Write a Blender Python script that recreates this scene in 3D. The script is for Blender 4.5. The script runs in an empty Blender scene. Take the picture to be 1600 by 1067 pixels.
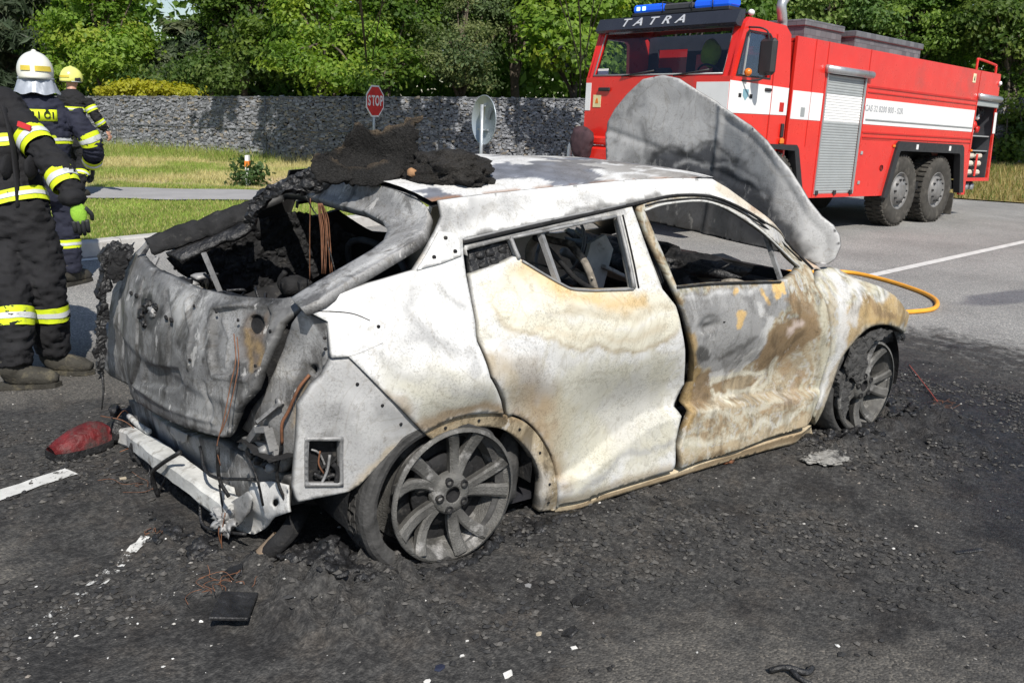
import bpy, bmesh, math, random
import numpy as np
from mathutils import Vector, Matrix, noise as mnoise
from mathutils.geometry import delaunay_2d_cdt

random.seed(7)
SC = bpy.context.scene
COL = SC.collection
PI = math.pi

# ------------------------------------------------------------------ camera
CAM_P = np.array([-1.668, -3.407, 1.645])
YAW, PITCH, ROLL, FPX = math.radians(52.93), math.radians(-14.72), math.radians(2.55), 1400.0
CF = np.array([math.cos(PITCH)*math.cos(YAW), math.cos(PITCH)*math.sin(YAW), math.sin(PITCH)])
_r = np.array([math.sin(YAW), -math.cos(YAW), 0.0]); _u = np.cross(_r, CF)
CR = math.cos(ROLL)*_r + math.sin(ROLL)*_u
CU = -math.sin(ROLL)*_r + math.cos(ROLL)*_u
cam_d = bpy.data.cameras.new('camera')
cam_d.sensor_fit = 'HORIZONTAL'; cam_d.sensor_width = 36.0; cam_d.lens = 36.0*FPX/1600.0
cam_d.clip_start = 0.05; cam_d.clip_end = 2000
cam = bpy.data.objects.new('camera', cam_d); COL.objects.link(cam)
cam.matrix_world = Matrix(((CR[0], CU[0], -CF[0], CAM_P[0]), (CR[1], CU[1], -CF[1], CAM_P[1]), (CR[2], CU[2], -CF[2], CAM_P[2]), (0, 0, 0, 1)))
SC.camera = cam

# ------------------------------------------------------------------ sky, sun, exposure
SUN_AZ = math.radians(249.0)      # direction towards the sun, from +x towards +y
SUN_EL = math.radians(47.0)
world = bpy.data.worlds.new('World'); SC.world = world; world.use_nodes = True
wn = world.node_tree.nodes; wl = world.node_tree.links; wn.clear()
sky = wn.new('ShaderNodeTexSky'); sky.sky_type = 'NISHITA'; sky.sun_disc = False
sky.sun_elevation = SUN_EL; sky.sun_rotation = math.pi/2 - SUN_AZ
sky.air_density = 1.0; sky.dust_density = 0.6; sky.ozone_density = 1.0
bg = wn.new('ShaderNodeBackground'); bg.inputs['Strength'].default_value = 0.085
wo = wn.new('ShaderNodeOutputWorld'); wl.new(sky.outputs[0], bg.inputs[0]); wl.new(bg.outputs[0], wo.inputs[0])
sun_d = bpy.data.lights.new('sun', 'SUN'); sun_d.energy = 4.4; sun_d.angle = math.radians(0.53); sun_d.color = (1.0, 0.95, 0.87)
sun = bpy.data.objects.new('sun', sun_d); COL.objects.link(sun)
sd = Vector((math.cos(SUN_EL)*math.cos(SUN_AZ), math.cos(SUN_EL)*math.sin(SUN_AZ), math.sin(SUN_EL)))
sun.rotation_euler = sd.to_track_quat('Z', 'Y').to_euler(); sun.location = sd*40
SC.view_settings.view_transform = 'Standard'; SC.view_settings.look = 'None'
SC.view_settings.exposure = 0.28; SC.view_settings.gamma = 1.0
SC.view_settings.use_curve_mapping = False
SC.cycles.max_bounces = 6; SC.cycles.transparent_max_bounces = 16

# ------------------------------------------------------------------ numpy noise
def _hash(ix, iy, iz, seed):
    h = (ix.astype(np.int64)*374761393 + iy.astype(np.int64)*668265263 + iz.astype(np.int64)*2147483647 + seed*974711) & 0xffffffff
    h = ((h ^ (h >> 13))*1274126177) & 0xffffffff
    h = ((h ^ (h >> 16))*2246822519) & 0xffffffff
    return ((h ^ (h >> 15)) & 0xffffff)/float(0xffffff)
def vnoise(p, seed=0):
    p = np.asarray(p, float); i = np.floor(p); f = p-i; f = f*f*f*(f*(f*6-15)+10); i = i.astype(np.int64)
    r = 0
    for dx in (0, 1):
        wx = f[:, 0] if dx else 1-f[:, 0]
        for dy in (0, 1):
            wy = f[:, 1] if dy else 1-f[:, 1]
            for dz in (0, 1):
                wz = f[:, 2] if dz else 1-f[:, 2]
                r = r + wx*wy*wz*_hash(i[:, 0]+dx, i[:, 1]+dy, i[:, 2]+dz, seed)
    return r*2-1
def fbm(p, scale=1.0, octs=4, seed=0, gain=0.5):
    p = np.asarray(p, float)*scale; a = 1.0; s = 0; t = 0
    for o in range(octs):
        s = s + a*vnoise(p*(2.03**o)+17.3*o, seed+o*13); t += a; a *= gain
    return s/t
def smooth(x, a, b):
    t = np.clip((x-a)/(b-a), 0, 1); return t*t*(3-2*t)
def catmull(P, n):
    P = np.asarray(P, float); Q = np.vstack([2*P[0]-P[1], P, 2*P[-1]-P[-2]]); out = []
    for i in range(1, len(Q)-2):
        for k in range(n):
            t = k/n
            out.append(0.5*((2*Q[i])+(-Q[i-1]+Q[i+1])*t+(2*Q[i-1]-5*Q[i]+4*Q[i+1]-Q[i+2])*t*t+(-Q[i-1]+3*Q[i]-3*Q[i+1]+Q[i+2])*t**3))
    out.append(P[-1]); return np.array(out)

# ------------------------------------------------------------------ picture -> place
def ray(px, py):
    return CF + CR*(px-800.0)/FPX - CU*(py-533.5)/FPX
def at_z(px, py, z=0.0):
    d = ray(px, py); return CAM_P + d*((z-CAM_P[2])/d[2])
def at_y(px, py, y):
    d = ray(px, py); return CAM_P + d*((y-CAM_P[1])/d[1])
def at_x(px, py, x):
    d = ray(px, py); return CAM_P + d*((x-CAM_P[0])/d[0])
def at_d(px, py, D):
    return CAM_P + ray(px, py)*D
def hit(px, py, F, t0=1.2, t1=9.0, n=1200):
    """first point of the view ray on the surface F(p)=0"""
    d = ray(px, py); t = np.linspace(t0, t1, n); P = CAM_P + t[:, None]*d
    v = F(P); s = np.nonzero((v[:-1] < 0) != (v[1:] < 0))[0]
    if len(s) == 0:
        return P[np.argmin(np.abs(v))]
    i = s[0]; a = v[i]/(v[i]-v[i+1]); return P[i]*(1-a)+P[i+1]*a

# ------------------------------------------------------------------ objects
def link(o, parent=None):
    COL.objects.link(o)
    if parent is not None: o.parent = parent
    return o
def mesh_obj(name, V, F, mat=None, parent=None, smoothed=False, col=None, mats=None, fm=None):
    me = bpy.data.meshes.new(name)
    me.from_pydata([tuple(map(float, v)) for v in V], [], [tuple(int(i) for i in f) for f in F]); me.validate(); me.update()
    if mats:
        for m in mats: me.materials.append(m)
        if fm is not None: me.polygons.foreach_set('material_index', np.array(fm, np.int32))
    elif mat: me.materials.append(mat)
    if smoothed: me.polygons.foreach_set('use_smooth', np.ones(len(me.polygons), bool))
    if col is not None:
        a = me.color_attributes.new('col', 'FLOAT_COLOR', 'POINT')
        c = np.ones((len(me.vertices), 4), np.float32); c[:, :3] = np.asarray(col)[:, :3]
        a.data.foreach_set('color', c.ravel())
    o = bpy.data.objects.new(name, me); return link(o, parent)
def empty(name, loc=(0, 0, 0), rz=0.0):
    o = bpy.data.objects.new(name, None); o.location = loc; o.rotation_euler = (0, 0, rz); o.empty_display_size = 0.2
    return link(o)
def tag(o, label=None, cat=None, group=None, kind=None):
    if label: o['label'] = label
    if cat: o['category'] = cat
    if group: o['group'] = group
    if kind: o['kind'] = kind
    return o

class MB:
    """collects shapes into one mesh"""
    def __init__(s): s.V = []; s.F = []; s.M = []; s.S = []
    def add(s, V, F, m=0, sm=False):
        b = len(s.V); s.V += [tuple(map(float, v)) for v in V]; s.F += [tuple(int(i)+b for i in f) for f in F]; s.M += [m]*len(F); s.S += [sm]*len(F); return s
    def box(s, c, size, rot=None, m=0, bev=0.0):
        c = np.array(c, float); h = np.array(size, float)/2
        if bev > 0:
            b = min(bev, h.min()*0.9); V = []; idx = {}
            for sx in (-1, 1):
                for sy in (-1, 1):
                    for sz in (-1, 1):
                        for k in range(3):
                            p = np.array([sx, sy, sz])*h; q = p.copy()
                            for j in range(3):
                                if j != k: q[j] -= np.array([sx, sy, sz])[j]*b
                            idx[(sx, sy, sz, k)] = len(V); V.append(q)
            F = []
            def q4(k, s_):
                a, b2 = [j for j in range(3) if j != k]; o = []
                for (u, v) in ((-1, -1), (1, -1), (1, 1), (-1, 1)):
                    t = [0, 0, 0]; t[k] = s_; t[a] = u; t[b2] = v; o.append(idx[(t[0], t[1], t[2], k)])
                return o if (s_ > 0) == (k != 1) else o[::-1]
            for k in range(3):
                for s_ in (-1, 1): F.append(q4(k, s_))
            for e in range(3):
                a, b2 = [j for j in range(3) if j != e]
                for u in (-1, 1):
                    for v in (-1, 1):
                        t0 = [0, 0, 0]; t0[e] = -1; t0[a] = u; t0[b2] = v; t1 = list(t0); t1[e] = 1
                        f = [idx[(*t0, a)], idx[(*t1, a)], idx[(*t1, b2)], idx[(*t0, b2)]]; F.append(f)
            for sx in (-1, 1):
                for sy in (-1, 1):
                    for sz in (-1, 1): F.append([idx[(sx, sy, sz, k)] for k in range(3)])
            V = np.array(V)
        else:
            V = np.array([[x, y, z] for x in (-1, 1) for y in (-1, 1) for z in (-1, 1)], float)*h
            F = [(0, 1, 3, 2), (4, 6, 7, 5), (0, 4, 5, 1), (2, 3, 7, 6), (0, 2, 6, 4), (1, 5, 7, 3)]
        if rot is not None: V = V @ np.array(rot).T
        return s.add(V+c, F, m)
    def tube(s, P, r, n=8, m=0, caps=True, sm=True, flat=1.0, up=None):
        P = np.asarray(P, float); k = len(P); R = np.broadcast_to(np.asarray(r, float), (k,)) if np.ndim(r) < 2 else None
        T = np.gradient(P, axis=0); T /= np.linalg.norm(T, axis=1)[:, None]+1e-12
        a = np.array(up if up is not None else ([0, 0, 1.0] if abs(T[0][2]) < .9 else [1.0, 0, 0]))
        V = []; 
        for i in range(k):
            b = np.cross(T[i], a); b /= np.linalg.norm(b)+1e-12; a2 = np.cross(b, T[i])
            if up is None: a = a2
            for j in range(n):
                t = 2*PI*j/n; V.append(P[i]+R[i]*(math.cos(t)*b+flat*math.sin(t)*a2))
        F = [(i*n+j, i*n+(j+1) % n, (i+1)*n+(j+1) % n, (i+1)*n+j) for i in range(k-1) for j in range(n)]
        if caps: F += [tuple(range(n))[::-1], tuple(range((k-1)*n, k*n))]
        return s.add(V, F, m, sm)
    def bar(s, a, b, w, h=None, m=0, up=(0, 0, 1)):
        a = np.array(a, float); b = np.array(b, float); h = h or w; t = b-a; L = np.linalg.norm(t); t /= L
        u = np.array(up, float)
        if abs(u@t) > .98: u = np.array([1.0, 0, 0])
        x = np.cross(t, u); x /= np.linalg.norm(x); u = np.cross(x, t)
        return s.box((a+b)/2, (L, w, h), np.stack([t, x, u], 1), m)
    def lathe(s, prof, c, axis='y', n=32, m=0, sm=True, closed=False):
        V = []; k = len(prof)
        for i in range(n):
            t = 2*PI*i/n; ct, st = math.cos(t), math.sin(t)
            for (r, h) in prof:
                if axis == 'y': V.append((c[0]+r*ct, c[1]+h, c[2]+r*st))
                elif axis == 'z': V.append((c[0]+r*ct, c[1]+r*st, c[2]+h))
                else: V.append((c[0]+h, c[1]+r*ct, c[2]+r*st))
        kk = k if closed else k-1
        F = [(i*k+j, ((i+1) % n)*k+j, ((i+1) % n)*k+(j+1) % k, i*k+(j+1) % k) for i in range(n) for j in range(kk)]
        return s.add(V, F, m, sm)
    def prism(s, poly, ax, a, b, m=0):
        """polygon (2-D, in the two other axes) pushed from a to b along axis ax"""
        n = len(poly); V = []
        for h in (a, b):
            for (u, v) in poly:
                V.append({'x': (h, u, v), 'y': (u, h, v), 'z': (u, v, h)}[ax])
        F = [tuple(range(n))[::-1], tuple(range(n, 2*n))]+[(i, (i+1) % n, n+(i+1) % n, n+i) for i in range(n)]
        return s.add(V, F, m)
    def build(s, name, mat, parent=None, fix=True):
        mats = mat if isinstance(mat, (list, tuple)) else [mat]
        me = bpy.data.meshes.new(name); me.from_pydata(s.V, [], s.F); me.validate()
        for m in mats: me.materials.append(m)
        if len(me.polygons) == len(s.M):
            me.polygons.foreach_set('material_index', np.array(s.M, np.int32)); me.polygons.foreach_set('use_smooth', np.array(s.S, bool))
        if fix:
            bm = bmesh.new(); bm.from_mesh(me); bmesh.ops.recalc_face_normals(bm, faces=bm.faces); bm.to_mesh(me); bm.free()
        me.update()
        return link(bpy.data.objects.new(name, me), parent)

def in_poly(P, poly):
    x, y = P[:, 0], P[:, 1]; poly = np.asarray(poly); r = np.zeros(len(P), bool); n = len(poly); j = n-1
    for i in range(n):
        xi, yi = poly[i]; xj, yj = poly[j]
        c = ((yi > y) != (yj > y)) & (x < (xj-xi)*(y-yi)/(yj-yi+1e-15)+xi); r ^= c; j = i
    return r
def poly_sd(P, poly):
    """signed distance, negative inside"""
    P = np.asarray(P, float)[:, :2]; poly = np.asarray(poly, float)[:, :2]; d = np.full(len(P), 1e9)
    for i in range(len(poly)):
        a = poly[i]; b = poly[(i+1) % len(poly)]; ab = b-a; t = np.clip(((P-a)@ab)/(ab@ab+1e-15), 0, 1)
        d = np.minimum(d, np.linalg.norm(P-a-t[:, None]*ab, axis=1))
    return np.where(in_poly(P, poly), -d, d)
def dens(poly, step, closed=True):
    poly = np.asarray(poly, float); out = []
    n = len(poly)
    for i in range(n if closed else n-1):
        a = poly[i]; b = poly[(i+1) % n]; k = max(1, int(np.linalg.norm(b-a)/step+.5))
        for j in range(k): out.append(a+(b-a)*j/k)
    if not closed: out.append(poly[-1])
    return np.array(out)
def sheet2d(outline, holes, step, jit=0.25):
    """triangulated flat region -> points, triangles, boundary edges"""
    loops = [dens(outline, step)]+[dens(h, step) for h in holes]
    V = []; E = []
    for L in loops:
        b = len(V); V += [tuple(p) for p in L]; E += [(b+i, b+(i+1) % len(L)) for i in range(len(L))]
    nb = len(V); lo = loops[0].min(0); hi = loops[0].max(0)
    gx, gy = np.meshgrid(np.arange(lo[0], hi[0], step), np.arange(lo[1], hi[1], step*.87)); gx = gx+(np.arange(gx.shape[0]) % 2)[:, None]*step/2
    G = np.stack([gx.ravel(), gy.ravel()], 1); G = G+(np.random.RandomState(3).rand(*G.shape)-.5)*step*jit
    k = in_poly(G, loops[0])
    for L in loops[1:]: k &= ~in_poly(G, L)
    G = G[k]
    B = np.vstack(loops)
    if len(G):
        dm = np.full(len(G), 1e9)
        for i in range(0, len(B), 64): dm = np.minimum(dm, np.linalg.norm(G[:, None]-B[None, i:i+64], axis=2).min(1))
        G = G[dm > step*.55]
    V += [tuple(p) for p in G]
    r = delaunay_2d_cdt([Vector(v) for v in V], E, [], 0, 1e-6)
    P = np.array([tuple(v) for v in r[0]]); T = np.array([f for f in r[2] if len(f) == 3]); 
    c = P[T].mean(1); k = in_poly(c, loops[0])
    for L in loops[1:]: k &= ~in_poly(c, L)
    T = T[k]
    ec = {}
    for t in T:
        for a, b in ((t[0], t[1]), (t[1], t[2]), (t[2], t[0])):
            ec.setdefault((min(a, b), max(a, b)), []).append((a, b))
    bd = [v[0] for v in ec.values() if len(v) == 1]
    return P, T, bd

# ------------------------------------------------------------------ materials
def new_mat(name):
    m = bpy.data.materials.new(name); m.use_nodes = True; nt = m.node_tree
    return m, nt, nt.nodes['Principled BSDF']
def N(nt, t, **kw):
    n = nt.nodes.new(t)
    for k, v in kw.items():
        if k in n.inputs: n.inputs[k].default_value = v
        else: setattr(n, k, v)
    return n
def ramp(nt, fac, stops):
    r = nt.nodes.new('ShaderNodeValToRGB'); e = r.color_ramp.elements
    while len(e) < len(stops): e.new(0.5)
    for i, (p, c) in enumerate(stops):
        e[i].position = p; e[i].color = (*c, 1) if len(c) == 3 else c
    nt.links.new(fac, r.inputs[0]); return r
def mixc(nt, f, a, b, mode='MIX'):
    m = nt.nodes.new('ShaderNodeMix'); m.data_type = 'RGBA'; m.blend_type = mode
    for s, v in ((0, f), (6, a), (7, b)):
        if isinstance(v, bpy.types.NodeSocket): nt.links.new(v, m.inputs[s])
        elif s == 0: m.inputs[0].default_value = v
        else: m.inputs[s].default_value = (*v, 1)
    return m.outputs[2]
def math_n(nt, op, a, b=0.0):
    m = nt.nodes.new('ShaderNodeMath'); m.operation = op
    for i, v in enumerate((a, b)):
        if isinstance(v, bpy.types.NodeSocket): nt.links.new(v, m.inputs[i])
        else: m.inputs[i].default_value = v
    return m.outputs[0]
def obj_co(nt):
    return nt.nodes.new('ShaderNodeTexCoord').outputs['Object']
def noise_n(nt, co, scale, detail=4.0, rough=0.55, dist=0.0):
    n = nt.nodes.new('ShaderNodeTexNoise'); n.inputs['Scale'].default_value = scale; n.inputs['Detail'].default_value = detail
    n.inputs['Roughness'].default_value = rough; n.inputs['Distortion'].default_value = dist
    if co is not None: nt.links.new(co, n.inputs['Vector'])
    return n.outputs['Fac']
def bump(nt, bs, h, strength=0.3, dist=0.01):
    b = nt.nodes.new('ShaderNodeBump'); b.inputs['Strength'].default_value = strength; b.inputs['Distance'].default_value = dist
    nt.links.new(h, b.inputs['Height']); nt.links.new(b.outputs[0], bs.inputs['Normal'])
def simple(name, c, rough=0.6, metal=0.0, var=0.15, scale=8.0, bmp=0.0, bscale=60.0, spec=0.5, dirt=None, coat=0.0):
    m, nt, bs = new_mat(name); co = obj_co(nt)
    n = noise_n(nt, co, scale, 5.0)
    lo = tuple(max(0, x*(1-var)) for x in c); hi = tuple(min(1, x*(1+var)) for x in c)
    r = ramp(nt, n, [(0.3, lo), (0.7, hi)]); out = r.outputs[0]
    if dirt:
        n2 = noise_n(nt, co, dirt[1], 8.0, 0.65); k = ramp(nt, n2, [(dirt[2], (0, 0, 0)), (dirt[2]+.15, (1, 1, 1))])
        out = mixc(nt, k.outputs[0], out, dirt[0])
    nt.links.new(out, bs.inputs['Base Color'])
    rr = ramp(nt, noise_n(nt, co, scale*2.3, 4.0), [(0.3, (max(rough-.1, 0),)*3), (0.7, (min(rough+.1, 1),)*3)]); nt.links.new(rr.outputs[0], bs.inputs['Roughness'])
    bs.inputs['Metallic'].default_value = metal; bs.inputs['Specular IOR Level'].default_value = spec
    if coat: bs.inputs['Coat Weight'].default_value = coat; bs.inputs['Coat Roughness'].default_value = 0.05
    if bmp: bump(nt, bs, noise_n(nt, co, bscale, 6.0), bmp, 0.01)
    return m
# ================================================================== ground
def smin_path(P, pts):
    d = np.full(len(P), 1e9)
    for i in range(len(pts)-1):
        a = np.array(pts[i][:2]); b = np.array(pts[i+1][:2]); ab = b-a; t = np.clip(((P[:, :2]-a)@ab)/(ab@ab), 0, 1)
        d = np.minimum(d, np.linalg.norm(P[:, :2]-a-t[:, None]*ab, axis=1))
    return d
CARRECT = np.array([(-.75, -.75), (2.9, -.75), (2.9, .8), (-.85, .8)])
def char_mask(P):
    """how burnt and littered the asphalt is: 1 at the car, 0 on clean road"""
    q = np.stack([P[:, 0], P[:, 1], 0*P[:, 0]], 1)
    d = poly_sd(P, CARRECT)
    R = 1.1+1.35*smooth(P[:, 0]-P[:, 1]*.5, .7, 3.0)
    return np.clip(1-smooth(d+fbm(q, 1.3, 4, 3)*.7, R*.35, R), 0, 1)
def asphalt_mat():
    m, nt, bs = new_mat('asphalt'); co = obj_co(nt)
    at = N(nt, 'ShaderNodeAttribute', attribute_name='col'); sp = N(nt, 'ShaderNodeSeparateColor'); nt.links.new(at.outputs['Color'], sp.inputs[0])
    k = sp.outputs[0]; wet = sp.outputs[1]; wear = sp.outputs[2]
    vo = N(nt, 'ShaderNodeTexVoronoi', Scale=120.0); nt.links.new(co, vo.inputs['Vector'])
    stone = ramp(nt, vo.outputs['Color'], [(0.0, (.55,)*3), (.3, (.75,)*3), (.55, (.96,)*3), (.8, (1.2, 1.18, 1.14)), (1.0, (1.7, 1.64, 1.55))])
    big = ramp(nt, noise_n(nt, co, .9, 6.0, .6), [(.3, (.80,)*3), (.7, (1.12,)*3)])
    clean = mixc(nt, 1.0, mixc(nt, 1.0, (.30, .297, .29), stone.outputs[0], 'MULTIPLY'), big.outputs[0], 'MULTIPLY')
    n1 = noise_n(nt, co, 5.0, 9.0, .66); n2 = noise_n(nt, co, 42.0, 8.0, .7)
    char = ramp(nt, n2, [(.28, (.012, .012, .013)), (.46, (.036, .0355, .035)), (.62, (.078, .076, .073)), (.78, (.16, .155, .147))])
    brown = ramp(nt, n1, [(.48, (0, 0, 0)), (.66, (1, 1, 1))])
    charc = mixc(nt, brown.outputs[0], char.outputs[0], mixc(nt, 1.0, char.outputs[0], (1.30, 1.2, 1.1), 'MULTIPLY'))
    blk = ramp(nt, noise_n(nt, co, 3.1, 7.0, .6), [(.5, (0, 0, 0)), (.62, (1, 1, 1))])
    charc = mixc(nt, blk.outputs[0], charc, mixc(nt, 1.0, charc, (.55, .55, .57), 'MULTIPLY'))
    f = math_n(nt, 'ADD', k, math_n(nt, 'MULTIPLY', math_n(nt, 'SUBTRACT', noise_n(nt, co, 9.0, 8.0, .68), .5), 1.5))
    fr = ramp(nt, f, [(.22, (0, 0, 0)), (.62, (1, 1, 1))])
    fr2 = math_n(nt, 'MULTIPLY', fr.outputs[0], ramp(nt, k, [(.0, (0, 0, 0)), (.15, (1, 1, 1))]).outputs[0])
    clean = mixc(nt, wear, clean, mixc(nt, 1.0, clean, (.37, .355, .335), 'MULTIPLY'))
    c = mixc(nt, fr2, clean, charc)
    c = mixc(nt, .30, c, mixc(nt, 1.0, c, stone.outputs[0], 'MULTIPLY'))
    c = mixc(nt, wet, c, mixc(nt, 1.0, c, (.42, .43, .50), 'MULTIPLY'))
    nt.links.new(c, bs.inputs['Base Color'])
    rr = ramp(nt, math_n(nt, 'MULTIPLY', wet, ramp(nt, noise_n(nt, co, 12, 5.0), [(.35, (.2,)*3), (.6, (1,)*3)]).outputs[0]), [(0, (.92,)*3), (1, (.42,)*3)]); nt.links.new(rr.outputs[0], bs.inputs['Roughness'])
    bs.inputs['Specular IOR Level'].default_value = .35
    h = math_n(nt, 'ADD', math_n(nt, 'MULTIPLY', vo.outputs['Distance'], -1.6), math_n(nt, 'MULTIPLY', n2, 1.0))
    bump(nt, bs, h, .45, .009); return m
GX = np.concatenate([np.array([-400, -150, -60, -25, -12, -7, -5]), np.arange(-3.6, 5.2, .026), np.arange(5.2, 9, .12), np.array([9.5, 11, 14, 20, 30, 60, 150, 400])])
GY = np.concatenate([np.array([-400, -150, -60, -25, -12, -6, -4]), np.arange(-3.0, 3.0, .026), np.arange(3.0, 7, .12), np.array([8, 10, 14, 20, 30, 60, 150, 400])])
gx, gy = np.meshgrid(GX, GY, indexing='ij'); P = np.stack([gx.ravel(), gy.ravel(), 0*gx.ravel()], 1)
k = char_mask(P); fine = (np.abs(P[:, 0]-.8) < 4.3) & (np.abs(P[:, 1]) < 3)
z = np.zeros(len(P)); Pf = P[fine]
dcar = poly_sd(Pf, CARRECT)
rough = fbm(Pf, 11, 5, 33, .62); lump = np.abs(fbm(Pf, 4, 4, 35))
zf = k[fine]*(.007*rough+.030*np.maximum(rough-.1, 0)**1.5*smooth(fbm(Pf, 2.2, 3, 39), -.2, .4))+.002*fbm(Pf, 30, 2, 36)
for (cx, cy, r, h) in ((2.95, -1.05, .42, .06), (2.5, -1.0, .28, .05), (-.42, -.95, .30, .05), (-.75, -.55, .28, .04), (-.2, -1.1, .35, .03), (.6, -.9, .4, .03), (1.6, -.85, .6, .03), (3.3, -.5, .5, .05), (-.9, .3, .3, .025), (-.50, -.88, .22, .10), (-.62, -.66, .2, .03), (-.85, -.15, .22, .03), (3.1, -.85, .3, .05), (2.2, -.95, .2, .03)):
    e = np.exp(-((Pf[:, 0]-cx)**2+(Pf[:, 1]-cy)**2)/r**2); zf += e*h*(.35+1.3*np.abs(fbm(Pf, 14, 4, 38)))
z[fine] = zf; z[~fine] = 0
wet = np.clip(smooth(P[:, 0]-P[:, 1]*.9+fbm(P, 1.1, 4, 51)*.9, 3.0, 4.6)*smooth(-P[:, 0]+5.2+fbm(P, 1.5, 3, 52), 0, 1.2)*smooth(-P[:, 1]+.6, 0, .8), 0, 1)*.9
e1 = np.exp(-(((P[:, 0]-7.6)/.9)**2+((P[:, 1]-.7)/.25)**2)); wet = np.maximum(wet, smooth(e1+fbm(P, 3, 3, 8)*.2, .35, .6)*.8)
k = np.maximum(k, .62*smooth(P[:, 0]+fbm(P, 1.0, 4, 77)*.8, 1.5, 3.6)*smooth(-P[:, 1]+1.0+fbm(P, 1.2, 4, 78)*.5, 0, 1)*smooth(6.2-P[:, 0], 0, 1.2))
k = np.maximum(k, .30*smooth(-P[:, 1]-.8+fbm(P, .9, 4, 79)*.5, .2, 1.2)*smooth(5.5-P[:, 0], 0, 1.5)*smooth(P[:, 0]+3.4, 0, 1))
V = P.copy(); V[:, 2] = z
ny = len(GY); F = [(i*ny+j, (i+1)*ny+j, (i+1)*ny+j+1, i*ny+j+1) for i in range(len(GX)-1) for j in range(ny-1)]
M_asph = asphalt_mat()
wear = np.clip(smooth(-P[:, 1]+.3+fbm(P, .8, 4, 81)*.5, .3, 1.4)*smooth(6.0-P[:, 0], 0, 2.0), 0, 1)
wear = np.maximum(wear, 1-smooth(poly_sd(P, CARRECT)+fbm(P, .9, 4, 83)*.6, 1.3, 2.4))
ground = mesh_obj('ground', V, F, M_asph, None, True, np.stack([k, wet, wear], 1)); tag(ground, kind='structure')
_gi = (GX, GY, z.reshape(gx.shape))
def ground_z(x, y):
    i = np.clip(np.searchsorted(GX, x)-1, 0, len(GX)-2); j = np.clip(np.searchsorted(GY, y)-1, 0, len(GY)-2)
    u = (x-GX[i])/(GX[i+1]-GX[i]); v = (y-GY[j])/(GY[j+1]-GY[j]); Z = _gi[2]
    return Z[i, j]*(1-u)*(1-v)+Z[i+1, j]*u*(1-v)+Z[i, j+1]*(1-u)*v+Z[i+1, j+1]*u*v

# painted lines, worn
def paint_mat():
    m, nt, bs = new_mat('road_paint'); co = obj_co(nt)
    at = N(nt, 'ShaderNodeAttribute', attribute_name='col'); sp = N(nt, 'ShaderNodeSeparateColor'); nt.links.new(at.outputs['Color'], sp.inputs[0])
    n = noise_n(nt, co, 30, 8.0, .7); f = math_n(nt, 'ADD', n, sp.outputs[0]); r = ramp(nt, f, [(.50, (0, 0, 0)), (.56, (1, 1, 1))])
    c = ramp(nt, noise_n(nt, co, 9, 6.0), [(.3, (.50, .50, .48)), (.7, (.70, .70, .68))]); nt.links.new(c.outputs[0], bs.inputs['Base Color'])
    bs.inputs['Roughness'].default_value = .7
    tr = N(nt, 'ShaderNodeBsdfTransparent'); mx = N(nt, 'ShaderNodeMixShader'); nt.links.new(r.outputs[0], mx.inputs[0]); nt.links.new(tr.outputs[0], mx.inputs[1]); nt.links.new(bs.outputs[0], mx.inputs[2])
    nt.links.new(mx.outputs[0], nt.nodes['Material Output'].inputs['Surface']); bump(nt, bs, n, .2, .004); return m
M_paint = paint_mat()
def road_line(a, b, w, wear0, wear1, wave=0.0):
    a = np.array(a[:2]); b = np.array(b[:2]); t = b-a; L = np.linalg.norm(t); t /= L; nn = np.array([-t[1], t[0]])*w/2; V = []; Cc = []; n = max(2, int(L/.04))
    for i in range(n+1):
        p = a+t*L*i/n; wr = wear0+(wear1-wear0)*i/n
        for s in (-1, 0, 1):
            q = p+nn*s; V.append((q[0], q[1], float(ground_z(q[0], q[1]))+.006)); Cc.append((wr, 0, 0))
    F = [(i*3+j, (i+1)*3+j, (i+1)*3+j+1, i*3+j+1) for i in range(n) for j in range(2)]
    o = mesh_obj('road_marking', V, F, M_paint, None, False, Cc); tag(o, kind='structure'); return o
road_line(at_z(1362, 431), at_z(1720, 352), .12, .30, .45)
road_line(at_z(-160, 828), at_z(112, 738), .10, .30, .12)
road_line(at_z(228, 848), at_z(186, 890), .035, .10, .0)
road_line(at_z(178, 895), at_z(40, 1000), .06, -.02, -.10)

# kerb and verge
KP = np.array([(-9, 3.6), (-2.5, 5.45), (.1, 6.15), (1.0, 6.5), (4.16, 7.4), (6.0, 8.3), (7.2, 9.8), (7.9, 12), (8.6, 14.5)])
M_kerb = simple('concrete_kerb', (.46, .45, .43), .9, 0, .12, 9, .4, 120, .2, dirt=((.30, .28, .25), 6, .56))
kc = catmull(KP, 10); seg = np.linalg.norm(np.diff(kc, axis=0), axis=1); cum = np.concatenate([[0], np.cumsum(seg)])
def along(s): return np.array([np.interp(s, cum, kc[:, 0]), np.interp(s, cum, kc[:, 1])])
kerb = empty('kerb', (0, 0, 0)); tag(kerb, kind='structure')
s = 0.0
while s < cum[-1]-1.0:
    a = along(s+.006); b = along(s+.994); t = (b-a)/np.linalg.norm(b-a); nn = np.array([-t[1], t[0]]); V = []
    prof_k = [(0, 0), (.012, .13), (.03, .145), (.14, .15), (.15, .02)]
    for p in (a, b):
        for (o_, h) in prof_k: V.append((p[0]+nn[0]*o_, p[1]+nn[1]*o_, h))
    n = 5; F = [(i, i+1, n+i+1, n+i) for i in range(n-1)]+[(0, 1, 2, 3, 4), (9, 8, 7, 6, 5)]
    mesh_obj('kerb_stone', V, F, M_kerb, kerb); s += 1.0
road_line(at_z(100, 410), at_z(215, 399), .10, .3, .3)

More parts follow.
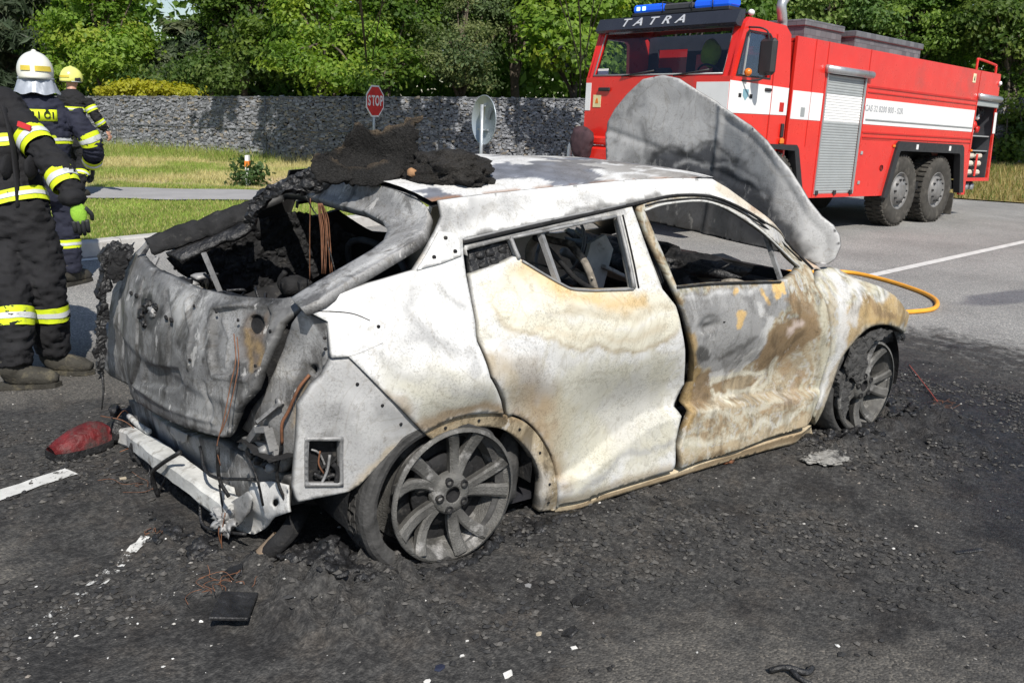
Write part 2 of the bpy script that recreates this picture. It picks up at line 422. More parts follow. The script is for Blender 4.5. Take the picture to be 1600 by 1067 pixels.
# gabion wall line, from the picture: (px, top py, base py, distance)
WL = [(-260, 150, 225, 23.5), (-60, 150, 229, 22.6), (130, 150, 235, 21.8), (300, 150, 246, 21.0), (450, 150, 259, 20.5), (700, 150.5, 275, 21.0), (920, 153, 285, 22.5), (1250, 152, 285, 25.0), (1460, 152, 275, 26.0), (1600, 152, 268, 26.5), (1900, 150, 262, 29)]
WT = np.array([at_d(a, b, d) for a, b, c, d in WL]); WB = np.array([at_d(a, c, d) for a, b, c, d in WL]); WB[:, :2] = WT[:, :2]; WB[:, 2] = np.minimum(WB[:, 2], .35)
def bank_z(P):
    dw = smin_path(P, WB); dk = smin_path(P, kc)
    q = np.stack([P[:, 0], P[:, 1], 0*P[:, 0]], 1)
    zb = np.array([WB[np.argmin(np.linalg.norm(WB[:, :2]-p[:2], axis=1)), 2] for p in P])
    return .138+np.clip(zb-.138, -.1, .3)*(1-smooth(dw, 0, 4.5))+.02*fbm(q, 2, 3, 6)*smooth(dk, .1, .6)
M_turf, nt, bs = new_mat('turf'); co = obj_co(nt)
at = N(nt, 'ShaderNodeAttribute', attribute_name='col'); n = noise_n(nt, co, 35, 6.0, .65)
c = mixc(nt, 1.0, at.outputs['Color'], ramp(nt, n, [(.3, (.55,)*3), (.7, (1.25,)*3)]).outputs[0], 'MULTIPLY'); nt.links.new(c, bs.inputs['Base Color']); bs.inputs['Roughness'].default_value = .95; bump(nt, bs, n, .8, .03)
PLO = np.array([at_z(-300, 305, .15), at_z(160, 311, .15), at_z(385, 314, .15), at_z(620, 318, .15)])[:, :2]
PUP = np.array([at_z(-300, 284, .15), at_z(160, 293, .15), at_z(390, 298, .15), at_z(640, 303, .15)])[:, :2]
PATHPOLY = np.vstack([PLO, PUP[::-1]])
def turf_col(P):
    q = np.stack([P[:, 0], P[:, 1], 0*P[:, 0]], 1); C = np.tile(np.array([.20, .245, .055]), (len(P), 1))
    C *= (1+.3*fbm(q, 1.5, 4, 5))[:, None]
    far = smooth(-poly_sd(P, np.vstack([PUP, WB[6:0:-1, :2]])), -.2, .3)
    dry = far*smooth(fbm(q, .7, 4, 12)+.35*np.exp(-((P[:, 0]-4.7)/1.5)**2-((P[:, 1]-12.8)/1.6)**2)*2+.15, -.05, .35)
    C = C*(1-dry[:, None])+np.array([.42, .35, .19])*dry[:, None]
    s2 = smooth(np.exp(-((P[:, 0]-4.6)/1.1)**2-((P[:, 1]-12.0)/1.0)**2)+.3*fbm(q, 2, 4, 15), .35, .7)*far
    C = C*(1-s2[:, None])+np.array([.48, .37, .27])*s2[:, None]
    s3 = smooth(P[:, 0], 14, 17); C = C*(1-s3[:, None]*.8)+np.array([.33, .25, .11])*s3[:, None]*.8
    return C
out = np.vstack([kc+np.array([-.04, .14]), np.array([(9.6, 16.5)]), WB[5:0:-1, :2]])
P2, T, bd = sheet2d(out, [], .16)
V = np.column_stack([P2, bank_z(P2)])
verge = mesh_obj('grass_verge', V, T, M_turf, None, True, turf_col(P2)); tag(verge, kind='structure')
pp = dens(PLO, .3, False); pu = PUP[0]+(PUP[-1]-PUP[0])*np.linspace(0, 1, len(pp))[:, None]; V = []
for a, b in zip(pp, pu):
    for t in np.linspace(0, 1, 7): V.append((*(a+(b-a)*t), 0))
V = np.array(V); V[:, 2] = bank_z(V)+.022+.012*np.sin(np.tile(np.linspace(0, PI, 7), len(pp)))
pathm = simple('footpath_asphalt', (.32, .315, .318), .9, 0, .1, 3, .4, 150, .25)
o = mesh_obj('footpath', V, [(i*7+j, (i+1)*7+j, (i+1)*7+j+1, i*7+j+1) for i in range(len(pp)-1) for j in range(6)], pathm, None, True); tag(o, kind='structure')
# far verge right of the truck
RE = np.array([at_z(1340, 300), at_z(1515, 313), at_z(1600, 319), at_z(1760, 332)])[:, :2]
out = np.vstack([RE, RE[-1]+np.array([8, -3]), WB[10, :2], WB[9, :2], WB[8, :2], WB[7, :2]])
P2, T, bd = sheet2d(out, [], .3); dd = smin_path(P2, RE)
zr = .03+.45*smooth(dd, .1, 4.5)+.05*fbm(np.column_stack([P2, 0*P2[:, 0]]), 1.3, 3, 5)*smooth(dd, .1, 1)
o = mesh_obj('far_verge', np.column_stack([P2, zr]), T, M_turf, None, True, turf_col(P2)); tag(o, kind='structure')
far_pts = (P2, zr, T)

# grass blades
def leafmat(name, trans=.35, rough=.55):
    m, nt, bs = new_mat(name); at = N(nt, 'ShaderNodeAttribute', attribute_name='col')
    nt.links.new(at.outputs['Color'], bs.inputs['Base Color']); bs.inputs['Roughness'].default_value = rough; bs.inputs['Specular IOR Level'].default_value = .3
    tl = N(nt, 'ShaderNodeBsdfTranslucent'); hs = N(nt, 'ShaderNodeHueSaturation', Value=1.5, Saturation=1.1); nt.links.new(at.outputs['Color'], hs.inputs['Color']); nt.links.new(hs.outputs[0], tl.inputs[0])
    mx = N(nt, 'ShaderNodeMixShader'); mx.inputs[0].default_value = trans; nt.links.new(bs.outputs[0], mx.inputs[1]); nt.links.new(tl.outputs[0], mx.inputs[2]); nt.links.new(mx.outputs[0], nt.nodes['Material Output'].inputs['Surface']); return m
M_grass = leafmat('grass_blades', .3)
R0 = np.random.RandomState(11)
def blades(P, h, w, C, seed):
    R = np.random.RandomState(seed); n = len(P); a = R.rand(n)*2*PI; dx = np.stack([np.cos(a), np.sin(a), 0*a], 1)*np.array(w)[:, None]/2
    lean = np.stack([R.randn(n), R.randn(n), 0*a], 1)*.35*h[:, None]; top = P+lean; top[:, 2] += h
    V = np.empty((n*3, 3)); V[0::3] = P-dx; V[1::3] = P+dx; V[2::3] = top
    Cc = np.repeat(C, 3, 0); Cc[2::3] *= 1.15
    return V, np.arange(n*3).reshape(-1, 3), Cc
def frustum(P, m=60):
    d = P-CAM_P; w = d@CF; x = 800+FPX*(d@CR)/w; y = 533.5-FPX*(d@CU)/w
    return (w > 0) & (x > -m) & (x < 1600+m) & (y > -m) & (y < 1067+m)
cand = np.column_stack([R0.uniform(-2, 9.5, 420000), R0.uniform(5.6, 23, 420000)])
vp = np.vstack([kc+np.array([-.02, .15]), np.array([(9.6, 16.5)]), WB[5:0:-1, :2]])
okk = in_poly(cand, vp) & (poly_sd(cand, PATHPOLY) > .02); cand = cand[okk]
cand3 = np.column_stack([cand, np.zeros(len(cand))]); okk = frustum(cand3); cand = cand[okk]
P3 = np.column_stack([cand, bank_z(cand)-.01]); tc = turf_col(cand); dw = smin_path(cand, WB)
baren = (tc[:, 0] > .27) & (R0.rand(len(cand)) < .6); P3 = P3[~baren]; tc = tc[~baren]; dw = dw[~baren]; n = len(P3)
h = (.03+.03*R0.rand(n))*(1+1.0*(dw < 6))*(1+3.2*np.exp(-(dw/.7)**2)*R0.rand(n))
Cc = tc*np.array([1.15, 1.25, 1.1])*(.75+.6*R0.rand(n))[:, None]
kk = R0.rand(n) < .24; Cc[kk] = np.array([.44, .39, .16])*(.7+.5*R0.rand(kk.sum()))[:, None]
Vb, Fb, Cb = blades(P3, h, .011+.008*R0.rand(n), Cc, 5)
o = mesh_obj('grass', Vb, Fb, M_grass, None, False, Cb); tag(o, 'short sunlit grass of the verge beside the footpath', 'grass', kind='stuff')
fp, fz, ft = far_pts; tri = fp[ft]; R1 = np.random.RandomState(4); ids = R1.randint(0, len(ft), 26000); u = R1.rand(26000, 2); u = np.where(u.sum(1)[:, None] > 1, 1-u, u)
pt = tri[ids, 0]+(tri[ids, 1]-tri[ids, 0])*u[:, :1]+(tri[ids, 2]-tri[ids, 0])*u[:, 1:]
zt = fz[ft[ids, 0]]+(fz[ft[ids, 1]]-fz[ft[ids, 0]])*u[:, 0]+(fz[ft[ids, 2]]-fz[ft[ids, 0]])*u[:, 1]
Cc = turf_col(pt)*(.8+.6*R1.rand(26000))[:, None]; kk = R1.rand(26000) < .3; Cc[kk] = np.array([.12, .17, .035])
Vb, Fb, Cb = blades(np.column_stack([pt, zt-.01]), .12+.16*R1.rand(26000), .02+.012*R1.rand(26000), Cc, 7)
o = mesh_obj('dry_grass', Vb, Fb, M_grass, None, False, Cb); tag(o, 'long dry grass on the bank behind the fire engine', 'grass', kind='stuff')

# gabion wall: a core and thousands of split stones
wall = empty('gabion_wall', tuple(WB[3])); tag(wall, 'long grey gabion wall of split stones below the trees', 'wall')
w0 = np.array(wall.location)
def wall_at(s, zf):
    i = np.clip(np.searchsorted(wc, s, side='right')-1, 0, len(wc)-2); t = (s-wc[i])/(wc[i+1]-wc[i]); t = t[:, None]
    b = WB[i]*(1-t)+WB[i+1]*t; tp_ = WT[i]*(1-t)+WT[i+1]*t; d = WB[i+1]-WB[i]; d = d/np.linalg.norm(d[:, :2], axis=1)[:, None]
    return b+(tp_-b)*zf[:, None], d
wc = np.concatenate([[0], np.cumsum(np.linalg.norm(np.diff(WB[:, :2], axis=0), axis=1))])
V = []; F = []
for i in range(len(WB)):
    d = WB[min(i+1, len(WB)-1)]-WB[max(i-1, 0)]; nn = np.array([-d[1], d[0], 0])/np.linalg.norm(d[:2]); nn = nn if nn@CF > 0 else -nn
    for q in (WB[i]-[0, 0, .3]+nn*.06, WT[i]+nn*.06-[0, 0, .03], WT[i]+nn*.9-[0, 0, .03], WB[i]+nn*.9-[0, 0, .3]): V.append(q-w0)
for i in range(len(WB)-1):
    for j in range(4): F.append((i*4+j, i*4+(j+1) % 4, (i+1)*4+(j+1) % 4, (i+1)*4+j))
mesh_obj('wall_core', V, F, simple('gabion_core', (.035, .037, .042), .95, 0, .4, 12, .5, 20), wall)
m, nt, bs = new_mat('gabion_stone'); at = N(nt, 'ShaderNodeAttribute', attribute_name='col'); co = obj_co(nt); n = noise_n(nt, co, 40, 5.0)
nt.links.new(mixc(nt, 1.0, at.outputs['Color'], ramp(nt, n, [(.3, (.75,)*3), (.7, (1.2,)*3)]).outputs[0], 'MULTIPLY'), bs.inputs['Base Color']); bs.inputs['Roughness'].default_value = .85; bump(nt, bs, n, .5, .02)
R2 = np.random.RandomState(21); sv = []
ds, dz = .058, .034
tot = wc[-1]; S_ = []; Z_ = []
hgt = 1.7
for r in range(int(hgt/dz)):
    ss = np.arange(R2.rand()*ds, tot, ds); S_.append(ss+R2.randn(len(ss))*.02); Z_.append(np.full(len(ss), (r+.5)/(hgt/dz))+R2.randn(len(ss))*.008)
S_ = np.clip(np.concatenate(S_), 0, tot-.01); Z_ = np.concatenate(Z_); P, D = wall_at(S_, Z_); okk = frustum(P, 120); P = P[okk]; D = D[okk]; n = len(P)
nn = np.stack([-D[:, 1], D[:, 0], 0*D[:, 0]], 1); nn *= np.sign(nn@CF)[:, None]
D[:, 2] = 0; up = np.array([0, 0, 1.0])
base = np.array([[x, y, zz] for x in (-1, 1) for y in (-1, 1) for zz in (-1, 1)], float)
sz = np.stack([.030+.024*R2.rand(n), .026+.022*R2.rand(n), .014+.015*R2.rand(n)], 1); tilt = R2.randn(n)*.25; outp = R2.randn(n)*.015
V = np.empty((n, 8, 3))
for k_ in range(8):
    q = base[k_]*sz*(.75+.4*R2.rand(n, 3)); ct, st = np.cos(tilt), np.sin(tilt); a = q[:, 0]*ct-q[:, 2]*st; b = q[:, 0]*st+q[:, 2]*ct
    V[:, k_] = P+D*a[:, None]+nn*(q[:, 1]+outp)[:, None]+up*b[:, None]
fb = np.array([(0, 1, 3, 2), (4, 6, 7, 5), (0, 4, 5, 1), (2, 3, 7, 6), (0, 2, 6, 4), (1, 5, 7, 3)])
F = (np.arange(n)[:, None, None]*8+fb[None]).reshape(-1, 4)
g_ = .13+.19*R2.rand(n)**1.5; Cs = np.stack([g_*.97, g_*1.0, g_*1.07], 1); kk = R2.rand(n) < .10; Cs[kk] = np.stack([g_[kk]*1.2, g_[kk]*1.05, g_[kk]*.85], 1)
o = mesh_obj('wall_stones', V.reshape(-1, 3)-w0, F, m, wall, False, np.repeat(Cs, 8, 0)); tag(o, kind='stuff')

b = MB()
for s_ in np.arange(.5, tot, 2.0):
    p0, d0 = wall_at(np.array([s_]), np.array([0.0])); p1, d1 = wall_at(np.array([s_]), np.array([1.0])); nn_ = np.array([-d0[0][1], d0[0][0], 0]); nn_ *= -np.sign(nn_@CF)
    if frustum(p1, 200)[0]: b.tube([p0[0]+nn_*.075-w0, p1[0]+nn_*.075-w0], .010, 5)
for zf_ in (.5, .985):
    ss = np.arange(0, tot-.1, .5); pp_, dd_ = wall_at(ss, np.full(len(ss), zf_)); nn_ = np.stack([-dd_[:, 1], dd_[:, 0], 0*ss], 1); nn_ *= -np.sign(nn_@CF)[:, None]; b.tube(pp_+nn_*.075-w0, .008, 5)
o = b.build('cage_wire', simple('cage_wire', (.16, .17, .18), .5, .4), wall); tag(o, kind='stuff')
# ================================================================== trees behind the wall
M_leaf = leafmat('tree_leaves', .48, .5); M_bark = simple('bark', (.11, .09, .07), .95, 0, .3, 8, .8, 25, .2)
def leaves(C, out, size, cols, seed, asp=1.5, droop=.35):
    """one folded leaf (two triangles) at each centre"""
    R = np.random.RandomState(seed); n = len(C); nrm = out*.7+R.randn(n, 3)*.55+np.array([0, 0, .55]); nrm /= np.linalg.norm(nrm, axis=1)[:, None]
    t = np.cross(nrm, R.randn(n, 3)); t /= np.linalg.norm(t, axis=1)[:, None]+1e-9; t[:, 2] -= droop*.3; b = np.cross(nrm, t)
    s = size*(.65+.7*R.rand(n)); L = (s*.5*asp)[:, None]; W = (s*.5)[:, None]; V = np.empty((n, 4, 3))
    V[:, 0] = C-t*L; V[:, 1] = C+b*W+nrm*W*.25; V[:, 2] = C+t*L; V[:, 3] = C-b*W+nrm*W*.25
    f = np.arange(n)[:, None]*4; F = np.concatenate([f+np.array([0, 1, 2]), f+np.array([0, 2, 3])], 0)
    return V.reshape(-1, 3), F, np.repeat(cols, 4, 0)
def tree(name, label, base, lobes, nleaf, size, col, seed, trunk=.14, group='trees behind the gabion wall', clump=.42, nclump=70, asp=1.5, limbs=5, spread=.9):
    """lobes: (x, y, z, rx, ry, rz) in place coordinates"""
    R = np.random.RandomState(seed); base = np.array(base, float); root = empty(name, tuple(base)); tag(root, label, 'tree', group)
    lobes = [np.array(l, float) for l in lobes]; vol = np.array([l[3]*l[4]*l[5] for l in lobes])**.7; vol /= vol.sum()
    C = []; O = []; K = []; tips = []
    for l, v in zip(lobes, vol):
        nc = max(4, int(nclump*v)); d = R.randn(nc, 3); d /= np.linalg.norm(d, axis=1)[:, None]; rr = (.55+.5*R.rand(nc)**.7); cc = l[:3]+d*rr[:, None]*l[3:]*spread; tips.append(cc[:6])
        per = np.maximum(3, (nleaf*v/nc*(.4+1.2*R.rand(nc)))).astype(int)
        for c, k_, dd in zip(cc, per, d):
            cr = clump*(.6+.8*R.rand()); q = R.randn(k_, 3)*np.array([cr, cr, cr*.45])*.6; C.append(c+q); O.append(np.tile(dd, (k_, 1))+q*.6/cr); K.append(np.full(k_, R.randn()))
    C = np.vstack(C); O = np.vstack(O); K = np.concatenate(K); n = len(C)
    cols = np.array(col)*(1+.22*K+.16*R.randn(n))[:, None]; cols[:, 0] *= (1+.12*np.clip(K, -1, 1.5)); cols = np.clip(cols, .008, .4)
    V, F, Cc = leaves(C-base, O, size, cols, seed+1, asp)
    mesh_obj('crown', V, F, M_leaf, root, False, Cc)
    b = MB(); top = np.mean([l[:3] for l in lobes], axis=0); mid = base+(top-base)*.5+np.array([R.randn()*.1, R.randn()*.1, 0])
    b.tube(catmull([base-[0, 0, .3]-base, mid-base, top-base], 6), np.linspace(trunk, trunk*.35, 13), 9)
    for l, tp_ in zip(lobes, tips):
        for q in tp_[:limbs]:
            st = mid+(top-mid)*R.uniform(-.3, .8)-base; e = q-base; b.tube(catmull([st, (st+e)/2+np.array([0, 0, .15]), e], 4), np.linspace(trunk*.4, .012, 9), 6)
    b.build('trunk', M_bark, root); return root
G1 = (.19, .295, .042); G2 = (.12, .21, .036); G3 = (.16, .25, .07); G4 = (.095, .155, .036); GP = (.075, .10, .055); GY_ = (.50, .43, .035)
def lob(px, py, D, rx, rz, ry=None):
    p = at_d(px, py, D); return (p[0], p[1], p[2], rx, ry or rx, rz)
def gbase(px, D):
    p = at_d(px, 160, D); return (p[0], p[1], .2)
tree('pine_tree', 'grey-green pine with brownish inner twigs behind the white-helmeted firefighter', gbase(10, 27), [lob(5, 40, 27, 1.3, 2.2), lob(-60, 90, 26, 1.5, 1.6), lob(60, 95, 26.5, .7, 1.0), lob(0, -90, 27, 1.2, 1.8)], 15750, 0.096, GP, 3, asp=4.5, clump=.3, nclump=110)
tree('broadleaf_tree', 'bright green broadleaf tree right of the helmets, left of the sky gap', gbase(160, 25.5), [lob(150, 45, 25.5, 1.35, 1.5), lob(185, 95, 24.8, 1.0, .8), lob(110, 100, 25, .8, .8), lob(205, 20, 25.5, .75, 1.2), lob(150, -80, 26, 1.4, 1.8)], 22750, 0.085, G1, 5, nclump=150)
tree('pine_tree', 'small grey-green pine in the dip below the sky gap', gbase(300, 27), [lob(300, 75, 27, .7, .75), lob(280, 105, 27, .9, .6), lob(330, 110, 26.5, .9, .5)], 8750, 0.089, (.10, .135, .075), 7, asp=4.5, clump=.28, nclump=70)
tree('broadleaf_tree', 'dark shrubby tree between the grey pine and the yellow bush', gbase(330, 25), [lob(340, 110, 24.5, 1.1, .55), lob(250, 118, 25, .9, .45), lob(370, 60, 27.5, 1.0, 1.2)], 10500, 0.074, G4, 9, nclump=80)
tree('broadleaf_tree', 'green broadleaf tree just right of the sky gap', gbase(380, 26), [lob(370, 30, 26, 1.2, 1.1), lob(430, 75, 25, 1.1, .9), lob(350, -20, 26.5, 1.0, .9), lob(420, -90, 26, 1.6, 1.6)], 21000, 0.085, (.10, .165, .028), 13, nclump=150)
tree('broadleaf_tree', 'lush green tree hanging over the wall left of the stop sign', gbase(500, 24.2), [lob(490, 40, 24.2, 1.3, 1.3), lob(455, 105, 22.8, .7, .45), lob(520, 110, 22.5, .8, .5), lob(560, 75, 23.5, 1.0, .9), lob(500, -90, 25, 1.7, 1.6)], 24500, 0.085, G1, 15, nclump=170)
tree('broadleaf_tree', 'green tree directly behind the stop sign', gbase(610, 24), [lob(600, 50, 24, 1.1, 1.3), lob(625, 110, 22.6, .6, .45), lob(650, 30, 25, 1.0, 1.2), lob(590, 128, 21.7, .35, .3), lob(620, -80, 25, 1.5, 1.6)], 21000, 0.085, (.10, .17, .026), 17, nclump=150)
tree('broadleaf_tree', 'tree with small pale leaves between stop sign and round sign', gbase(715, 23.8), [lob(715, 75, 23.8, 1.1, .8), lob(735, 110, 23.2, .9, .4), lob(680, 105, 23.2, .6, .45), lob(740, 20, 25, 1.1, .9), lob(730, -90, 25.5, 1.5, 1.5)], 24500, 0.059, (.135, .18, .07), 19, nclump=150)
tree('broadleaf_tree', 'slim dark tree with bare trunks behind the round sign', gbase(815, 25.5), [lob(800, 40, 26, 1.2, 1.0), lob(790, -20, 26, 1.4, 1.0), lob(780, -100, 26, 1.4, 1.2)], 15750, 0.074, G4, 21, trunk=.17, nclump=100)
tree('broadleaf_tree', 'big-leaved green tree just left of the fire engine cab', gbase(890, 24.5), [lob(880, 40, 24.5, 1.1, 1.2), lob(850, 70, 23.8, .7, .5), lob(905, 100, 23.5, .7, .6), lob(930, 10, 25, .9, .9), lob(890, -90, 25, 1.5, 1.5)], 19250, 0.111, G1, 23, nclump=110, clump=.5)
tree('broadleaf_tree', 'dark green tree behind the lights of the fire engine cab', gbase(1060, 28), [lob(1040, -10, 28, 1.6, 1.6), lob(1150, -5, 28, 1.4, 1.4), lob(980, 60, 28, 1.0, 1.5)], 14000, 0.096, G2, 25, nclump=110)
tree('broadleaf_tree', 'green tree behind the chimney pipe of the fire engine', gbase(1290, 29), [lob(1270, 15, 29, 1.5, 1.2), lob(1350, 25, 29, 1.3, 1.1), lob(1300, -90, 29, 1.6, 1.6)], 17500, 0.092, G3, 27, nclump=130)
tree('broadleaf_tree', 'dark tree with pale trunk above the rear locker boxes', gbase(1420, 29), [lob(1420, 40, 29, 1.3, 1.0), lob(1470, 60, 28.5, 1.0, .9), lob(1430, -70, 29, 1.6, 1.5)], 17500, 0.089, G2, 29, trunk=.2, nclump=120)
tree('broadleaf_tree', 'large green tree at the right edge behind the engine', gbase(1570, 27.5), [lob(1540, 30, 27.5, 1.3, 1.2), lob(1590, 85, 27, 1.0, .9), lob(1600, 0, 27.5, 1.3, 1.2), lob(1600, 160, 26.6, .9, .9), lob(1580, 220, 26.3, .8, .6), lob(1560, -90, 28, 1.6, 1.5)], 26250, 0.092, (.10, .16, .032), 31, nclump=190)
tree('yellow_bush', 'yellow flowering bush spilling over the wall top', (*at_d(230, 150, 22.6)[:2], .6), [lob(225, 141, 22.2, .75, .20), lob(180, 146, 22.2, .5, .14), lob(270, 143, 22.1, .5, .16)], 6650, 0.056, GY_, 33, trunk=.04, group='shrubs on the wall', nclump=60, clump=.2)
o = [x for x in COL.objects if x.name.startswith('yellow_bush')][0]; o['category'] = 'bush'
# deeper wood closing the view between the nearer crowns
R3 = np.random.RandomState(77); Cw = []; Ow = []; cw = []
for k_ in range(1700):
    px = R3.uniform(-150, 1780); py = R3.uniform(-160, 200); D = R3.uniform(30, 35)
    if abs(px-262) < 46 and py < 48: continue
    c = at_d(px, py, D); kn = 55; q = R3.randn(kn, 3)*np.array([.55, .55, .35]); Cw.append(c+q); Ow.append(R3.randn(kn, 3)); cw.append(np.tile(np.array([.12, .21, .04])*R3.uniform(.6, 1.4), (kn, 1)))
V, F, Cc = leaves(np.vstack(Cw), np.vstack(Ow), .24, np.vstack(cw), 78)
o = mesh_obj('far_wood', V, F, M_leaf, None, False, Cc); tag(o, 'dark wood closing off the view behind the trees', 'wood', kind='stuff')
# spreading trees whose crowns stand above the picture and shade the wall
def spread(name, label, px, tD, spots, n, seed):
    """spots: (px along the wall, height of the shade on it, radius); the crown part stands where the sun throws it there"""
    b = gbase(px, tD); L = []
    for (x, hz, H, r) in spots:
        i = np.interp(x, [w[0] for w in WL], range(len(WL))); k = int(i); W_ = WT[k]*(1-(i-k))+WT[min(k+1, len(WT)-1)]*(i-k)
        t = (H-hz)/sd[2]; L.append((W_[0]+sd[0]*t, W_[1]+sd[1]*t, H, r, r, r*.55))
    return tree(name, label, b, L, n, .26, G2, seed, trunk=.028, nclump=60, clump=.32, spread=.8, limbs=1)
spread('tall_tree', 'slender tall tree rising directly behind the stop sign out of the picture', 585, 27, [(450, .5, 5.2, .45), (500, 1.1, 5.6, .8), (545, .6, 5.2, .8), (600, 1.0, 5.6, .85), (640, .5, 5.3, .6), (560, 1.5, 6.0, .8), (430, 1.5, 5.8, .4), (340, 1.2, 5.8, .25)], 2300, 41)
spread('tall_tree', 'slender tall tree rising right beside the fire engine cab out of the picture', 905, 27, [(690, 1.2, 5.8, .35), (735, .6, 5.4, .35), (830, 1.2, 5.6, .4), (880, .9, 5.4, .45)], 420, 43)
spread('tall_tree', 'tall tree beyond the right edge shading the bank behind the engine', 1690, 30, [(1560, .8, 5.6, 1.6), (1620, 1.0, 5.8, 1.6), (1600, .3, 5.2, 1.4)], 4500, 45)
# ================================================================== the burnt car
def mat_burnt(name, rough=0.78, bands=0.25, speck=0.5, sc=1.0, smear=0.0):
    """stain and shading colour from the panel itself, broken up by grain, flaking and tide lines"""
    m, nt, bs = new_mat(name); co = obj_co(nt)
    at = N(nt, 'ShaderNodeAttribute', attribute_name='col'); c = at.outputs['Color']
    g = ramp(nt, noise_n(nt, co, 130*sc, 4.0, 0.75), [(0.36, (0.45,)*3), (0.50, (0.95,)*3), (0.7, (1.10,)*3)])
    mask = ramp(nt, noise_n(nt, co, 7*sc, 6.0, 0.6), [(0.38, (0, 0, 0)), (0.56, (speck,)*3)])
    c = mixc(nt, mask.outputs[0], c, mixc(nt, 1.0, c, g.outputs[0], 'MULTIPLY'))
    # flakes with crisp edges
    fl = ramp(nt, noise_n(nt, co, 34*sc, 8.0, 0.68, 0.6), [(0.60, (0, 0, 0)), (0.625, (0.5,)*3)])
    c = mixc(nt, fl.outputs[0], c, mixc(nt, 1.0, c, (0.62, 0.60, 0.57), 'MULTIPLY'))
    # tide lines
    w = math_n(nt, 'FRACT', math_n(nt, 'MULTIPLY', noise_n(nt, co, 3.2*sc, 6.0, 0.5, 0.8), 9.0))
    ln = ramp(nt, w, [(0.0, (bands,)*3), (0.10, (0, 0, 0)), (0.86, (0, 0, 0)), (1.0, (bands,)*3)])
    c = mixc(nt, ln.outputs[0], c, mixc(nt, 1.0, c, (0.55, 0.50, 0.42), 'MULTIPLY'))
    if smear:
        mp = N(nt, 'ShaderNodeMapping'); mp.inputs['Scale'].default_value = (1, 1, .45); nt.links.new(co, mp.inputs['Vector'])
        sm = ramp(nt, noise_n(nt, mp.outputs[0], 9*sc, 9.0, 0.66, 0.5), [(0.50, (0, 0, 0)), (0.60, (smear,)*3), (0.75, (smear,)*3)])
        c = mixc(nt, sm.outputs[0], c, mixc(nt, 1.0, c, (0.22, 0.21, 0.20), 'MULTIPLY'))
        wm = ramp(nt, noise_n(nt, mp.outputs[0], 15*sc, 9.0, 0.7, 0.3), [(0.60, (0, 0, 0)), (0.64, (smear*.75,)*3)])
        c = mixc(nt, wm.outputs[0], c, (0.60, 0.59, 0.57))
    nt.links.new(c, bs.inputs['Base Color']); bs.inputs['Roughness'].default_value = rough; bs.inputs['Specular IOR Level'].default_value = 0.35
    h = math_n(nt, 'ADD', math_n(nt, 'MULTIPLY', noise_n(nt, co, 300*sc, 3.0), 0.35), noise_n(nt, co, 26*sc, 6.0, 0.6))
    bump(nt, bs, h, 0.16, 0.005)
    return m
M = {}
M['burnt'] = mat_burnt('burnt_paint', 0.72, 0.3, 0.6)
M['burnt_dark'] = mat_burnt('burnt_bare_steel', 0.55, 0.45, 0.8, 1.0, 0.75)
M['burnt_hood'] = mat_burnt('burnt_bonnet_steel', 0.55, 0.35, 0.5, 1.0, 0.22)
M['burnt_inner'] = mat_burnt('burnt_inner_steel', 0.85, 0.2, 0.6)
M['burnt_door'] = mat_burnt('burnt_streaked_paint', 0.7, 0.28, 0.6, 1.15, 0.45)
M['soot'] = simple('soot', (0.018, 0.018, 0.019), 0.85, 0, 0.5, 12, 0.6, 70, 0.25, dirt=((0.06, 0.057, 0.053), 22, 0.56))
M['char'] = simple('charred_plastic', (0.016, 0.016, 0.017), 0.45, 0, 0.6, 20, 1.0, 45, 0.5, dirt=((0.08, 0.08, 0.085), 30, 0.60))
M['inner'] = simple('scorched_inner_panel', (0.42, 0.36, 0.28), 0.8, 0, 0.3, 6, 0.3, 60, 0.3, dirt=((0.10, 0.075, 0.055), 5, 0.52))
M['seatsteel'] = simple('scorched_seat_steel', (0.30, 0.27, 0.23), 0.75, 0.2, 0.3, 10, 0.3, 60, 0.3, dirt=((0.03, 0.028, 0.026), 7, 0.47))
M['rust'] = simple('fresh_rust', (0.26, 0.11, 0.055), 0.85, 0, 0.4, 14, 0.5, 80, 0.2, dirt=((0.06, 0.04, 0.03), 9, 0.5))
M['bare'] = simple('bare_grey_steel', (0.30, 0.30, 0.30), 0.6, 0.35, 0.3, 9, 0.25, 90, 0.4, dirt=((0.05, 0.048, 0.045), 11, 0.55))
M['pale'] = simple('ash_white_steel', (0.52, 0.52, 0.50), 0.7, 0, 0.25, 9, 0.3, 90, 0.3, dirt=((0.17, 0.15, 0.125), 13, 0.54))
M['rubber'] = simple('burnt_rubber', (0.058, 0.057, 0.056), 0.75, 0, 0.4, 16, 0.5, 60, 0.3, dirt=((0.075, 0.073, 0.07), 18, 0.58))
M['alloy'] = simple('scorched_alloy', (0.125, 0.122, 0.115), 0.6, 0.25, 0.4, 14, 0.6, 160, 0.4, dirt=((0.46, 0.45, 0.44), 8, 0.55))
M['copper'] = simple('bare_copper_wire', (0.19, 0.085, 0.045), 0.7, 0.2, 0.4, 30)
M['seat_black'] = simple('charred_seat_shell', (0.03, 0.031, 0.034), 0.7, 0, 0.4, 9, 0.4, 50, 0.3)
M['navy'] = simple('sooty_floor', (0.022, 0.022, 0.026), 0.7, 0, 0.4, 9, 0.6, 30, 0.3)

WHITE = np.array([.70, .70, .69]); GREY = np.array([.42, .42, .42]); MID = np.array([.25, .25, .25]); DARK = np.array([.075, .073, .07]); BLACK = np.array([.02, .02, .02])
CREAM = np.array([.66, .63, .52]); OCHRE = np.array([.53, .36, .15]); TAN = np.array([.46, .38, .26]); BROWN = np.array([.23, .16, .09]); RUSTC = np.array([.36, .19, .10]); OLIVE = np.array([.50, .48, .38])

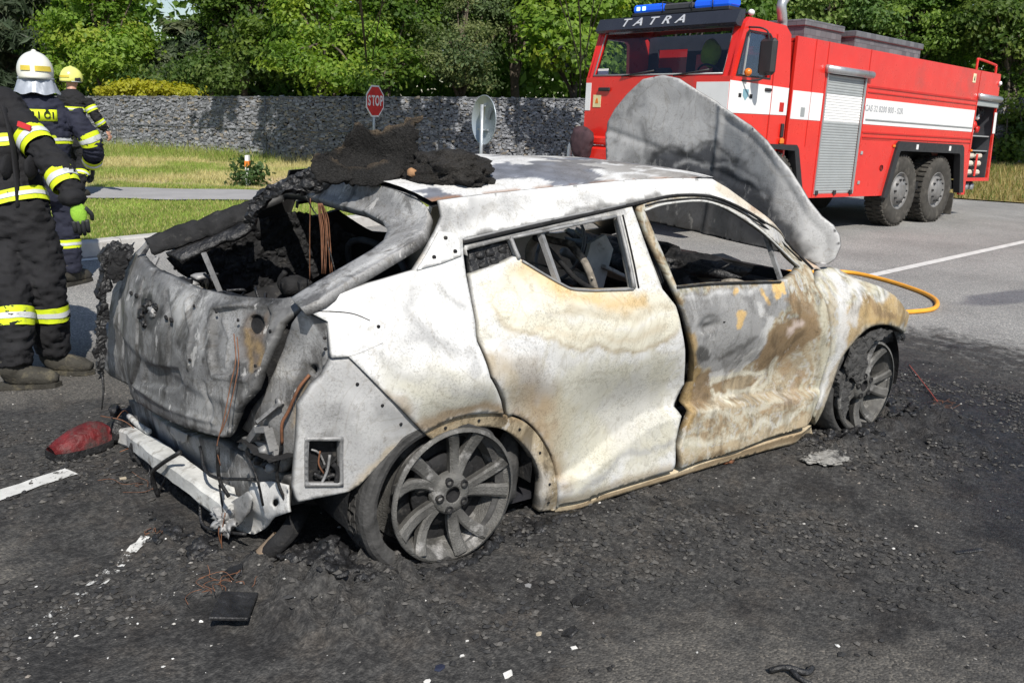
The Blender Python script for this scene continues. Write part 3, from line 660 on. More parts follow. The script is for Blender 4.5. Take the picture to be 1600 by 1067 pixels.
_zt = np.linspace(0, 1.6, 321)
_wt = np.interp(_zt, [0, .05, .12, .25, .45, .65, .80, .93, 1.05, 1.25, 1.36, 1.45, 1.6], [.78, .80, .845, .868, .875, .885, .88, .85, .795, .705, .645, .57, .42])
_k = np.exp(-np.linspace(-2, 2, 17)**2); _k /= _k.sum(); _wt = np.convolve(np.pad(_wt, 8, 'edge'), _k, 'valid')
def side_w(x, z):
    w = np.interp(z, _zt, _wt)
    w = w - .13*np.clip((-x-.22)/.5, 0, 1.5)**2 - .14*np.clip((x-2.7)/.5, 0, 1.5)**2
    w = w - .30*smooth(x, 1.8, 2.4)*smooth(z, .70, 1.05)**1.5
    w = w + .060*np.exp(-((x-.06)/.38)**2-((z-.71)/.13)**2) + .045*np.exp(-((x-2.62)/.38)**2-((z-.62)/.16)**2)
    w = w - .085*np.exp(-np.clip(z-.40, 0, 1)**2/.20**2-np.clip(.40-z, 0, 1)**2/.3**2)*smooth(x, .42, .85)*(1-smooth(x, 1.95, 2.3))
    # haunch crease over the rear wheel, shoulder line, kicked-out lower door
    hz = .86+.05*np.sin((x+.5)*1.6); w = w + .016*(np.exp(-np.clip(z-hz, 0, 1)/.05)*(z > hz)+np.exp(-np.clip(hz-z, 0, 1)/.16)*(z <= hz))*smooth(x, -.6, -.2)*(1-smooth(x, .5, 1.0))
    lz = .20+.16*smooth(x, .55, 1.15)-.05*smooth(x, 1.3, 2.1); w = w + .062*(1-smooth(z, lz-.02, lz+.012))*smooth(x, .45, .7)*(1-smooth(x, 2.1, 2.3))
    w = w - .012*np.exp(-((z-.80-.03*x)/.012)**2)*smooth(x, .3, .5)*(1-smooth(x, 2.0, 2.3))*0
    return w
class Side:
    axis = 1
    def __init__(s, off=0.0, wr=0.0022, relief=None): s.off = off; s.wr = wr; s.relief = relief
    def F(s, P): return P[:, 1]+side_w(P[:, 0], P[:, 2])-s.off
    def par(s, p): return (p[0], p[2])
    def lift(s, A):
        x, z = A[:, 0], A[:, 1]; q = np.stack([x, 0*x, z], 1)
        n = fbm(q, 3.5, 3, 5)*s.wr+fbm(q, 14, 2, 9)*s.wr*.35
        if s.relief is not None: n = n+s.relief(A)
        return np.stack([x, -side_w(x, z)+s.off+n, z], 1)
    inward = np.array([0, 1.0, 0])
class Rear:
    """surface x = g(y, z)"""
    def __init__(s, g, wr=0.004, inward=(1.0, 0, -.1), relief=None): s.g = g; s.wr = wr; s.inward = np.array(inward); s.relief = relief
    def F(s, P): return P[:, 0]-s.g(P[:, 1], P[:, 2])
    def par(s, p): return (p[1], p[2])
    def lift(s, A):
        y, z = A[:, 0], A[:, 1]; q = np.stack([0*y, y, z], 1)
        n = fbm(q, 4.5, 3, 25)*s.wr+fbm(q, 16, 2, 29)*s.wr*.35
        if s.relief is not None: n = n+s.relief(A)
        return np.stack([s.g(y, z)+n, y, z], 1)
def px2par(S, px):
    return np.array([S.par(hit(p[0], p[1], S.F)) for p in px])
def panel(name, S, px, holes=(), mat='burnt', parent=None, step=.014, lip=.02, paint=None, par=False, inner=None):
    out = np.array(px) if par else px2par(S, px)
    hs = [np.array(h) if par else px2par(S, h) for h in holes]
    P, T, bd = sheet2d(out, hs, step)
    V = S.lift(P); C = paint(P, V) if paint else np.tile(GREY, (len(V), 1))
    # orientation: face against the inward direction
    n = np.cross(V[T[:, 1]]-V[T[:, 0]], V[T[:, 2]]-V[T[:, 0]]).sum(0)
    if n@S.inward > 0: T = T[:, ::-1]; bd = [(b, a) for a, b in bd]
    F = [tuple(t) for t in T]; base = len(V); m = {}
    Vl = list(V); Cl = list(C)
    for a, b in bd:
        for i in (a, b):
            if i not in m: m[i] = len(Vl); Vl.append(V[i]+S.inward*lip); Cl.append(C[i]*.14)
        F.append((b, a, m[a], m[b]))
    return mesh_obj(name, Vl, F, M[mat], parent, True, Cl)
def zones(S, zs, base, wob=.02, wsc=9.0, tone=.10, swirl=None, gain=1.0):
    """stain and shading painter in panel coordinates: each zone is (outline, colour, feather, amount)"""
    Z = [(px2par(S, z[0]), np.array(z[1]), z[2], z[3]) for z in zs]
    def f(P, V):
        q = np.stack([P[:, 0], P[:, 1], 0*P[:, 0]], 1)
        w = np.stack([fbm(q, wsc, 4, 41), fbm(q, wsc, 4, 57)], 1)*wob*1.6
        C = np.tile(np.array(base, float), (len(P), 1))
        C *= (1+tone*fbm(q, 6, 4, 71))[:, None]
        if swirl:
            pal, freq, sc_, amt = swirl; n = fbm(q+np.column_stack([w, 0*w[:, 0]])*6, sc_, 4, 101)+.35*fbm(q, sc_*.5, 2, 103)
            u = np.mod(n*freq, 1.0)*(len(pal)-1); i0 = np.clip(u.astype(int), 0, len(pal)-2); fr_ = smooth(u-i0, .15, .85)[:, None]; pa = np.array(pal)
            C = C*(1-amt)+(pa[i0]*(1-fr_)+pa[i0+1]*fr_)*amt
            ed = np.abs(np.mod(n*freq*(len(pal)-1)*.5, 1.0)-.5); C *= (1-.38*amt*(1-smooth(ed, .0, .10)))[:, None]
        for poly, c, fe, amt in Z:
            sd = poly_sd(P+w, poly)+fbm(q, wsc*3, 3, 83)*fe*.8
            k = (1-smooth(sd, -fe, fe))*amt
            cc = c*(1+.14*fbm(q, 11, 4, int(c[0]*997)))[:, None]
            C = C*(1-k[:, None])+cc*k[:, None]
        return np.clip(C*gain, .01, .82)
    return f
def band(px, r):
    """thick polyline as an outline"""
    p = np.array(px, float); t = np.gradient(p, axis=0); t /= np.linalg.norm(t, axis=1)[:, None]; n = np.stack([-t[:, 1], t[:, 0]], 1)*r
    return np.vstack([p+n, (p-n)[::-1]])
def ell(cx, cy, rx, ry, rot=0, n=16):
    t = np.linspace(0, 2*PI, n, endpoint=False); c, s = math.cos(rot), math.sin(rot)
    return np.stack([cx+rx*np.cos(t)*c-ry*np.sin(t)*s, cy+rx*np.cos(t)*s+ry*np.sin(t)*c], 1)
def blob(c, r, seed=0, amp=.25, sub=3, fr=3.0, flat=None):
    bm = bmesh.new(); bmesh.ops.create_icosphere(bm, subdivisions=sub, radius=1.0)
    V = np.array([v.co for v in bm.verts]); F = [[v.index for v in f.verts] for f in bm.faces]; bm.free()
    n = fbm(V+seed*3.7, fr*.6, 4, seed, .6); V = V*(1+amp*1.7*n[:, None])*np.array(r)
    if flat is not None: V[:, 2] = np.maximum(V[:, 2], flat)
    return V+np.array(c), F

def wire(name, pts, r, parent, mat='copper', n=5): return MB().tube(catmull(pts, 5), r, n).build(name, M[mat], parent)
car = empty('burnt_car', (0, 0, 0))
tag(car, 'burnt-out pale hatchback with its bonnet up standing on charred asphalt', 'car')
SD = Side()
arch_out = catmull([(663, 676), (700, 657), (739, 647.5), (790, 648), (829.5, 667), (860, 714), (870.5, 762), (868, 797)], 5)
arch_in = catmull([(676, 687), (705, 674), (739, 667), (786, 671), (821, 697), (844.6, 736), (847.5, 765), (842, 799)], 5)
ao_q = [tuple(p) for p in arch_out if p[0] <= 792]

# body side: quarter panel, pillar and roof rail in one pressing
q_px = [(472, 482), (500, 470), (576, 444), (647, 423), (664, 395), (683, 361), (692, 339), (687, 314), (760, 304), (847, 295), (920, 288), (989, 281.5), (1060, 279), (1113, 280), (1137, 294), (1175, 322), (1216, 357), (1250, 390), (1283, 421),
        (1271, 420), (1232, 380), (1194, 346), (1153, 321.5), (1110, 305.5), (1059, 304), (1019, 311), (977, 320), (850, 346), (723, 374), (724, 400), (728, 430), (735, 465), (745, 533), (766, 590), (783, 626), (788, 648)]
q_px += ao_q[::-1][1:] + [(604, 616), (545, 557), (519, 559), (513, 503)]
paint_q = zones(SD, [
    (ell(770, 322, 62, 16, -.2), GREY*.8, .04, .75), (ell(905, 318, 40, 8, -.15), GREY*.7, .03, .7), (ell(700, 338, 34, 26), GREY*.7, .04, .7), (ell(640, 520, 50, 26, .4), GREY*.95, .06, .5), (ell(600, 460, 40, 12, -.3), GREY, .03, .35),
    ([(500, 488), (560, 492), (640, 470), (650, 500), (560, 560), (520, 530)], WHITE*.97, .03, .6),
    (band([(655, 440), (640, 480), (660, 520), (700, 545), (745, 548)], 9), GREY*.85, .025, .75), (band([(690, 450), (700, 470), (725, 480), (735, 470)], 4), GREY*.7, .015, .7),
    (ell(742, 572, 14, 17, .3), GREY*1.1, .008, .8),
    ([(600, 570), (700, 575), (780, 600), (786, 650), (739, 650), (663, 676), (610, 620)], OLIVE*.95, .06, .75), (band([(560, 540), (620, 575), (690, 600), (760, 610)], 8), GREY*.9, .03, .6),
    (band([(650, 672), (700, 648), (745, 637), (790, 640)], 11), BROWN*1.3, .02, .8),
    (band([(560, 600), (610, 625), (660, 672)], 6), BROWN*1.4, .02, .6),
    (band([(1120, 285), (1175, 323), (1230, 370), (1283, 421)], 9), TAN*1.1, .02, .65),
    (band([(1175, 323), (1230, 370), (1283, 421)], 4), RUSTC, .012, .5),
    (band([(723, 376), (850, 348), (977, 321), (1059, 305)], 5), DARK*1.5, .008, .8),
    (band([(700, 318), (690, 345), (668, 395), (650, 424)], 6), MID, .012, .6),
    (ell(655, 400, 14, 10), TAN, .01, .6)], WHITE, .022)
panel('body_side', SD, q_px, mat='burnt', parent=car, paint=paint_q)
# plate on the pillar
SP = Side(-.006, .001)
pc = panel('pillar_plate', SP, [(686, 362), (711, 364), (721, 378), (721, 400), (690, 412), (652, 422), (668, 396)], mat='burnt', parent=car, lip=.006, step=.012, paint=zones(SP, [(ell(700, 380, 8, 8), GREY, .01, .5)], WHITE))
for (hx, hy) in ((696, 372), (678, 402), (711, 393)):
    p = hit(hx, hy, SP.F); MB().lathe([(0, 0), (.008, 0), (.008, .004)], (p[0], p[1]-.003, p[2]), 'y', 10).build('bolt_hole', M['soot'], pc)

# arch flange with its clip holes
SA = Side(.010, .002)
fl = panel('arch_flange', SA, list(map(tuple, arch_out))+list(map(tuple, arch_in[::-1])), mat='burnt_dark', parent=car, step=.012, lip=.05,
           paint=zones(SA, [(band(arch_out[:20], 6), BROWN*1.4, .02, .7), (band(arch_in[20:], 10), GREY*1.3, .03, .6)], TAN*.95))
for k in (4, 11, 18, 23, 29, 33):
    a = (arch_out[k]+arch_in[k])/2; p = hit(a[0], a[1], SA.F)
    MB().lathe([(0, 0), (.006, 0), (.006, .004)], (p[0], p[1]-.003, p[2]), 'y', 8).build('clip_hole', M['soot'], fl)

# rear door
SDR = Side(.002)
rd = [(727, 384), (850, 355), (976, 325), (987, 323), (1000, 358), (1014, 397), (1035, 452), (1056, 478), (1064, 508), (1070, 560), (1069, 600), (1065, 650), (1056, 690), (1051, 736), (960, 763), (874, 789)]
rd += [tuple(p) for p in (arch_out+np.array([3, -2])) if p[0] > 795][::-1] + [(795, 650), (790, 626), (773, 590), (752, 533), (742, 465), (737, 430), (732, 405)]
rw = [(798, 370), (803, 385), (811, 403), (818, 408), (853, 429), (878, 443), (896, 451), (933, 453), (990, 451), (980, 400), (964, 336), (880, 353)]
rh = [(729, 391), (796, 373.5), (808, 401), (786, 412), (737, 430)]
creamz = [(750, 442), (790, 425), (818, 409), (853, 432), (896, 455), (992, 455), (1040, 462), (1062, 500), (1058, 525), (1020, 545), (960, 547), (900, 545), (850, 533), (800, 505), (765, 475)]
paint_rd = zones(SDR, [
    ([(745, 545), (830, 560), (900, 640), (885, 780), (850, 700), (800, 640)], TAN*.85, .05, .85), (ell(850, 640, 22, 50, -.5), BROWN*1.5, .05, .6), (ell(960, 690, 70, 30, -.3), GREY*.95, .05, .6),
    ([(880, 560), (1060, 560), (1060, 700), (900, 760), (860, 650)], OLIVE*1.0, .08, .7),
    (ell(985, 640, 45, 60, .4), GREY*1.05, .06, .6), (ell(830, 590, 40, 22, .7), GREY*.95, .04, .6), (band([(905, 770), (960, 722), (1010, 700), (1050, 690)], 4), GREY*.8, .012, .7), (creamz, CREAM, .012, .95), (band([(790, 450), (830, 480), (900, 505), (980, 508), (1045, 495)], 3), WHITE, .012, .6), (band([(840, 512), (900, 526), (970, 528), (1040, 515)], 4), TAN*1.1, .015, .5),
    (band([(820, 412), (855, 436), (900, 462), (960, 474), (1010, 470)], 10), OCHRE*1.2, .03, .75),
    (band([(800, 420), (840, 440), (880, 462)], 10), OCHRE*1.1, .03, .5),
    (band([(850, 488), (920, 492), (990, 490), (1050, 478)], 4), TAN*.85, .02, .6),
    (band([(770, 475), (800, 505), (850, 531), (900, 544), (960, 546), (1020, 543), (1056, 525)], 3), TAN*.8, .008, .7),
    (band([(776, 520), (830, 545), (900, 570)], 8), GREY*1.15, .03, .5),
    (band([(727, 386), (850, 357), (976, 327)], 9), MID*.75, .012, .95), (band([(968, 330), (982, 400), (995, 451)], 6), GREY, .012, .6),
    (band([(1005, 365), (1020, 405), (1036, 450)], 4), GREY*.9, .01, .5),
    (band([(798, 640), (835, 665), (866, 712), (876, 762)], 7), BROWN*1.4, .02, .6),
    (band([(870, 785), (960, 758), (1052, 732)], 7), TAN, .02, .6)], WHITE*.93, .022, 9, .1, ([WHITE, CREAM*1.02, WHITE*.95, OLIVE*1.2, WHITE*.9, WHITE], 1.5, 1.9, .55))
dr = panel('rear_door', SDR, rd, [rw, rh], parent=car, paint=paint_rd, lip=.035)
SI = Side(.03, .012)
panel('corner_trim', SI, [(732, 391), (795, 373), (809, 404), (780, 413), (736, 430)], mat='char', parent=dr, step=.012, paint=None)
for k, (x, y) in enumerate(((750, 400), (765, 396), (772, 408), (755, 415), (785, 392))):
    p = hit(x, y, SI.F); V, F = blob(p, (.02, .012, .016), 60+k, .5, 2); mesh_obj('melted_lump', V, F, M['char'], dr, True)
p0, p1 = at_y(841, 356, -.71), at_y(871, 442, -.80)
MB().bar(p0, p1, .022, .02).build('window_divider', M['bare'], dr)
MB().tube(catmull([at_y(836, 372, -.66), at_y(846, 378, -.60), at_y(880, 415, -.58), at_y(905, 440, -.62), at_y(945, 462, -.66)], 5), .012, 7).build('window_guide', M['soot'], dr)

# front door
_hd = hit(1109, 504, Side(.002).F)
def door_rel(A):
    dx, dz = A[:, 0]-_hd[0], A[:, 1]-_hd[2]; e = np.sqrt((dx/.085)**2+((dz+.01)/.050)**2)
    return .022*(1-smooth(e, .35, 1.0))-.014*np.exp(-(dx/.055)**2-((dz-.004)/.016)**2)+.004*np.sin(A[:, 0]*14+A[:, 1]*9)*smooth(.75-A[:, 1], 0, .2)
SFD = Side(.002, .0035, door_rel)
fd = [(997, 323), (1019, 314), (1059, 307), (1110, 308.5), (1153, 324.5), (1194, 349), (1232, 383), (1268, 421), (1274, 446), (1291, 477), (1297, 524), (1295, 556), (1283, 614), (1270, 651), (1262, 665), (1160, 700), (1064, 732), (1063, 700), (1072, 672), (1079, 640), (1082, 595), (1080, 524), (1072, 491), (1055, 452), (1031, 405), (1012, 366), (1002, 340)]
fw = [(1006, 328), (1039, 318), (1094, 313), (1129, 322), (1161, 340), (1194, 363.5), (1250, 418), (1222, 440), (1177, 441), (1114, 443), (1058, 449), (1040, 405), (1022, 365)]
paint_fd = zones(SFD, [
    ([(1075, 560), (1120, 545), (1200, 560), (1260, 500), (1292, 500), (1290, 560), (1262, 640), (1180, 668), (1075, 690)], TAN*.8, .05, .35),
    ([(1210, 510), (1275, 490), (1286, 520), (1230, 560), (1190, 580), (1170, 560)], BROWN*1.05, .012, .95),
    ([(1085, 585), (1130, 575), (1190, 590), (1180, 612), (1110, 622), (1088, 640)], BROWN*1.0, .010, .9),
    ([(1060, 452), (1140, 445), (1225, 445), (1240, 470), (1200, 510), (1180, 560), (1120, 588), (1092, 575), (1080, 520)], GREY*.72, .014, .97),
    ([(1092, 478), (1125, 472), (1140, 490), (1120, 530), (1100, 520)], MID*.8, .02, .8),
    (band([(1180, 470), (1205, 500), (1180, 545), (1150, 580), (1105, 592)], 5), WHITE*.8, .006, .85),
    (band([(1108, 598), (1150, 582), (1196, 580), (1180, 605), (1130, 618), (1108, 606)], 4), CREAM*.95, .005, .9),
    (ell(1155, 598, 26, 11, -.3), TAN*.85, .01, .8),
    (band([(1100, 660), (1120, 610), (1135, 650)], 5), CREAM*.8, .02, .6),
    (band([(1078, 520), (1082, 580), (1080, 640), (1070, 680)], 8), OCHRE*.7, .010, .85),
    (band([(1220, 560), (1250, 590), (1240, 625), (1190, 645)], 7), BROWN*1.3, .012, .7),
    (band([(1280, 470), (1290, 520), (1284, 600), (1268, 645)], 7), OLIVE*1.05, .02, .8),
    ([(1228, 470), (1240, 462), (1270, 470), (1280, 490), (1262, 500), (1240, 492)], BROWN*1.2, .010, .85), (band([(1140, 610), (1180, 612), (1205, 590), (1215, 560)], 4), CREAM*.85, .005, .8), (band([(1100, 628), (1150, 632), (1200, 618), (1235, 590), (1250, 560)], 4), TAN*.7, .006, .8), (band([(1095, 645), (1160, 648), (1220, 632)], 4), CREAM*.8, .006, .7), (ell(1098, 555, 10, 14), np.array([.05, .048, .045]), .012, .8), (band([(1062, 462), (1110, 455), (1200, 450)], 4), GREY*1.3, .01, .7), (band([(1120, 565), (1150, 545), (1185, 520)], 3), DARK*1.4, .010, .7),
    (band([(1235, 520), (1258, 505), (1240, 508)], 4), np.array([.6, .5, .45]), .012, .8),
    ([(1206, 445), (1226, 446), (1228, 462), (1222, 461), (1216, 467), (1208, 460)], OCHRE*1.35, .004, 1), (ell(1150, 454, 5, 7), OCHRE*1.2, .004, .9),
    ([(1184, 452), (1190, 452), (1203, 468), (1196, 470)], OCHRE*1.2, .004, .9), (ell(1161, 499, 5, 7), OCHRE*1.2, .004, .9),
    (band([(1010, 335), (1094, 309), (1155, 328), (1230, 384)], 5), GREY*1.2, .01, .7),
    (band([(1066, 697), (1160, 676), (1250, 648)], 5), CREAM*.9, .012, .6), (band([(1062, 715), (1160, 692), (1262, 660)], 8), TAN, .02, .7)], OLIVE*.85, .028, 10, .16, ([CREAM*.8, TAN*.95, BROWN*1.2, OLIVE*.9, GREY*1.1, TAN*.75, CREAM*.8], 2.2, 2.6, .9))
df = panel('front_door', SFD, fd, [fw], mat='burnt_door', parent=car, paint=paint_fd, lip=.035, step=.0095)
p0, p1 = at_y(1195, 364, -.69), at_y(1221, 441, -.80)
MB().bar(p0, p1, .02, .02).build('window_divider', M['bare'], df)
# handle recess: a shallow cup between two dark sockets
for (hx, hy, rr) in ((1087, 506, .015), (1131, 503, .015)):
    p = hit(hx, hy, SFD.F); V, F = blob((p[0], p[1]+.010, p[2]), (rr*1.5, .010, rr*.8), int(hx), .2, 2); mesh_obj('handle_socket', V, F, M['soot'], df, True)

# front wing
SF_ = Side(.0, .005)
wing = [(1282, 423), (1296, 419), (1307, 419), (1334, 434), (1373, 447), (1397, 461), (1413, 483), (1419, 506), (1413, 520)]
farch = catmull([(1413, 520), (1397, 510), (1374, 508), (1354, 516), (1334, 536), (1314, 564), (1299, 607), (1283, 648), (1273, 664)], 4)
wing += [tuple(p) for p in farch[1:]] + [(1273, 651), (1286, 614), (1298, 556), (1300, 524), (1294, 477), (1277, 446)]
paint_w = zones(SF_, [
    ([(1330, 470), (1400, 465), (1420, 500), (1395, 508), (1350, 510), (1318, 550), (1310, 520)], OCHRE*.8, .015, .8),
    (band([(1300, 425), (1315, 470), (1318, 520), (1300, 590), (1285, 640)], 8), WHITE*.85, .010, .85),
    (band([(1335, 440), (1340, 470), (1332, 510)], 7), WHITE*.8, .010, .8), (band([(1360, 470), (1380, 490), (1400, 497)], 5), BROWN*1.1, .008, .8),
    (band([(1395, 508), (1354, 514), (1320, 552), (1300, 600), (1283, 646)], 5), TAN*.8, .012, .7)], OLIVE*.95, .03, 10, .16, ([WHITE*.85, OLIVE, TAN*.9, GREY, CREAM*.85, WHITE*.85], 2.0, 2.6, .75))
panel('front_wing', SF_, wing, mat='burnt_door', parent=car, paint=paint_w, lip=.04)
# sill
SS = Side(.012, .004)
panel('sill', SS, [(866, 792), (960, 766), (1060, 736), (1160, 703), (1268, 664), (1270, 678), (1160, 714), (1058, 746), (960, 775), (868, 801)], mat='burnt', parent=car, paint=zones(SS, [(band([(900, 792), (1060, 743), (1260, 672)], 4), BROWN*1.3, .02, .7)], TAN*1.2), lip=.12)
# dark gap behind the door shuts
MB().bar((1.02, -.62, 1.29), (1.10, -.75, .93), .05, .06).bar((1.10, -.72, .95), (1.22, -.70, .10), .09, .05).build('centre_pillar', M['soot'], car)

# rain gutter, window seals and edge rails along the openings
def rail(name, px, off, r, mat, parent, S0=None, closed=False, flat=1.0):
    S0 = S0 or Side(off, 0); pts = np.array([hit(x, y, S0.F) for x, y in px]); pts = catmull(pts, 4); return MB().tube(pts, r, 7, flat=flat).build(name, M[mat], parent)
rail('gutter_seal', [(724, 379), (850, 350.5), (977, 322.5), (1019, 312.5), (1059, 305.5), (1110, 307), (1153, 323), (1194, 347.5), (1232, 381.5), (1270, 420)], -.002, .0065, 'soot', car)
rail('gutter_rail', [(724, 375), (850, 346), (977, 319.5)], -.004, .005, 'bare', car)
rail('window_edge', [(798, 372), (880, 355), (963, 338)], .0, .007, 'bare', dr); rail('window_edge', [(966, 338), (981, 400), (991, 450)], -.002, .009, 'bare', dr); rail('window_edge', [(973, 336), (988, 400), (998, 450)], -.001, .004, 'soot', dr)
rail('window_edge', [(798, 372), (804, 388), (811, 404)], -.002, .009, 'bare', dr); rail('window_edge', [(816, 407.5), (853, 430), (878, 444), (897, 452), (933, 454), (990, 452)], -.002, .005, 'bare', dr)
rail('window_edge', [(1007, 329), (1039, 319), (1094, 314), (1129, 323), (1161, 341), (1194, 364.5), (1248, 417)], -.002, .0055, 'pale', df); rail('window_edge', [(1008, 322), (1039, 314.5), (1094, 310.5), (1131, 318), (1165, 335), (1197, 356), (1252, 408)], -.001, .0045, 'soot', df)
rail('window_edge', [(1058, 449), (1114, 443.5), (1177, 441.5), (1220, 441)], -.003, .005, 'soot', df)
rail('haunch_crease', [(478, 486.5), (520, 487), (552, 490.5), (578, 501)], .001, .0022, 'soot', car); rail('joint_line', [(545, 557), (566, 550), (598, 536)], .001, .0016, 'bare', car)
# roof
def roof_z(x, y):
    e = np.interp(x, [-.05, .1, .57, 1.06, 1.5, 1.75, 1.95, 2.1], [1.285, 1.303, 1.336, 1.364, 1.356, 1.325, 1.29, 1.25])
    c = np.interp(x, [-.05, .1, .5, .9, 1.4, 1.8, 2.1], [1.32, 1.345, 1.388, 1.412, 1.406, 1.368, 1.305])
    t = np.clip(np.abs(y)/.60, 0, 1.2)
    return e+(c-e)*(1-t**2.6)
nx, ny = 120, 70; V = []; Cc = []
for i in range(nx+1):
    for j in range(ny+1):
        y = -.615+1.23*j/ny; xf = 1.40+.62*(1-(abs(y)/.615)**2.4); x = .05+(xf-.05)*i/nx
        V.append((x, y, 0))
V = np.array(V); V[:, 2] = roof_z(V[:, 0], V[:, 1])+fbm(V, 2.2, 4, 3)*.011+fbm(V, 9, 2, 4)*.0025
pq = np.stack([V[:, 0], V[:, 1], 0*V[:, 0]], 1)
C = np.tile(WHITE*.98, (len(V), 1))
k = smooth(fbm(pq*np.array([1, 2.2, 1]), 2.6, 5, 8)+.35*fbm(pq, 14, 4, 23)+.55*np.exp(-((V[:, 0]-.85)/.45)**2-((V[:, 1]+.30)/.16)**2)+.25*np.exp(-((V[:, 0]-1.5)/.35)**2-((V[:, 1]+.1)/.4)**2), .22, .30)[:, None]; C = C*(1-k)+np.array([.17, .18, .21])*(1+.5*fbm(pq, 14, 4, 22))[:, None]*k  # bluish patches: reflections painted into the roof colour
k = (smooth(V[:, 0]+.3*fbm(pq, 2, 3, 19), .55, 1.3)*smooth(fbm(pq*np.array([1, 1.8, 1]), 9, 5, 12)+.30, .0, .35))[:, None]*.8; C = C*(1-k)+np.array([.21, .19, .17])*k
k = (smooth(-V[:, 1], .56, .60)*smooth(fbm(pq, 12, 4, 15)+.3, .1, .3))[:, None]*.8; C = C*(1-k)+RUSTC*.9*k
F = [(i*(ny+1)+j, (i+1)*(ny+1)+j, (i+1)*(ny+1)+j+1, i*(ny+1)+j+1) for i in range(nx) for j in range(ny)]
mesh_obj('roof', V, F, M['burnt'], car, True, C)
mesh_obj('headlining_soot', V-np.array([0, 0, .02]), [f[::-1] for f in F], M['soot'], car, True)

# left side: the same pressings mirrored, seen from inside through the openings
for nm in ('body_side', 'rear_door', 'front_door', 'front_wing', 'sill', 'centre_pillar'):
    s = [o for o in car.children if o.name.split('.')[0] == nm][0]
    vs = np.array([v.co for v in s.data.vertices]); vs[:, 1] *= -1
    vs[:, 1] -= .004
    kx = smooth(vs[:, 0]+.15*fbm(vs, 5, 3, 6), .75, .95)*(1-smooth(vs[:, 0]+.1*fbm(vs, 4, 3, 7), 1.9, 2.2)); cc_ = np.array([.022, .021, .021])*(1-kx[:, None])+np.array([.74, .65, .53])*kx[:, None]*(1+.3*fbm(vs, 7, 4, 8))[:, None]  # beige lightened in colour to stand in for sunlight on the inner panels
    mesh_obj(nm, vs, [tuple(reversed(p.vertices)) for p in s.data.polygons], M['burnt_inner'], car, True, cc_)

# bonnet, hinged up in front of the windscreen opening
def hood_g(y, z):
    return np.interp(y, [-1.0, -.85, -.62, -.45, -.2, -.02, .02, .3, .6, .9], [2.52, 2.43, 2.27, 2.215, 2.21, 2.225, 2.225, 2.16, 2.08, 2.02])+.06*(z-1.3)+.02*np.sin((z-.9)*4)
_hp = []
def hood_rel(A):
    q = np.stack([A[:, 0], A[:, 1], 0*A[:, 0]], 1); n = fbm(q, 2.6, 3, 77)*.020
    d = smin_path(A, _hp[0]) if _hp else np.full(len(A), 9.0)
    return n+.005*np.exp(-((d-.05)/.012)**2)-.012*np.exp(-(np.abs(A[:, 0]+.02)/.02)**2)+.008*np.exp(-((A[:, 1]-1.35-.25*A[:, 0])/.02)**2)*smooth(A[:, 0], -.5, -.2)
SH = Rear(hood_g, .004, (1.0, 0, 0), hood_rel)
hood = [(946, 245), (944, 208), (948, 190), (958, 172), (978, 147), (1003, 124), (1034, 117.5), (1059, 123), (1099, 148), (1138, 174), (1172, 196), (1200, 220), (1232, 262), (1262, 312), (1282, 338), (1300, 352), (1309, 368), (1311, 384), (1303, 404), (1291, 413), (1272, 412), (1240, 400), (1193, 388), (1100, 366), (1010, 346), (950, 330)]
_hp.append(px2par(SH, [(1138, 174), (1172, 196), (1200, 220), (1232, 262), (1262, 312), (1282, 338), (1300, 352), (1311, 378), (1303, 404)]))
paint_h = zones(SH, [
    ([(985, 300), (1060, 280), (1130, 285), (1200, 320), (1262, 385), (1272, 414), (1190, 392), (1000, 350)], np.array([.030, .028, .027]), .03, .96),
    ([(1060, 250), (1100, 225), (1140, 235), (1200, 300), (1250, 380), (1200, 400), (1000, 330), (1000, 260), (1030, 235)], np.array([.075, .077, .082]), .05, .92),
    ([(1015, 250), (1035, 236), (1060, 240), (1100, 225), (1150, 260), (1200, 320), (1230, 370), (1190, 380), (1100, 300)], np.array([.05, .052, .058]), .03, .9),
    (band([(1020, 240), (1050, 232), (1075, 240), (1100, 222), (1130, 240), (1165, 262)], 3), BLACK, .012, .8),
    (band([(1050, 262), (1075, 248), (1100, 255), (1140, 262), (1170, 280), (1200, 310)], 3), GREY*.8, .012, .7), (band([(1085, 270), (1125, 290), (1160, 320)], 3), GREY*.7, .012, .65), (band([(1020, 262), (1050, 280), (1090, 275), (1110, 300)], 2.5), GREY*.7, .01, .65), (band([(1110, 230), (1140, 250), (1150, 275), (1185, 290)], 3), GREY*.75, .01, .6),
    (band([(1000, 190), (1005, 215), (1012, 245)], 6), MID*.55, .02, .7),
    ([(1000, 130), (1034, 120), (1070, 130), (1100, 152), (1108, 215), (1060, 215), (1010, 180)], GREY*1.0, .05, .75),
    (ell(1045, 142, 40, 14, .2), MID*.9, .03, .5),
    ([(1105, 158), (1160, 190), (1205, 228), (1240, 280), (1200, 260), (1112, 210)], GREY*.78, .03, .8),  # lit left, darker right of the crease and bright lip painted as shading
    (band([(1200, 222), (1236, 270), (1266, 320), (1300, 356), (1309, 380), (1296, 410)], 9), GREY*1.25, .02, .9),
    ([(1230, 300), (1275, 335), (1308, 372), (1296, 410), (1262, 380)], GREY*1.05, .03, .8),
    (band([(1060, 122), (1138, 172), (1200, 216)], 2.5), WHITE*.8, .006, .8), (ell(985, 250, 12, 18), MID*.6, .02, .7)], GREY*.95, .025, 8, .15, ([GREY*1.05, GREY*.85, GREY*.7, GREY*.95, GREY*.8, GREY*1.05], 2.0, 1.6, .7))
panel('bonnet', SH, hood, mat='burnt_hood', parent=car, paint=paint_h, lip=.012, step=.014)

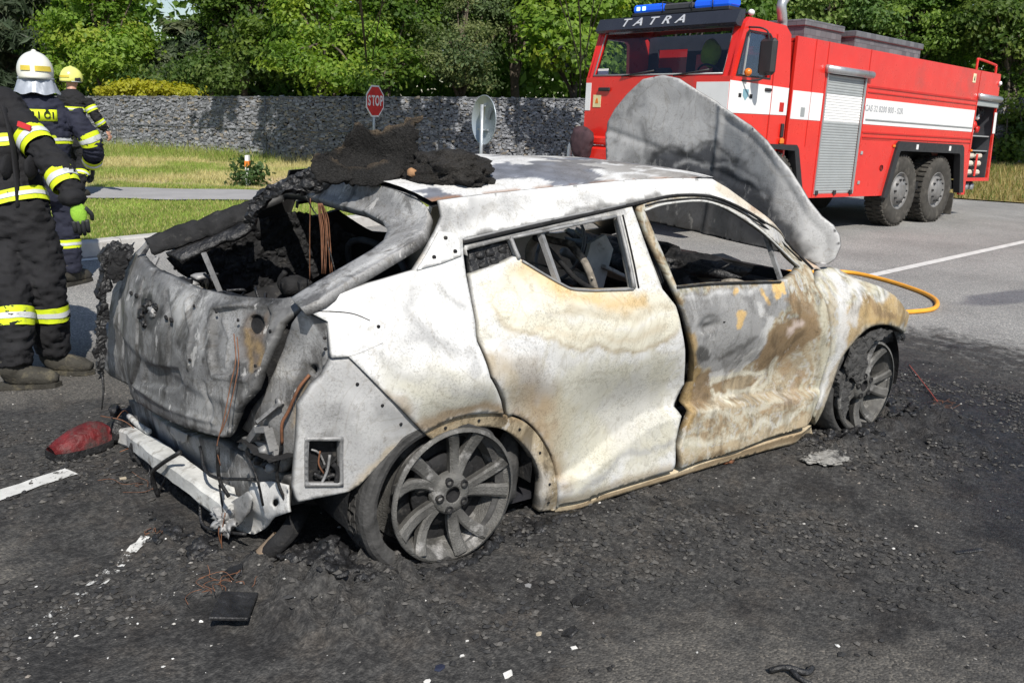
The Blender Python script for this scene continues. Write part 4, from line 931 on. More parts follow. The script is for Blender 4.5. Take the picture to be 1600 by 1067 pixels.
# ---------------------------------------------------------------- tailgate
def prof(z): return np.interp(z, [.35, .45, .60, .75, .86, .93, .99, 1.05], [.735, .755, .752, .735, .70, .665, .60, .52])
def tail_g(y, z): return -prof(z)-.10*y+.055*np.clip(np.abs(y)/.6, 0, 1.3)**2.4
lampR = [(331, 484), (376, 477), (420, 480), (425, 492), (417, 545), (407, 575), (388, 591), (333, 585), (328, 560), (328, 505)]
plate = [(222, 568), (278, 575), (285, 600), (266, 612), (215, 600)]
_lr = []; _cr = []
def tail_rel(A):
    q = np.stack([A[:, 0], A[:, 1], 0*A[:, 0]], 1); n = fbm(q, 4, 3, 91)*.006
    sd = poly_sd(A, _lr[0]); n = n+.020*(1-smooth(sd, -.012, .002))-.007*np.exp(-((sd-.008)/.006)**2)
    sd = poly_sd(A, _lr[1]); n = n+.016*(1-smooth(sd, -.012, .002))
    for (pl__, dep, wd_) in _cr: n = n+dep*np.exp(-(smin_path(A, pl__)/wd_)**2)
    n = n+.010*(1-smooth(A[:, 1], .57, .615))*smooth(A[:, 1], .35, .5)
    return n
ST = Rear(tail_g, .003, (1.0, 0, -.1), tail_rel)
_cr += [(px2par(ST, p_), d_, w_) for p_, d_, w_ in (([(222, 440), (216, 500), (213, 560), (206, 605)], .016, .012), ([(258, 460), (266, 510), (262, 560)], .012, .016), ([(292, 470), (300, 520), (296, 575)], -.010, .010), ([(196, 430), (188, 490), (190, 560)], -.012, .012), ([(240, 425), (300, 456), (360, 470), (420, 474)], .010, .010), ([(205, 600), (265, 640), (330, 660)], -.008, .010), ([(318, 600), (326, 640), (322, 672)], .008, .012), ([(340, 500), (352, 530), (345, 575)], -.006, .008))]
_lr.append(px2par(ST, lampR)); _lr.append(px2par(ST, plate))
tg = [(226, 381), (217, 397), (240, 421), (264, 432), (301, 450), (350, 462), (417, 466), (443, 466), (455, 464), (471, 481), (436, 507), (427, 530), (411, 571), (395, 609), (363, 644), (350, 676), (344, 684), (320, 678), (267, 660), (204, 616), (172, 587), (158, 570), (163, 540), (168, 500), (176, 455), (200, 412)]
hole = ell(391, 508, 14, 16, .2)
paint_t = zones(ST, [
    (band([(200, 415), (260, 440), (330, 463), (420, 470)], 6), GREY*.9, .02, .6), (band([(360, 468), (410, 472), (440, 472)], 4), DARK*.7, .012, .85), ([(175, 455), (200, 425), (214, 450), (200, 500), (180, 540)], GREY*1.15, .03, .7), (band([(176, 470), (172, 520), (165, 560)], 4), DARK, .012, .7), (ell(255, 540, 16, 34, .1), DARK*1.3, .03, .75), (ell(312, 525, 8, 40, .05), GREY*1.3, .03, .6), (band([(300, 470), (304, 520), (300, 570)], 4), MID*.6, .015, .6),
    ([(225, 410), (262, 435), (258, 462), (222, 440)], MID*.9, .02, .7),
    ([(270, 450), (320, 470), (310, 500), (268, 490)], WHITE*.95, .03, .8),
    ([(168, 500), (200, 470), (205, 560), (180, 575), (165, 560)], GREY*.9, .03, .7),
    (band([(190, 450), (196, 500), (194, 560)], 4), MID*.5, .012, .7), (band([(222, 470), (218, 540), (205, 600)], 4), DARK, .012, .75),
    ([(212, 470), (240, 465), (258, 490), (250, 515), (222, 505)], BLACK*2, .02, .85),
    (band([(250, 510), (262, 540), (258, 575)], 9), MID*.7, .03, .65),
    ([(345, 490), (372, 487), (378, 580), (340, 586)], GREY*1.15, .03, .6),
    ([(375, 500), (415, 495), (404, 575), (385, 590), (372, 560)], np.array([.20, .15, .11]), .03, .8),
    (band([(385, 530), (402, 548), (395, 575)], 5), OCHRE*.9, .015, .6), (band([(378, 520), (382, 560), (380, 590)], 3), OCHRE, .01, .6),
    (band([(331, 484), (328, 520), (328, 560), (333, 587), (388, 594)], 3), DARK, .006, .6), (band([(331, 482), (376, 476), (424, 480), (424, 520), (410, 575)], 3), DARK*1.2, .008, .6),
    ([(170, 575), (260, 600), (330, 600), (345, 640), (270, 650), (205, 612)], MID*1.1, .05, .6),
    ([(290, 615), (345, 600), (380, 610), (358, 650), (340, 680), (290, 660)], WHITE*.85, .05, .6), (ell(330, 640, 12, 22), GREY*.8, .03, .6),  # whitish lower right: lit area painted into the tailgate colour
    (band([(165, 580), (204, 618), (267, 660), (344, 684)], 3), DARK, .008, .8), (band([(286, 605), (288, 630), (278, 645)], 4), MID*.7, .008, .7)], GREY*.62, .022, 11, .3, ([GREY*.8, GREY*.5, MID*.6, GREY*.7, GREY*1.0, GREY*.8], 1.6, 3.0, .6), .66)
tail = panel('tailgate', ST, tg, [hole], mat='burnt_dark', parent=car, paint=paint_t, lip=.03, step=.0085)
ST2 = Rear(lambda y, z: tail_g(y, z)+.035, .002)
panel('inner_skin', ST2, [(360, 480), (425, 480), (410, 560), (360, 560)], mat='soot', parent=tail, step=.03)
for k, (x, y, r) in enumerate(((232, 478, .030), (240, 487, .024), (222, 492, .022), (245, 480, .018), (226, 505, .018))):
    p = hit(x, y, ST.F); V, F = blob(p-np.array([.006, 0, 0]), (r*.5, r*1.1, r*.8), 20+k, .7, 3, 5.0); mesh_obj('latch_lump', V, F, M['char'] if k != 1 else M['bare'], tail, True)
for (x, y) in ((207, 458), (262, 496), (215, 462), (270, 500)):
    p = hit(x, y, ST.F); V, F = blob(p-np.array([.006, 0, 0]), (.006, .018, .010), int(x), .2, 2); mesh_obj('slot', V, F, M['soot'], tail, True)
for (x, y) in ((342, 487), (307, 478), (426, 517), (403, 571), (300, 562), (376, 500)):
    p = hit(x, y, ST.F); MB().lathe([(0, 0), (.006, 0), (.006, .006)], (p[0]-.012, p[1], p[2]), 'x', 8).build('clip_hole', M['soot'], tail)
# window frame of the tailgate
def frame_g(y, z): return np.interp(z, [.90, .98, 1.05, 1.20, 1.25, 1.30, 1.36], [-.70, -.58, -.42, -.03, .03, .055, .075])-.06*np.clip(y, -.2, 1)-.03*(1-np.clip(np.abs(y)/.6, 0, 1)**2)
SFr = Rear(frame_g, .005, (.6, 0, -.8))
fr = [(455, 465), (506, 434), (555, 405), (582, 389), (600, 375), (604.6, 360), (596, 345), (568, 330), (526, 319), (478, 305), (440, 302), (405, 318), (400, 300), (440, 280), (500, 284), (571, 285), (607, 293.5), (647, 305), (666, 322), (670, 338), (664, 360), (650, 377), (562, 428.5), (500, 468), (471, 482)]
paint_f = zones(SFr, [
    ([(480, 285), (570, 288), (620, 300), (640, 330), (600, 340), (540, 318), (480, 303)], MID*1.1, .03, .75), (ell(520, 295, 22, 6, .1), GREY*1.3, .015, .7),
    ([(610, 300), (660, 315), (662, 345), (640, 350), (620, 325)], WHITE*.95, .02, .7), ([(600, 345), (640, 350), (630, 380), (600, 385)], MID, .02, .6),
    (band([(500, 455), (560, 420), (640, 375)], 4), WHITE, .015, .8), ([(400, 300), (440, 280), (490, 285), (480, 305), (405, 320)], BLACK*1.5, .03, .95),
    (ell(560, 300, 5, 3), BLACK, .006, .8), (ell(545, 295, 4, 3), BLACK, .006, .8), (ell(590, 317, 6, 3), DARK, .01, .7)], GREY*.85, .018, 12, .25, None, .8)
frame = panel('window_frame', SFr, fr, mat='burnt_dark', parent=tail, paint=paint_f, lip=.035, step=.012)
lb0, lb1 = [(392, 322), (226, 379)], [(256, 399), (392, 362)]
def barsheet(name, A, B, mat, parent, n=30, k=5, th=.02, seed=0):
    A = np.array(A); B = np.array(B); V = []
    for i in range(n+1):
        a = A[0]+(A[1]-A[0])*i/n; b = B[0]+(B[1]-B[0])*i/n
        for j in range(k+1): V.append(a+(b-a)*j/k+np.array([0, 0, .010*math.sin(PI*j/k)]))
    V = np.array(V); V += (fbm(V, 14, 4, seed, .65)*.020)[:, None]
    F = [(i*(k+1)+j, (i+1)*(k+1)+j, (i+1)*(k+1)+j+1, i*(k+1)+j+1) for i in range(n) for j in range(k)]
    o = mesh_obj(name, V, F, mat, parent, True); md = o.modifiers.new('s', 'SOLIDIFY'); md.thickness = th; md.offset = -1; return o
barsheet('left_frame_rail', [at_y(226, 379, .66), at_y(395, 316, .56)], [at_y(240, 402, .60), at_y(395, 345, .50)], M['soot'], tail, seed=3)
barsheet('left_gutter', [at_y(262, 400, .60), at_y(392, 350, .50)], [at_y(285, 412, .52), at_y(392, 365, .44)], M['char'], tail, seed=5)
MB().bar(at_y(246, 402, .6), at_y(236, 424, .56), .018, .01).bar(at_y(215, 398, .66), at_y(230, 379, .66), .02, .01).build('left_hinge_strap', M['bare'], tail)

# charred remains draped on the frame corner and the left lamp
def lumps(name, L, mat, parent, seed, vox=.009, amp=.014, loc=None):
    """melted mass: overlapping lumps fused into one skin"""
    b = MB()
    for k, (c, r) in enumerate(L):
        V, F = blob(c, r if np.ndim(r) else (r, r, r), seed*31+k, .55, 2); b.add(V, F)
    o = b.build(name, mat); md = o.modifiers.new('r', 'REMESH'); md.mode = 'VOXEL'; md.voxel_size = vox; md = o.modifiers.new('s', 'SMOOTH'); md.iterations = 2
    bpy.context.view_layer.update(); me = bpy.data.meshes.new_from_object(o.evaluated_get(bpy.context.evaluated_depsgraph_get())); bpy.data.objects.remove(o)
    V = np.array([v.co for v in me.vertices]); Nn = np.array([v.normal for v in me.vertices]); V = V+Nn*(fbm(V, 30, 4, seed, .7)*amp*1.6+np.abs(fbm(V, 75, 3, seed+1))*amp*-.9)[:, None]
    me.vertices.foreach_set('co', V.ravel()); me.polygons.foreach_set('use_smooth', np.ones(len(me.polygons), bool)); me.update(); me.name = name
    return link(bpy.data.objects.new(name, me), parent)
lr_ = random.Random(5)
def strew(path, n, r0, r1, jit, flat=(1, 1, 1)):
    P = catmull(path, 12); out = []
    for k in range(n):
        t = k/(n-1); p = P[min(len(P)-1, int(t*(len(P)-1)))]; r = (r0+(r1-r0)*t)*lr_.uniform(.6, 1.3); out.append((p+np.array([lr_.gauss(0, jit) for _ in range(3)]), tuple(r*f for f in flat)))
    return out
class Crust:
    """thick crumpled skin hung on a vertical plane y = y0 + k*x"""
    def __init__(s, y0, k, amp, seed): s.y0 = y0; s.k = k; s.amp = amp; s.seed = seed; s.inward = np.array([.3, .95, 0])
    def F(s, P): return P[:, 1]-s.y0-s.k*P[:, 0]
    def par(s, p): return (p[0], p[2])
    def lift(s, A):
        x, z = A[:, 0], A[:, 1]; q = np.stack([x, 0*x, z], 1); n = fbm(q, 9, 4, s.seed, .65)*s.amp+np.abs(fbm(q, 26, 4, s.seed+2, .65))*s.amp*.8
        return np.stack([x-n*.5+fbm(q, 30, 3, 5)*.012, s.y0+s.k*x-n, z+fbm(q, 34, 3, 9)*.012], 1)
class CrustX(Crust):
    """the same, hung across the car: x = x0 - k*y"""
    def __init__(s, x0, k, amp, seed): Crust.__init__(s, x0, k, amp, seed); s.inward = np.array([1.0, 0, 0])
    def F(s, P): return P[:, 0]-s.y0+s.k*P[:, 1]
    def par(s, p): return (p[1], p[2])
    def lift(s, A):
        y, z = A[:, 0], A[:, 1]; q = np.stack([0*y, y, z], 1); n = fbm(q, 9, 4, s.seed, .65)*s.amp+np.abs(fbm(q, 26, 4, s.seed+2, .65))*s.amp*.8
        return np.stack([s.y0-s.k*y-n, y+fbm(q, 30, 3, 5)*.012, z+fbm(q, 34, 3, 9)*.012], 1)
def crust(name, px, S, parent, th=.03, mat='char', step=.008):
    P, T, bd = sheet2d(px2par(S, px), [], step); o = mesh_obj(name, S.lift(P), T, M[mat], parent, False); md = o.modifiers.new('s', 'SOLIDIFY'); md.thickness = th; md.offset = 0; return o
crust('melted_trim', [(389, 358), (385, 345), (390, 322), (399, 306), (413, 297), (420, 288), (428, 291), (450, 277), (470, 270), (482, 264), (498, 270), (520, 283), (512, 296), (496, 302), (470, 301), (452, 299), (440, 304), (424, 310), (414, 322), (403, 330), (400, 345), (396, 362)], Crust(.16, -1.5, .035, 6), tail)
crust('melted_left_lamp', [(212, 380), (198, 385), (180, 377), (163, 386), (155, 400), (158, 425), (153, 450), (156, 475), (149, 500), (152, 530), (148, 548), (153, 566), (158, 590), (162, 577), (165, 548), (163, 520), (170, 498), (168, 470), (174, 446), (171, 425), (186, 413), (198, 415), (206, 398)], Crust(.77, 0, .030, 9), car)
crust('charred_lamp_shell', [(168, 396), (186, 392), (200, 396), (196, 432), (178, 444), (170, 432)], Crust(.70, 0, .02, 19), car, .02, 'soot')
MB().tube([at_y(160, 585, .74), at_y(162, 610, .73), at_y(159, 640, .72)], [.006, .005, .003], 6).build('drip', M['char'], car)

# ---------------------------------------------------------------- right rear corner
def lampw(y, z): return -.56+.05*np.clip(-y-.5, -1, 1)+.50*np.clip(-y-.60, 0, 1)-.02*np.sin(z*14)
SLm = Rear(lampw, .006, (1.0, .2, 0))
lw = [(472, 485), (511, 504), (518, 559), (506, 588), (482, 622), (468, 640), (463, 700), (440, 738), (396, 722), (372, 706), (362, 692), (386, 655), (413, 615), (434, 571), (449, 530), (457, 506)]
paint_l = zones(SLm, [
    ([(470, 490), (508, 506), (514, 556), (480, 560), (465, 520)], GREY*1.25, .03, .7), ([(440, 508), (470, 486), (476, 520), (450, 560), (420, 580)], MID*.8, .03, .7),
    ([(400, 612), (440, 590), (470, 620), (450, 700), (380, 700)], MID*.8, .04, .7), (band([(430, 560), (450, 590), (470, 588)], 5), WHITE*.8, .02, .6),
    (band([(482, 600), (470, 630), (462, 660)], 4), OCHRE*.8, .012, .6), (ell(460, 560, 18, 25), GREY*1.1, .03, .5)], GREY*.6, .02, 12, .25)
lampwall = panel('lamp_recess', SLm, lw, [ell(491, 577, 6.5, 8)], mat='burnt_dark', parent=car, paint=paint_l, lip=.03, step=.012)
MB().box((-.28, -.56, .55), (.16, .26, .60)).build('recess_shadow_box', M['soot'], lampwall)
# latch brackets in the recess
b = MB(); P = lambda x, y, d: hit(x, y, SLm.F)+np.array([-d, 0, 0])
b.bar(P(418, 655, .03), P(452, 627, .03), .03, .012); b.lathe([(0, -.006), (.017, -.006), (.017, .006), (0, .006)], P(451, 626, .036), 'x', 14)
b.bar(P(400, 690, .03), P(416, 668, .03), .018, .03); b.bar(P(416, 668, .035), P(432, 668, .035), .018, .02); b.bar(P(432, 668, .03), P(440, 700, .03), .018, .03); b.bar(P(395, 690, .03), P(445, 705, .03), .02, .05)
b.build('lamp_bracket', M['bare'], lampwall)
for k, (x, y) in enumerate(((393, 694), (405, 700), (425, 702), (442, 712), (436, 728), (416, 716), (400, 708), (430, 722))):
    V, F = blob(P(x, y, .03), (.02, .02, .018), 90+k, .4, 2); mesh_obj('melted_lump', V, F, M['char'] if k % 2 else M['bare'], lampwall, True)
SC_ = Side(.014, .003)
cp = [(520, 560), (545, 558), (604, 617), (661, 676), (648, 685), (618, 703), (592, 727), (562, 757), (545, 768), (500, 777), (466, 784), (460, 762), (466, 690), (468, 634), (489, 603), (506, 588)]
vent = [(483, 690), (486, 687), (529, 687), (532, 690), (532, 753), (529, 756), (484, 756), (481, 753)]
paint_c = zones(SC_, [
    ([(466, 640), (500, 600), (540, 580), (560, 600), (520, 660), (470, 680)], GREY*.85, .05, .6), (ell(560, 640, 30, 18, .6), GREY*1.35, .04, .6), (ell(518, 648, 14, 10), MID*.8, .03, .6), (ell(505, 682, 25, 7), DARK, .02, .6),
    (ell(585, 670, 26, 22, .5), WHITE*.9, .04, .5), (band([(648, 685), (592, 727), (545, 768)], 5), TAN*.9, .012, .7), (band([(466, 660), (461, 760)], 5), WHITE*.85, .012, .7), (band([(470, 775), (545, 762)], 4), GREY*1.2, .012, .7)], GREY*.95, .02, 12, .2)
corner = panel('corner_panel', SC_, cp, [vent], mat='burnt', parent=car, paint=paint_c, lip=.03, step=.012)
SV = Side(.006, 0)
vo = [(477, 684), (537, 683), (537, 760), (477, 761)]
panel('vent_surround', SV, vo, [[(482, 689), (532, 689), (532, 755), (482, 755)]], mat='bare', parent=corner, step=.012, lip=.012)
SV2 = Side(.06, .01); panel('vent_cavity', SV2, [(470, 680), (545, 680), (545, 765), (470, 765)], mat='soot', parent=corner, step=.03)
vp_ = lambda x, y, d=.02: hit(x, y, SV2.F)-np.array([0, d, 0])
for k, (pts, r, mt) in enumerate((([(484, 700), (496, 706), (505, 724), (512, 748)], .004, 'bare'), ([(490, 745), (500, 728), (516, 720), (530, 700)], .006, 'soot'), ([(486, 735), (500, 742), (518, 738), (528, 748)], .008, 'char'), ([(494, 700), (492, 720), (500, 735)], .003, 'copper'), ([(508, 705), (504, 730), (494, 752)], .005, 'bare'), ([(512, 718), (520, 730), (516, 752)], .010, 'soot'))):
    MB().tube(catmull([vp_(x, y, .012+.006*k) for x, y in pts], 5), r, 6).build('burnt_cable', M[mt], corner)
for (x, y) in ((597, 633), (626, 662), (558, 600), (507, 528), (591, 510), (508, 545)):
    S_ = SC_ if y > 590 else SD
    p = hit(x, y, S_.F); MB().lathe([(0, 0), (.006, 0), (.006, .004)], (p[0], p[1]-.004, p[2]), 'y', 8).build('clip_hole', M['soot'], corner)

# rear lower panel, torn flaps, bumper beam
def val_g(y, z): return -.655-.10*y+.05*np.clip(np.abs(y)/.6, 0, 1.3)**2+.10*np.clip(.45-z, 0, .5)
SVl = Rear(val_g, .008, (1.0, 0, 0))
paint_v = zones(SVl, [(band([(210, 640), (300, 690), (390, 740)], 8), GREY*.9, .02, .7), (ell(330, 745, 22, 14, .4), WHITE*.85, .02, .8), (ell(260, 690, 30, 12, .5), np.array([.14, .16, .2]), .02, .6)], MID*.65, .02, 12, .25)
val = panel('rear_lower_panel', SVl, [(200, 625), (250, 655), (300, 680), (345, 690), (400, 728), (452, 745), (455, 790), (400, 800), (330, 770), (260, 722), (215, 680)], mat='burnt_dark', parent=car, paint=paint_v, lip=.05, step=.014)
panel('number_bracket', Rear(lambda y, z: val_g(y, z)-.02, .002, (1, 0, 0)), [(267, 666), (292, 678), (290, 690), (284, 692), (282, 688), (276, 688), (266, 676)], mat='bare', parent=val, lip=.004, step=.01)
SVt = Rear(lambda y, z: val_g(y, z)-.03+.06*np.sin(z*20)*.3, .012, (1.0, 0, 0))
panel('torn_flap', SVt, [(391, 755), (420, 752), (450, 758), (451, 800), (427, 808), (412, 826), (395, 835), (372, 828), (366, 815), (391, 795)], [ell(427, 786, 5, 6)], mat='burnt', parent=val, lip=.006, step=.012, paint=zones(SVt, [(ell(425, 780, 12, 10), GREY, .02, .6)], WHITE*.95))
panel('white_bracket', Rear(lambda y, z: val_g(y, z)-.035, .004, (1, 0, 0)), [(308, 752), (330, 748), (362, 762), (366, 778), (350, 788), (330, 770)], mat='pale', parent=val, lip=.01, step=.012)
def beam_g(y, z): return -.735-.10*y+.05*np.clip(np.abs(y)/.6, 0, 1.3)**2
SB = Rear(beam_g, .004, (1.0, 0, 0))
top = px2par(SB, [(184, 684), (230, 716), (280, 752), (322, 786), (352, 808)])
b = MB(); prof_b = [(0, .035), (.012, .045), (.07, .05), (.075, -.03), (.01, -.035), (0, -.02)]
V = []; tt = catmull(top, 5)
for (y, z) in tt:
    for (dx, dz) in prof_b: V.append((beam_g(y, z)+dx, y, z+dz))
V = np.array(V); n = len(prof_b); F = [(i*n+j, (i+1)*n+j, (i+1)*n+(j+1) % n, i*n+(j+1) % n) for i in range(len(tt)-1) for j in range(n)]+[tuple(range(n)), tuple(range((len(tt)-1)*n, len(tt)*n))[::-1]]
V = V+(fbm(V, 12, 3, 44)*.006)[:, None]
beam = mesh_obj('bumper_beam', V, F, M['pale'], car)
V, F = blob(hit(345, 812, SB.F)+np.array([.02, 0, 0]), (.045, .06, .045), 7, .6, 4, 5.0); mesh_obj('beam_crash_box', V, F, M['bare'], beam, True)
panel('beam_end_plate', Rear(lambda y, z: beam_g(y, z)+.03, .012, (1, 0, 0)), [(352, 790), (385, 768), (392, 778), (388, 800), (372, 820), (345, 828), (330, 826), (350, 815)], mat='bare', parent=beam, lip=.006, step=.014)
MB().tube(catmull([hit(248, 778, SB.F), hit(250, 740, SB.F)-np.array([.03, 0, 0]), hit(262, 724, SB.F)-np.array([.03, 0, -.0]), hit(282, 706, SB.F)], 5), .009, 7).build('burnt_cable', M['char'], beam)
V, F = blob(hit(255, 800, SB.F), (.03, .04, .03), 17, .35, 3); mesh_obj('tow_eye', V, F, M['bare'], beam, True)
V, F = blob(hit(190, 640, SVl.F)-np.array([.03, 0, 0]), (.03, .045, .035), 19, .4, 3); mesh_obj('charred_clip', V, F, M['char'], val, True)
MB().tube(catmull([hit(215, 648, SVl.F)-np.array([.04, 0, 0]), hit(235, 662, SVl.F)-np.array([.05, 0, 0]), hit(247, 672, SVl.F)-np.array([.04, 0, 0])], 4), .014, 8).build('pale_pipe', M['pale'], val)
# charred tangle between beam and ground
crust('charred_left_lining', [(262, 404), (330, 374), (400, 344), (470, 332), (520, 342), (556, 374), (520, 420), (440, 452), (360, 452), (300, 440)], Crust(.76, 0, .05, 61), car, .02, 'soot', .014)
crust('charred_undertray', [(212, 690), (236, 722), (262, 745), (300, 778), (338, 812), (366, 832), (352, 846), (330, 836), (310, 838), (296, 818), (270, 806), (262, 782), (238, 766), (228, 738), (206, 712)], CrustX(-.66, .10, .03, 51), car, .02, 'soot')
for k, (a_, b_, c__) in enumerate((((222, 716), (240, 770), (262, 806)), ((250, 742), (246, 790), (280, 812)), ((300, 780), (322, 822), (372, 838)), ((330, 760), (352, 806), (342, 850)), ((372, 712), (404, 748), (398, 792)), ((300, 700), (330, 742), (388, 752)))):
    wire('burnt_cable', [hit(*a_, SB.F)+np.array([.03, 0, 0]), hit(*b_, SB.F)+np.array([-.005, 0, 0]), hit(*c__, SB.F)+np.array([.03, 0, 0])], .004+.001*(k % 3), car, 'char', 6)
# exhaust
tip0, tip1 = at_z(455, 830, .12), at_z(408, 876, .06)
tip0 = at_x(455, 826, -.50); tip1 = at_x(410, 872, -.60)
ex = MB().tube(catmull([(-.15, -.30, .18), (-.32, -.36, .17), tip0, tip1], 6), .034, 14, caps=False).build('exhaust_pipe', M['soot'], car)
MB().tube([tip0+(tip1-tip0)*.35, tip1], .037, 16, caps=False).build('exhaust_tip', simple('scorched_exhaust', (.36, .27, .19), .55, .4, .3, 10, dirt=((.06, .05, .045), 12, .55)), ex)
V, F = blob((-.30, -.28, .24), (.22, .34, .10), 23, .12, 4); mesh_obj('silencer', V, F, M['soot'], ex, True)

# hanging wires
rs = lambda x, y, d=.03: hit(x, y, ST.F)-np.array([d, 0, 0])
wire('hanging_wire', [rs(379, 520), rs(382, 560), rs(378, 600, .04), rs(377, 650, .06), rs(375, 690, .08), rs(380, 720, .08)], .002, car)
wire('hanging_wire', [rs(384, 525), rs(386, 570), rs(380, 640, .05), rs(376, 672, .07)], .002, car)
wire('hanging_wire', [P(488, 585, .01), P(480, 605, .03), P(464, 640, .03), P(456, 660, .035), P(454, 690, .03)], .006, car)
wire('hanging_wire', [P(454, 660, .03), P(452, 700, .03), P(454, 740, .05), P(458, 790, .02)], .006, car, 'char', 7)
wire('hanging_wire', [rs(376, 690, .08), rs(378, 740, .08), rs(384, 770, .06)], .007, car, 'char', 7)
for k, (a, b_) in enumerate((((248, 780), (255, 830)), ((352, 800), (348, 858)), ((356, 800), (352, 880)))):
    wire('hanging_wire', [hit(*a, SB.F)-np.array([.01, 0, 0]), (hit(*a, SB.F)+hit(*b_, SB.F))/2-np.array([.02, 0, 0]), hit(*b_, SB.F)], .0022, car)
for k in range(7):
    x = 500+k*2.2+random.uniform(-1, 1); wire('hanging_wire', [at_y(497+k, 318, -.05), at_y(x-1, 340, -.05+random.uniform(-.02, .02)), at_y(x+2, 370, -.06), at_y(x+random.uniform(-1, 6), 428, -.08)], .0022, car)
wire('hanging_wire', [at_y(478, 307, 0), at_y(490, 330, 0), at_y(502, 345, -.03), at_y(512, 380, -.06), at_y(524, 425, -.1)], .003, car, 'char')
wire('hanging_wire', [at_y(485, 310, 0), at_y(484, 360, .02), at_y(484, 440, .05)], .0025, car)

# ---------------------------------------------------------------- inside
MB().box((1.15, 0, .10), (1.9, 1.50, .03)).build('floor_pan', M['navy'], car)
MB().box((2.12, 0, .50), (.04, 1.45, .80)).build('bulkhead', M['soot'], car)
V, F = blob((2.55, 0, .52), (.36, .62, .26), 31, .35, 4); mesh_obj('engine_remains', V, F, M['char'], car, True)
b = MB().tube([(1.86, -.70, .82), (1.84, -.2, .85), (1.84, .2, .85), (1.86, .70, .82)], .035, 10); b.build('dash_crossbar', M['seatsteel'], car)
b = MB().box((2.00, 0, .82), (.16, 1.35, .08), bev=.03); b.build('scuttle', M['soot'], car)
V, F = blob((1.84, .12, .84), (.13, .62, .14), 33, .45, 4, 4.0); mesh_obj('dash_remains', V, F, M['char'], car, True)
MB().tube(catmull([(1.9, .36, .72), (1.66, .36, .82), (1.50, .36, .88)], 4), .025, 8).tube([(1.48+.19*math.sin(t)*.4, .36+.18*math.cos(t), .89+.17*math.sin(t)) for t in np.linspace(0, 2*PI, 25)], .010, 6).build('steering_column', M['bare'], car)
def seat(y, x=1.02, h=.62):
    s = empty('x'); bpy.data.objects.remove(s)
    b = MB(); w = .24
    for sy in (-1, 1):
        b.tube(catmull([(x+.02, y+sy*w, .42), (x-.06, y+sy*w, .70), (x-.16, y+sy*(w-.03), .98), (x-.19, y+sy*.12, 1.08)], 5), .018, 7)
        b.prism([(x-.02, .36), (x+.12, .36), (x+.10, .46), (x+.0, .60), (x-.06, .60)], 'y', y+sy*w-.012, y+sy*w+.012)
    b.tube([(x-.19, y-.13, 1.08), (x-.19, y+.13, 1.08)], .016, 7)
    for k in range(5):
        z = .55+.1*k; xx = x-.02-.035*k; b.tube([(xx, y-w, z), (xx+.03, y-.1, z+.01), (xx+.03, y+.1, z-.01), (xx, y+w, z)], .005, 5)
    o = b.build('seat_frame', M['seatsteel'], car)
    b = MB().box((x+.25, y, .36), (.50, .46, .05), bev=.015)
    for k in range(6): b.tube(catmull([(x+.05+.08*k, y-.22, .40), (x+.07+.08*k, y-.08, .43), (x+.05+.08*k, y+.08, .40), (x+.07+.08*k, y+.22, .43)], 4), .006, 5)
    b.build('seat_pan', M['rust'], o)
    b = MB().box((x+.25, y-.20, .22), (.6, .04, .05)).box((x+.25, y+.20, .22), (.6, .04, .05)).bar((x+.02, y-.2, .22), (x+.05, y-.2, .36), .04, .02).bar((x+.45, y-.2, .22), (x+.45, y-.2, .36), .04, .02); b.build('seat_rail', M['bare'], o)
    V, F = blob((x-.03, y, .66), (.05, .22, .16), int(y*10)+50, .5, 3); mesh_obj('scorched_pad', V, F, M['rust'] if y < 0 else M['seat_black'], o, True)
seat(-.37); seat(.37)
# left seat shell and belt pillar seen through the rear window
V, F = blob((.78, .10, .88), (.12, .17, .22), 61, .12, 4); mesh_obj('charred_seat_shell', V, F, M['seat_black'], car, True)
MB().tube(catmull([(.45, .2, .62), (.55, .22, .78), (.70, .16, .96), (.80, .1, 1.02)], 5), [.09]*16, 10, flat=.35).build('charred_seat_side', M['seat_black'], car)
# rear bench: pressed pan, wheel housings, load floor
V = []; nx, ny = 40, 60
for i in range(nx+1):
    for j in range(ny+1):
        x = -.62+1.1*i/nx; y = -.70+1.4*j/ny; z = .40+.05*math.sin(x*9)+.14*smooth(np.array(x), .1, .4)+.015*math.sin(y*25)*.6; V.append((x, y, float(z)))
V = np.array(V); V[:, 2] += fbm(V, 6, 4, 66)*.05
mesh_obj('load_floor', V, [(i*(ny+1)+j, (i+1)*(ny+1)+j, (i+1)*(ny+1)+j+1, i*(ny+1)+j+1) for i in range(nx) for j in range(ny)], M['soot'], car, True)
for sy in (-1, 1):
    V, F = blob((.0, sy*.62, .45), (.36, .14, .33), 70+sy, .06, 4); mesh_obj('wheel_housing', V, F, M['soot'], car, True)
b = MB()
for sy in (-.36, .30): b.tube(catmull([(.42, sy-.26, .50), (.30, sy-.26, .95), (.30, sy+.26, .95), (.42, sy+.26, .50)], 6), .016, 7)
b.build('rear_seat_hoops', M['seat_black'], car)
MB().box((.34, .45, .60), (.02, .30, .20), bev=.008).build('rear_backrest_sheet', M['soot'], car)
b = MB().box((-.05, .34, .80), (.06, .16, .11), bev=.01).lathe([(0, -.06), (.035, -.06), (.045, -.045), (.045, 0)], (-.07, .34, .82), 'x', 16).tube(catmull([(-.08, .43, .87), (-.1, .45, .82), (-.08, .43, .76)], 4), .014, 6); b.build('buckled_housing', M['soot'], car)
V, F = blob((-.40, .10, .74), (.10, .24, .09), 81, .35, 3); mesh_obj('charred_bundle', V, F, M['char'], car, True)
MB().tube(catmull([(-.52, .36, .78), (-.48, .1, .86), (-.46, -.2, .87), (-.45, -.42, .84)], 6), .018, 7).build('burnt_loom', M['char'], car)
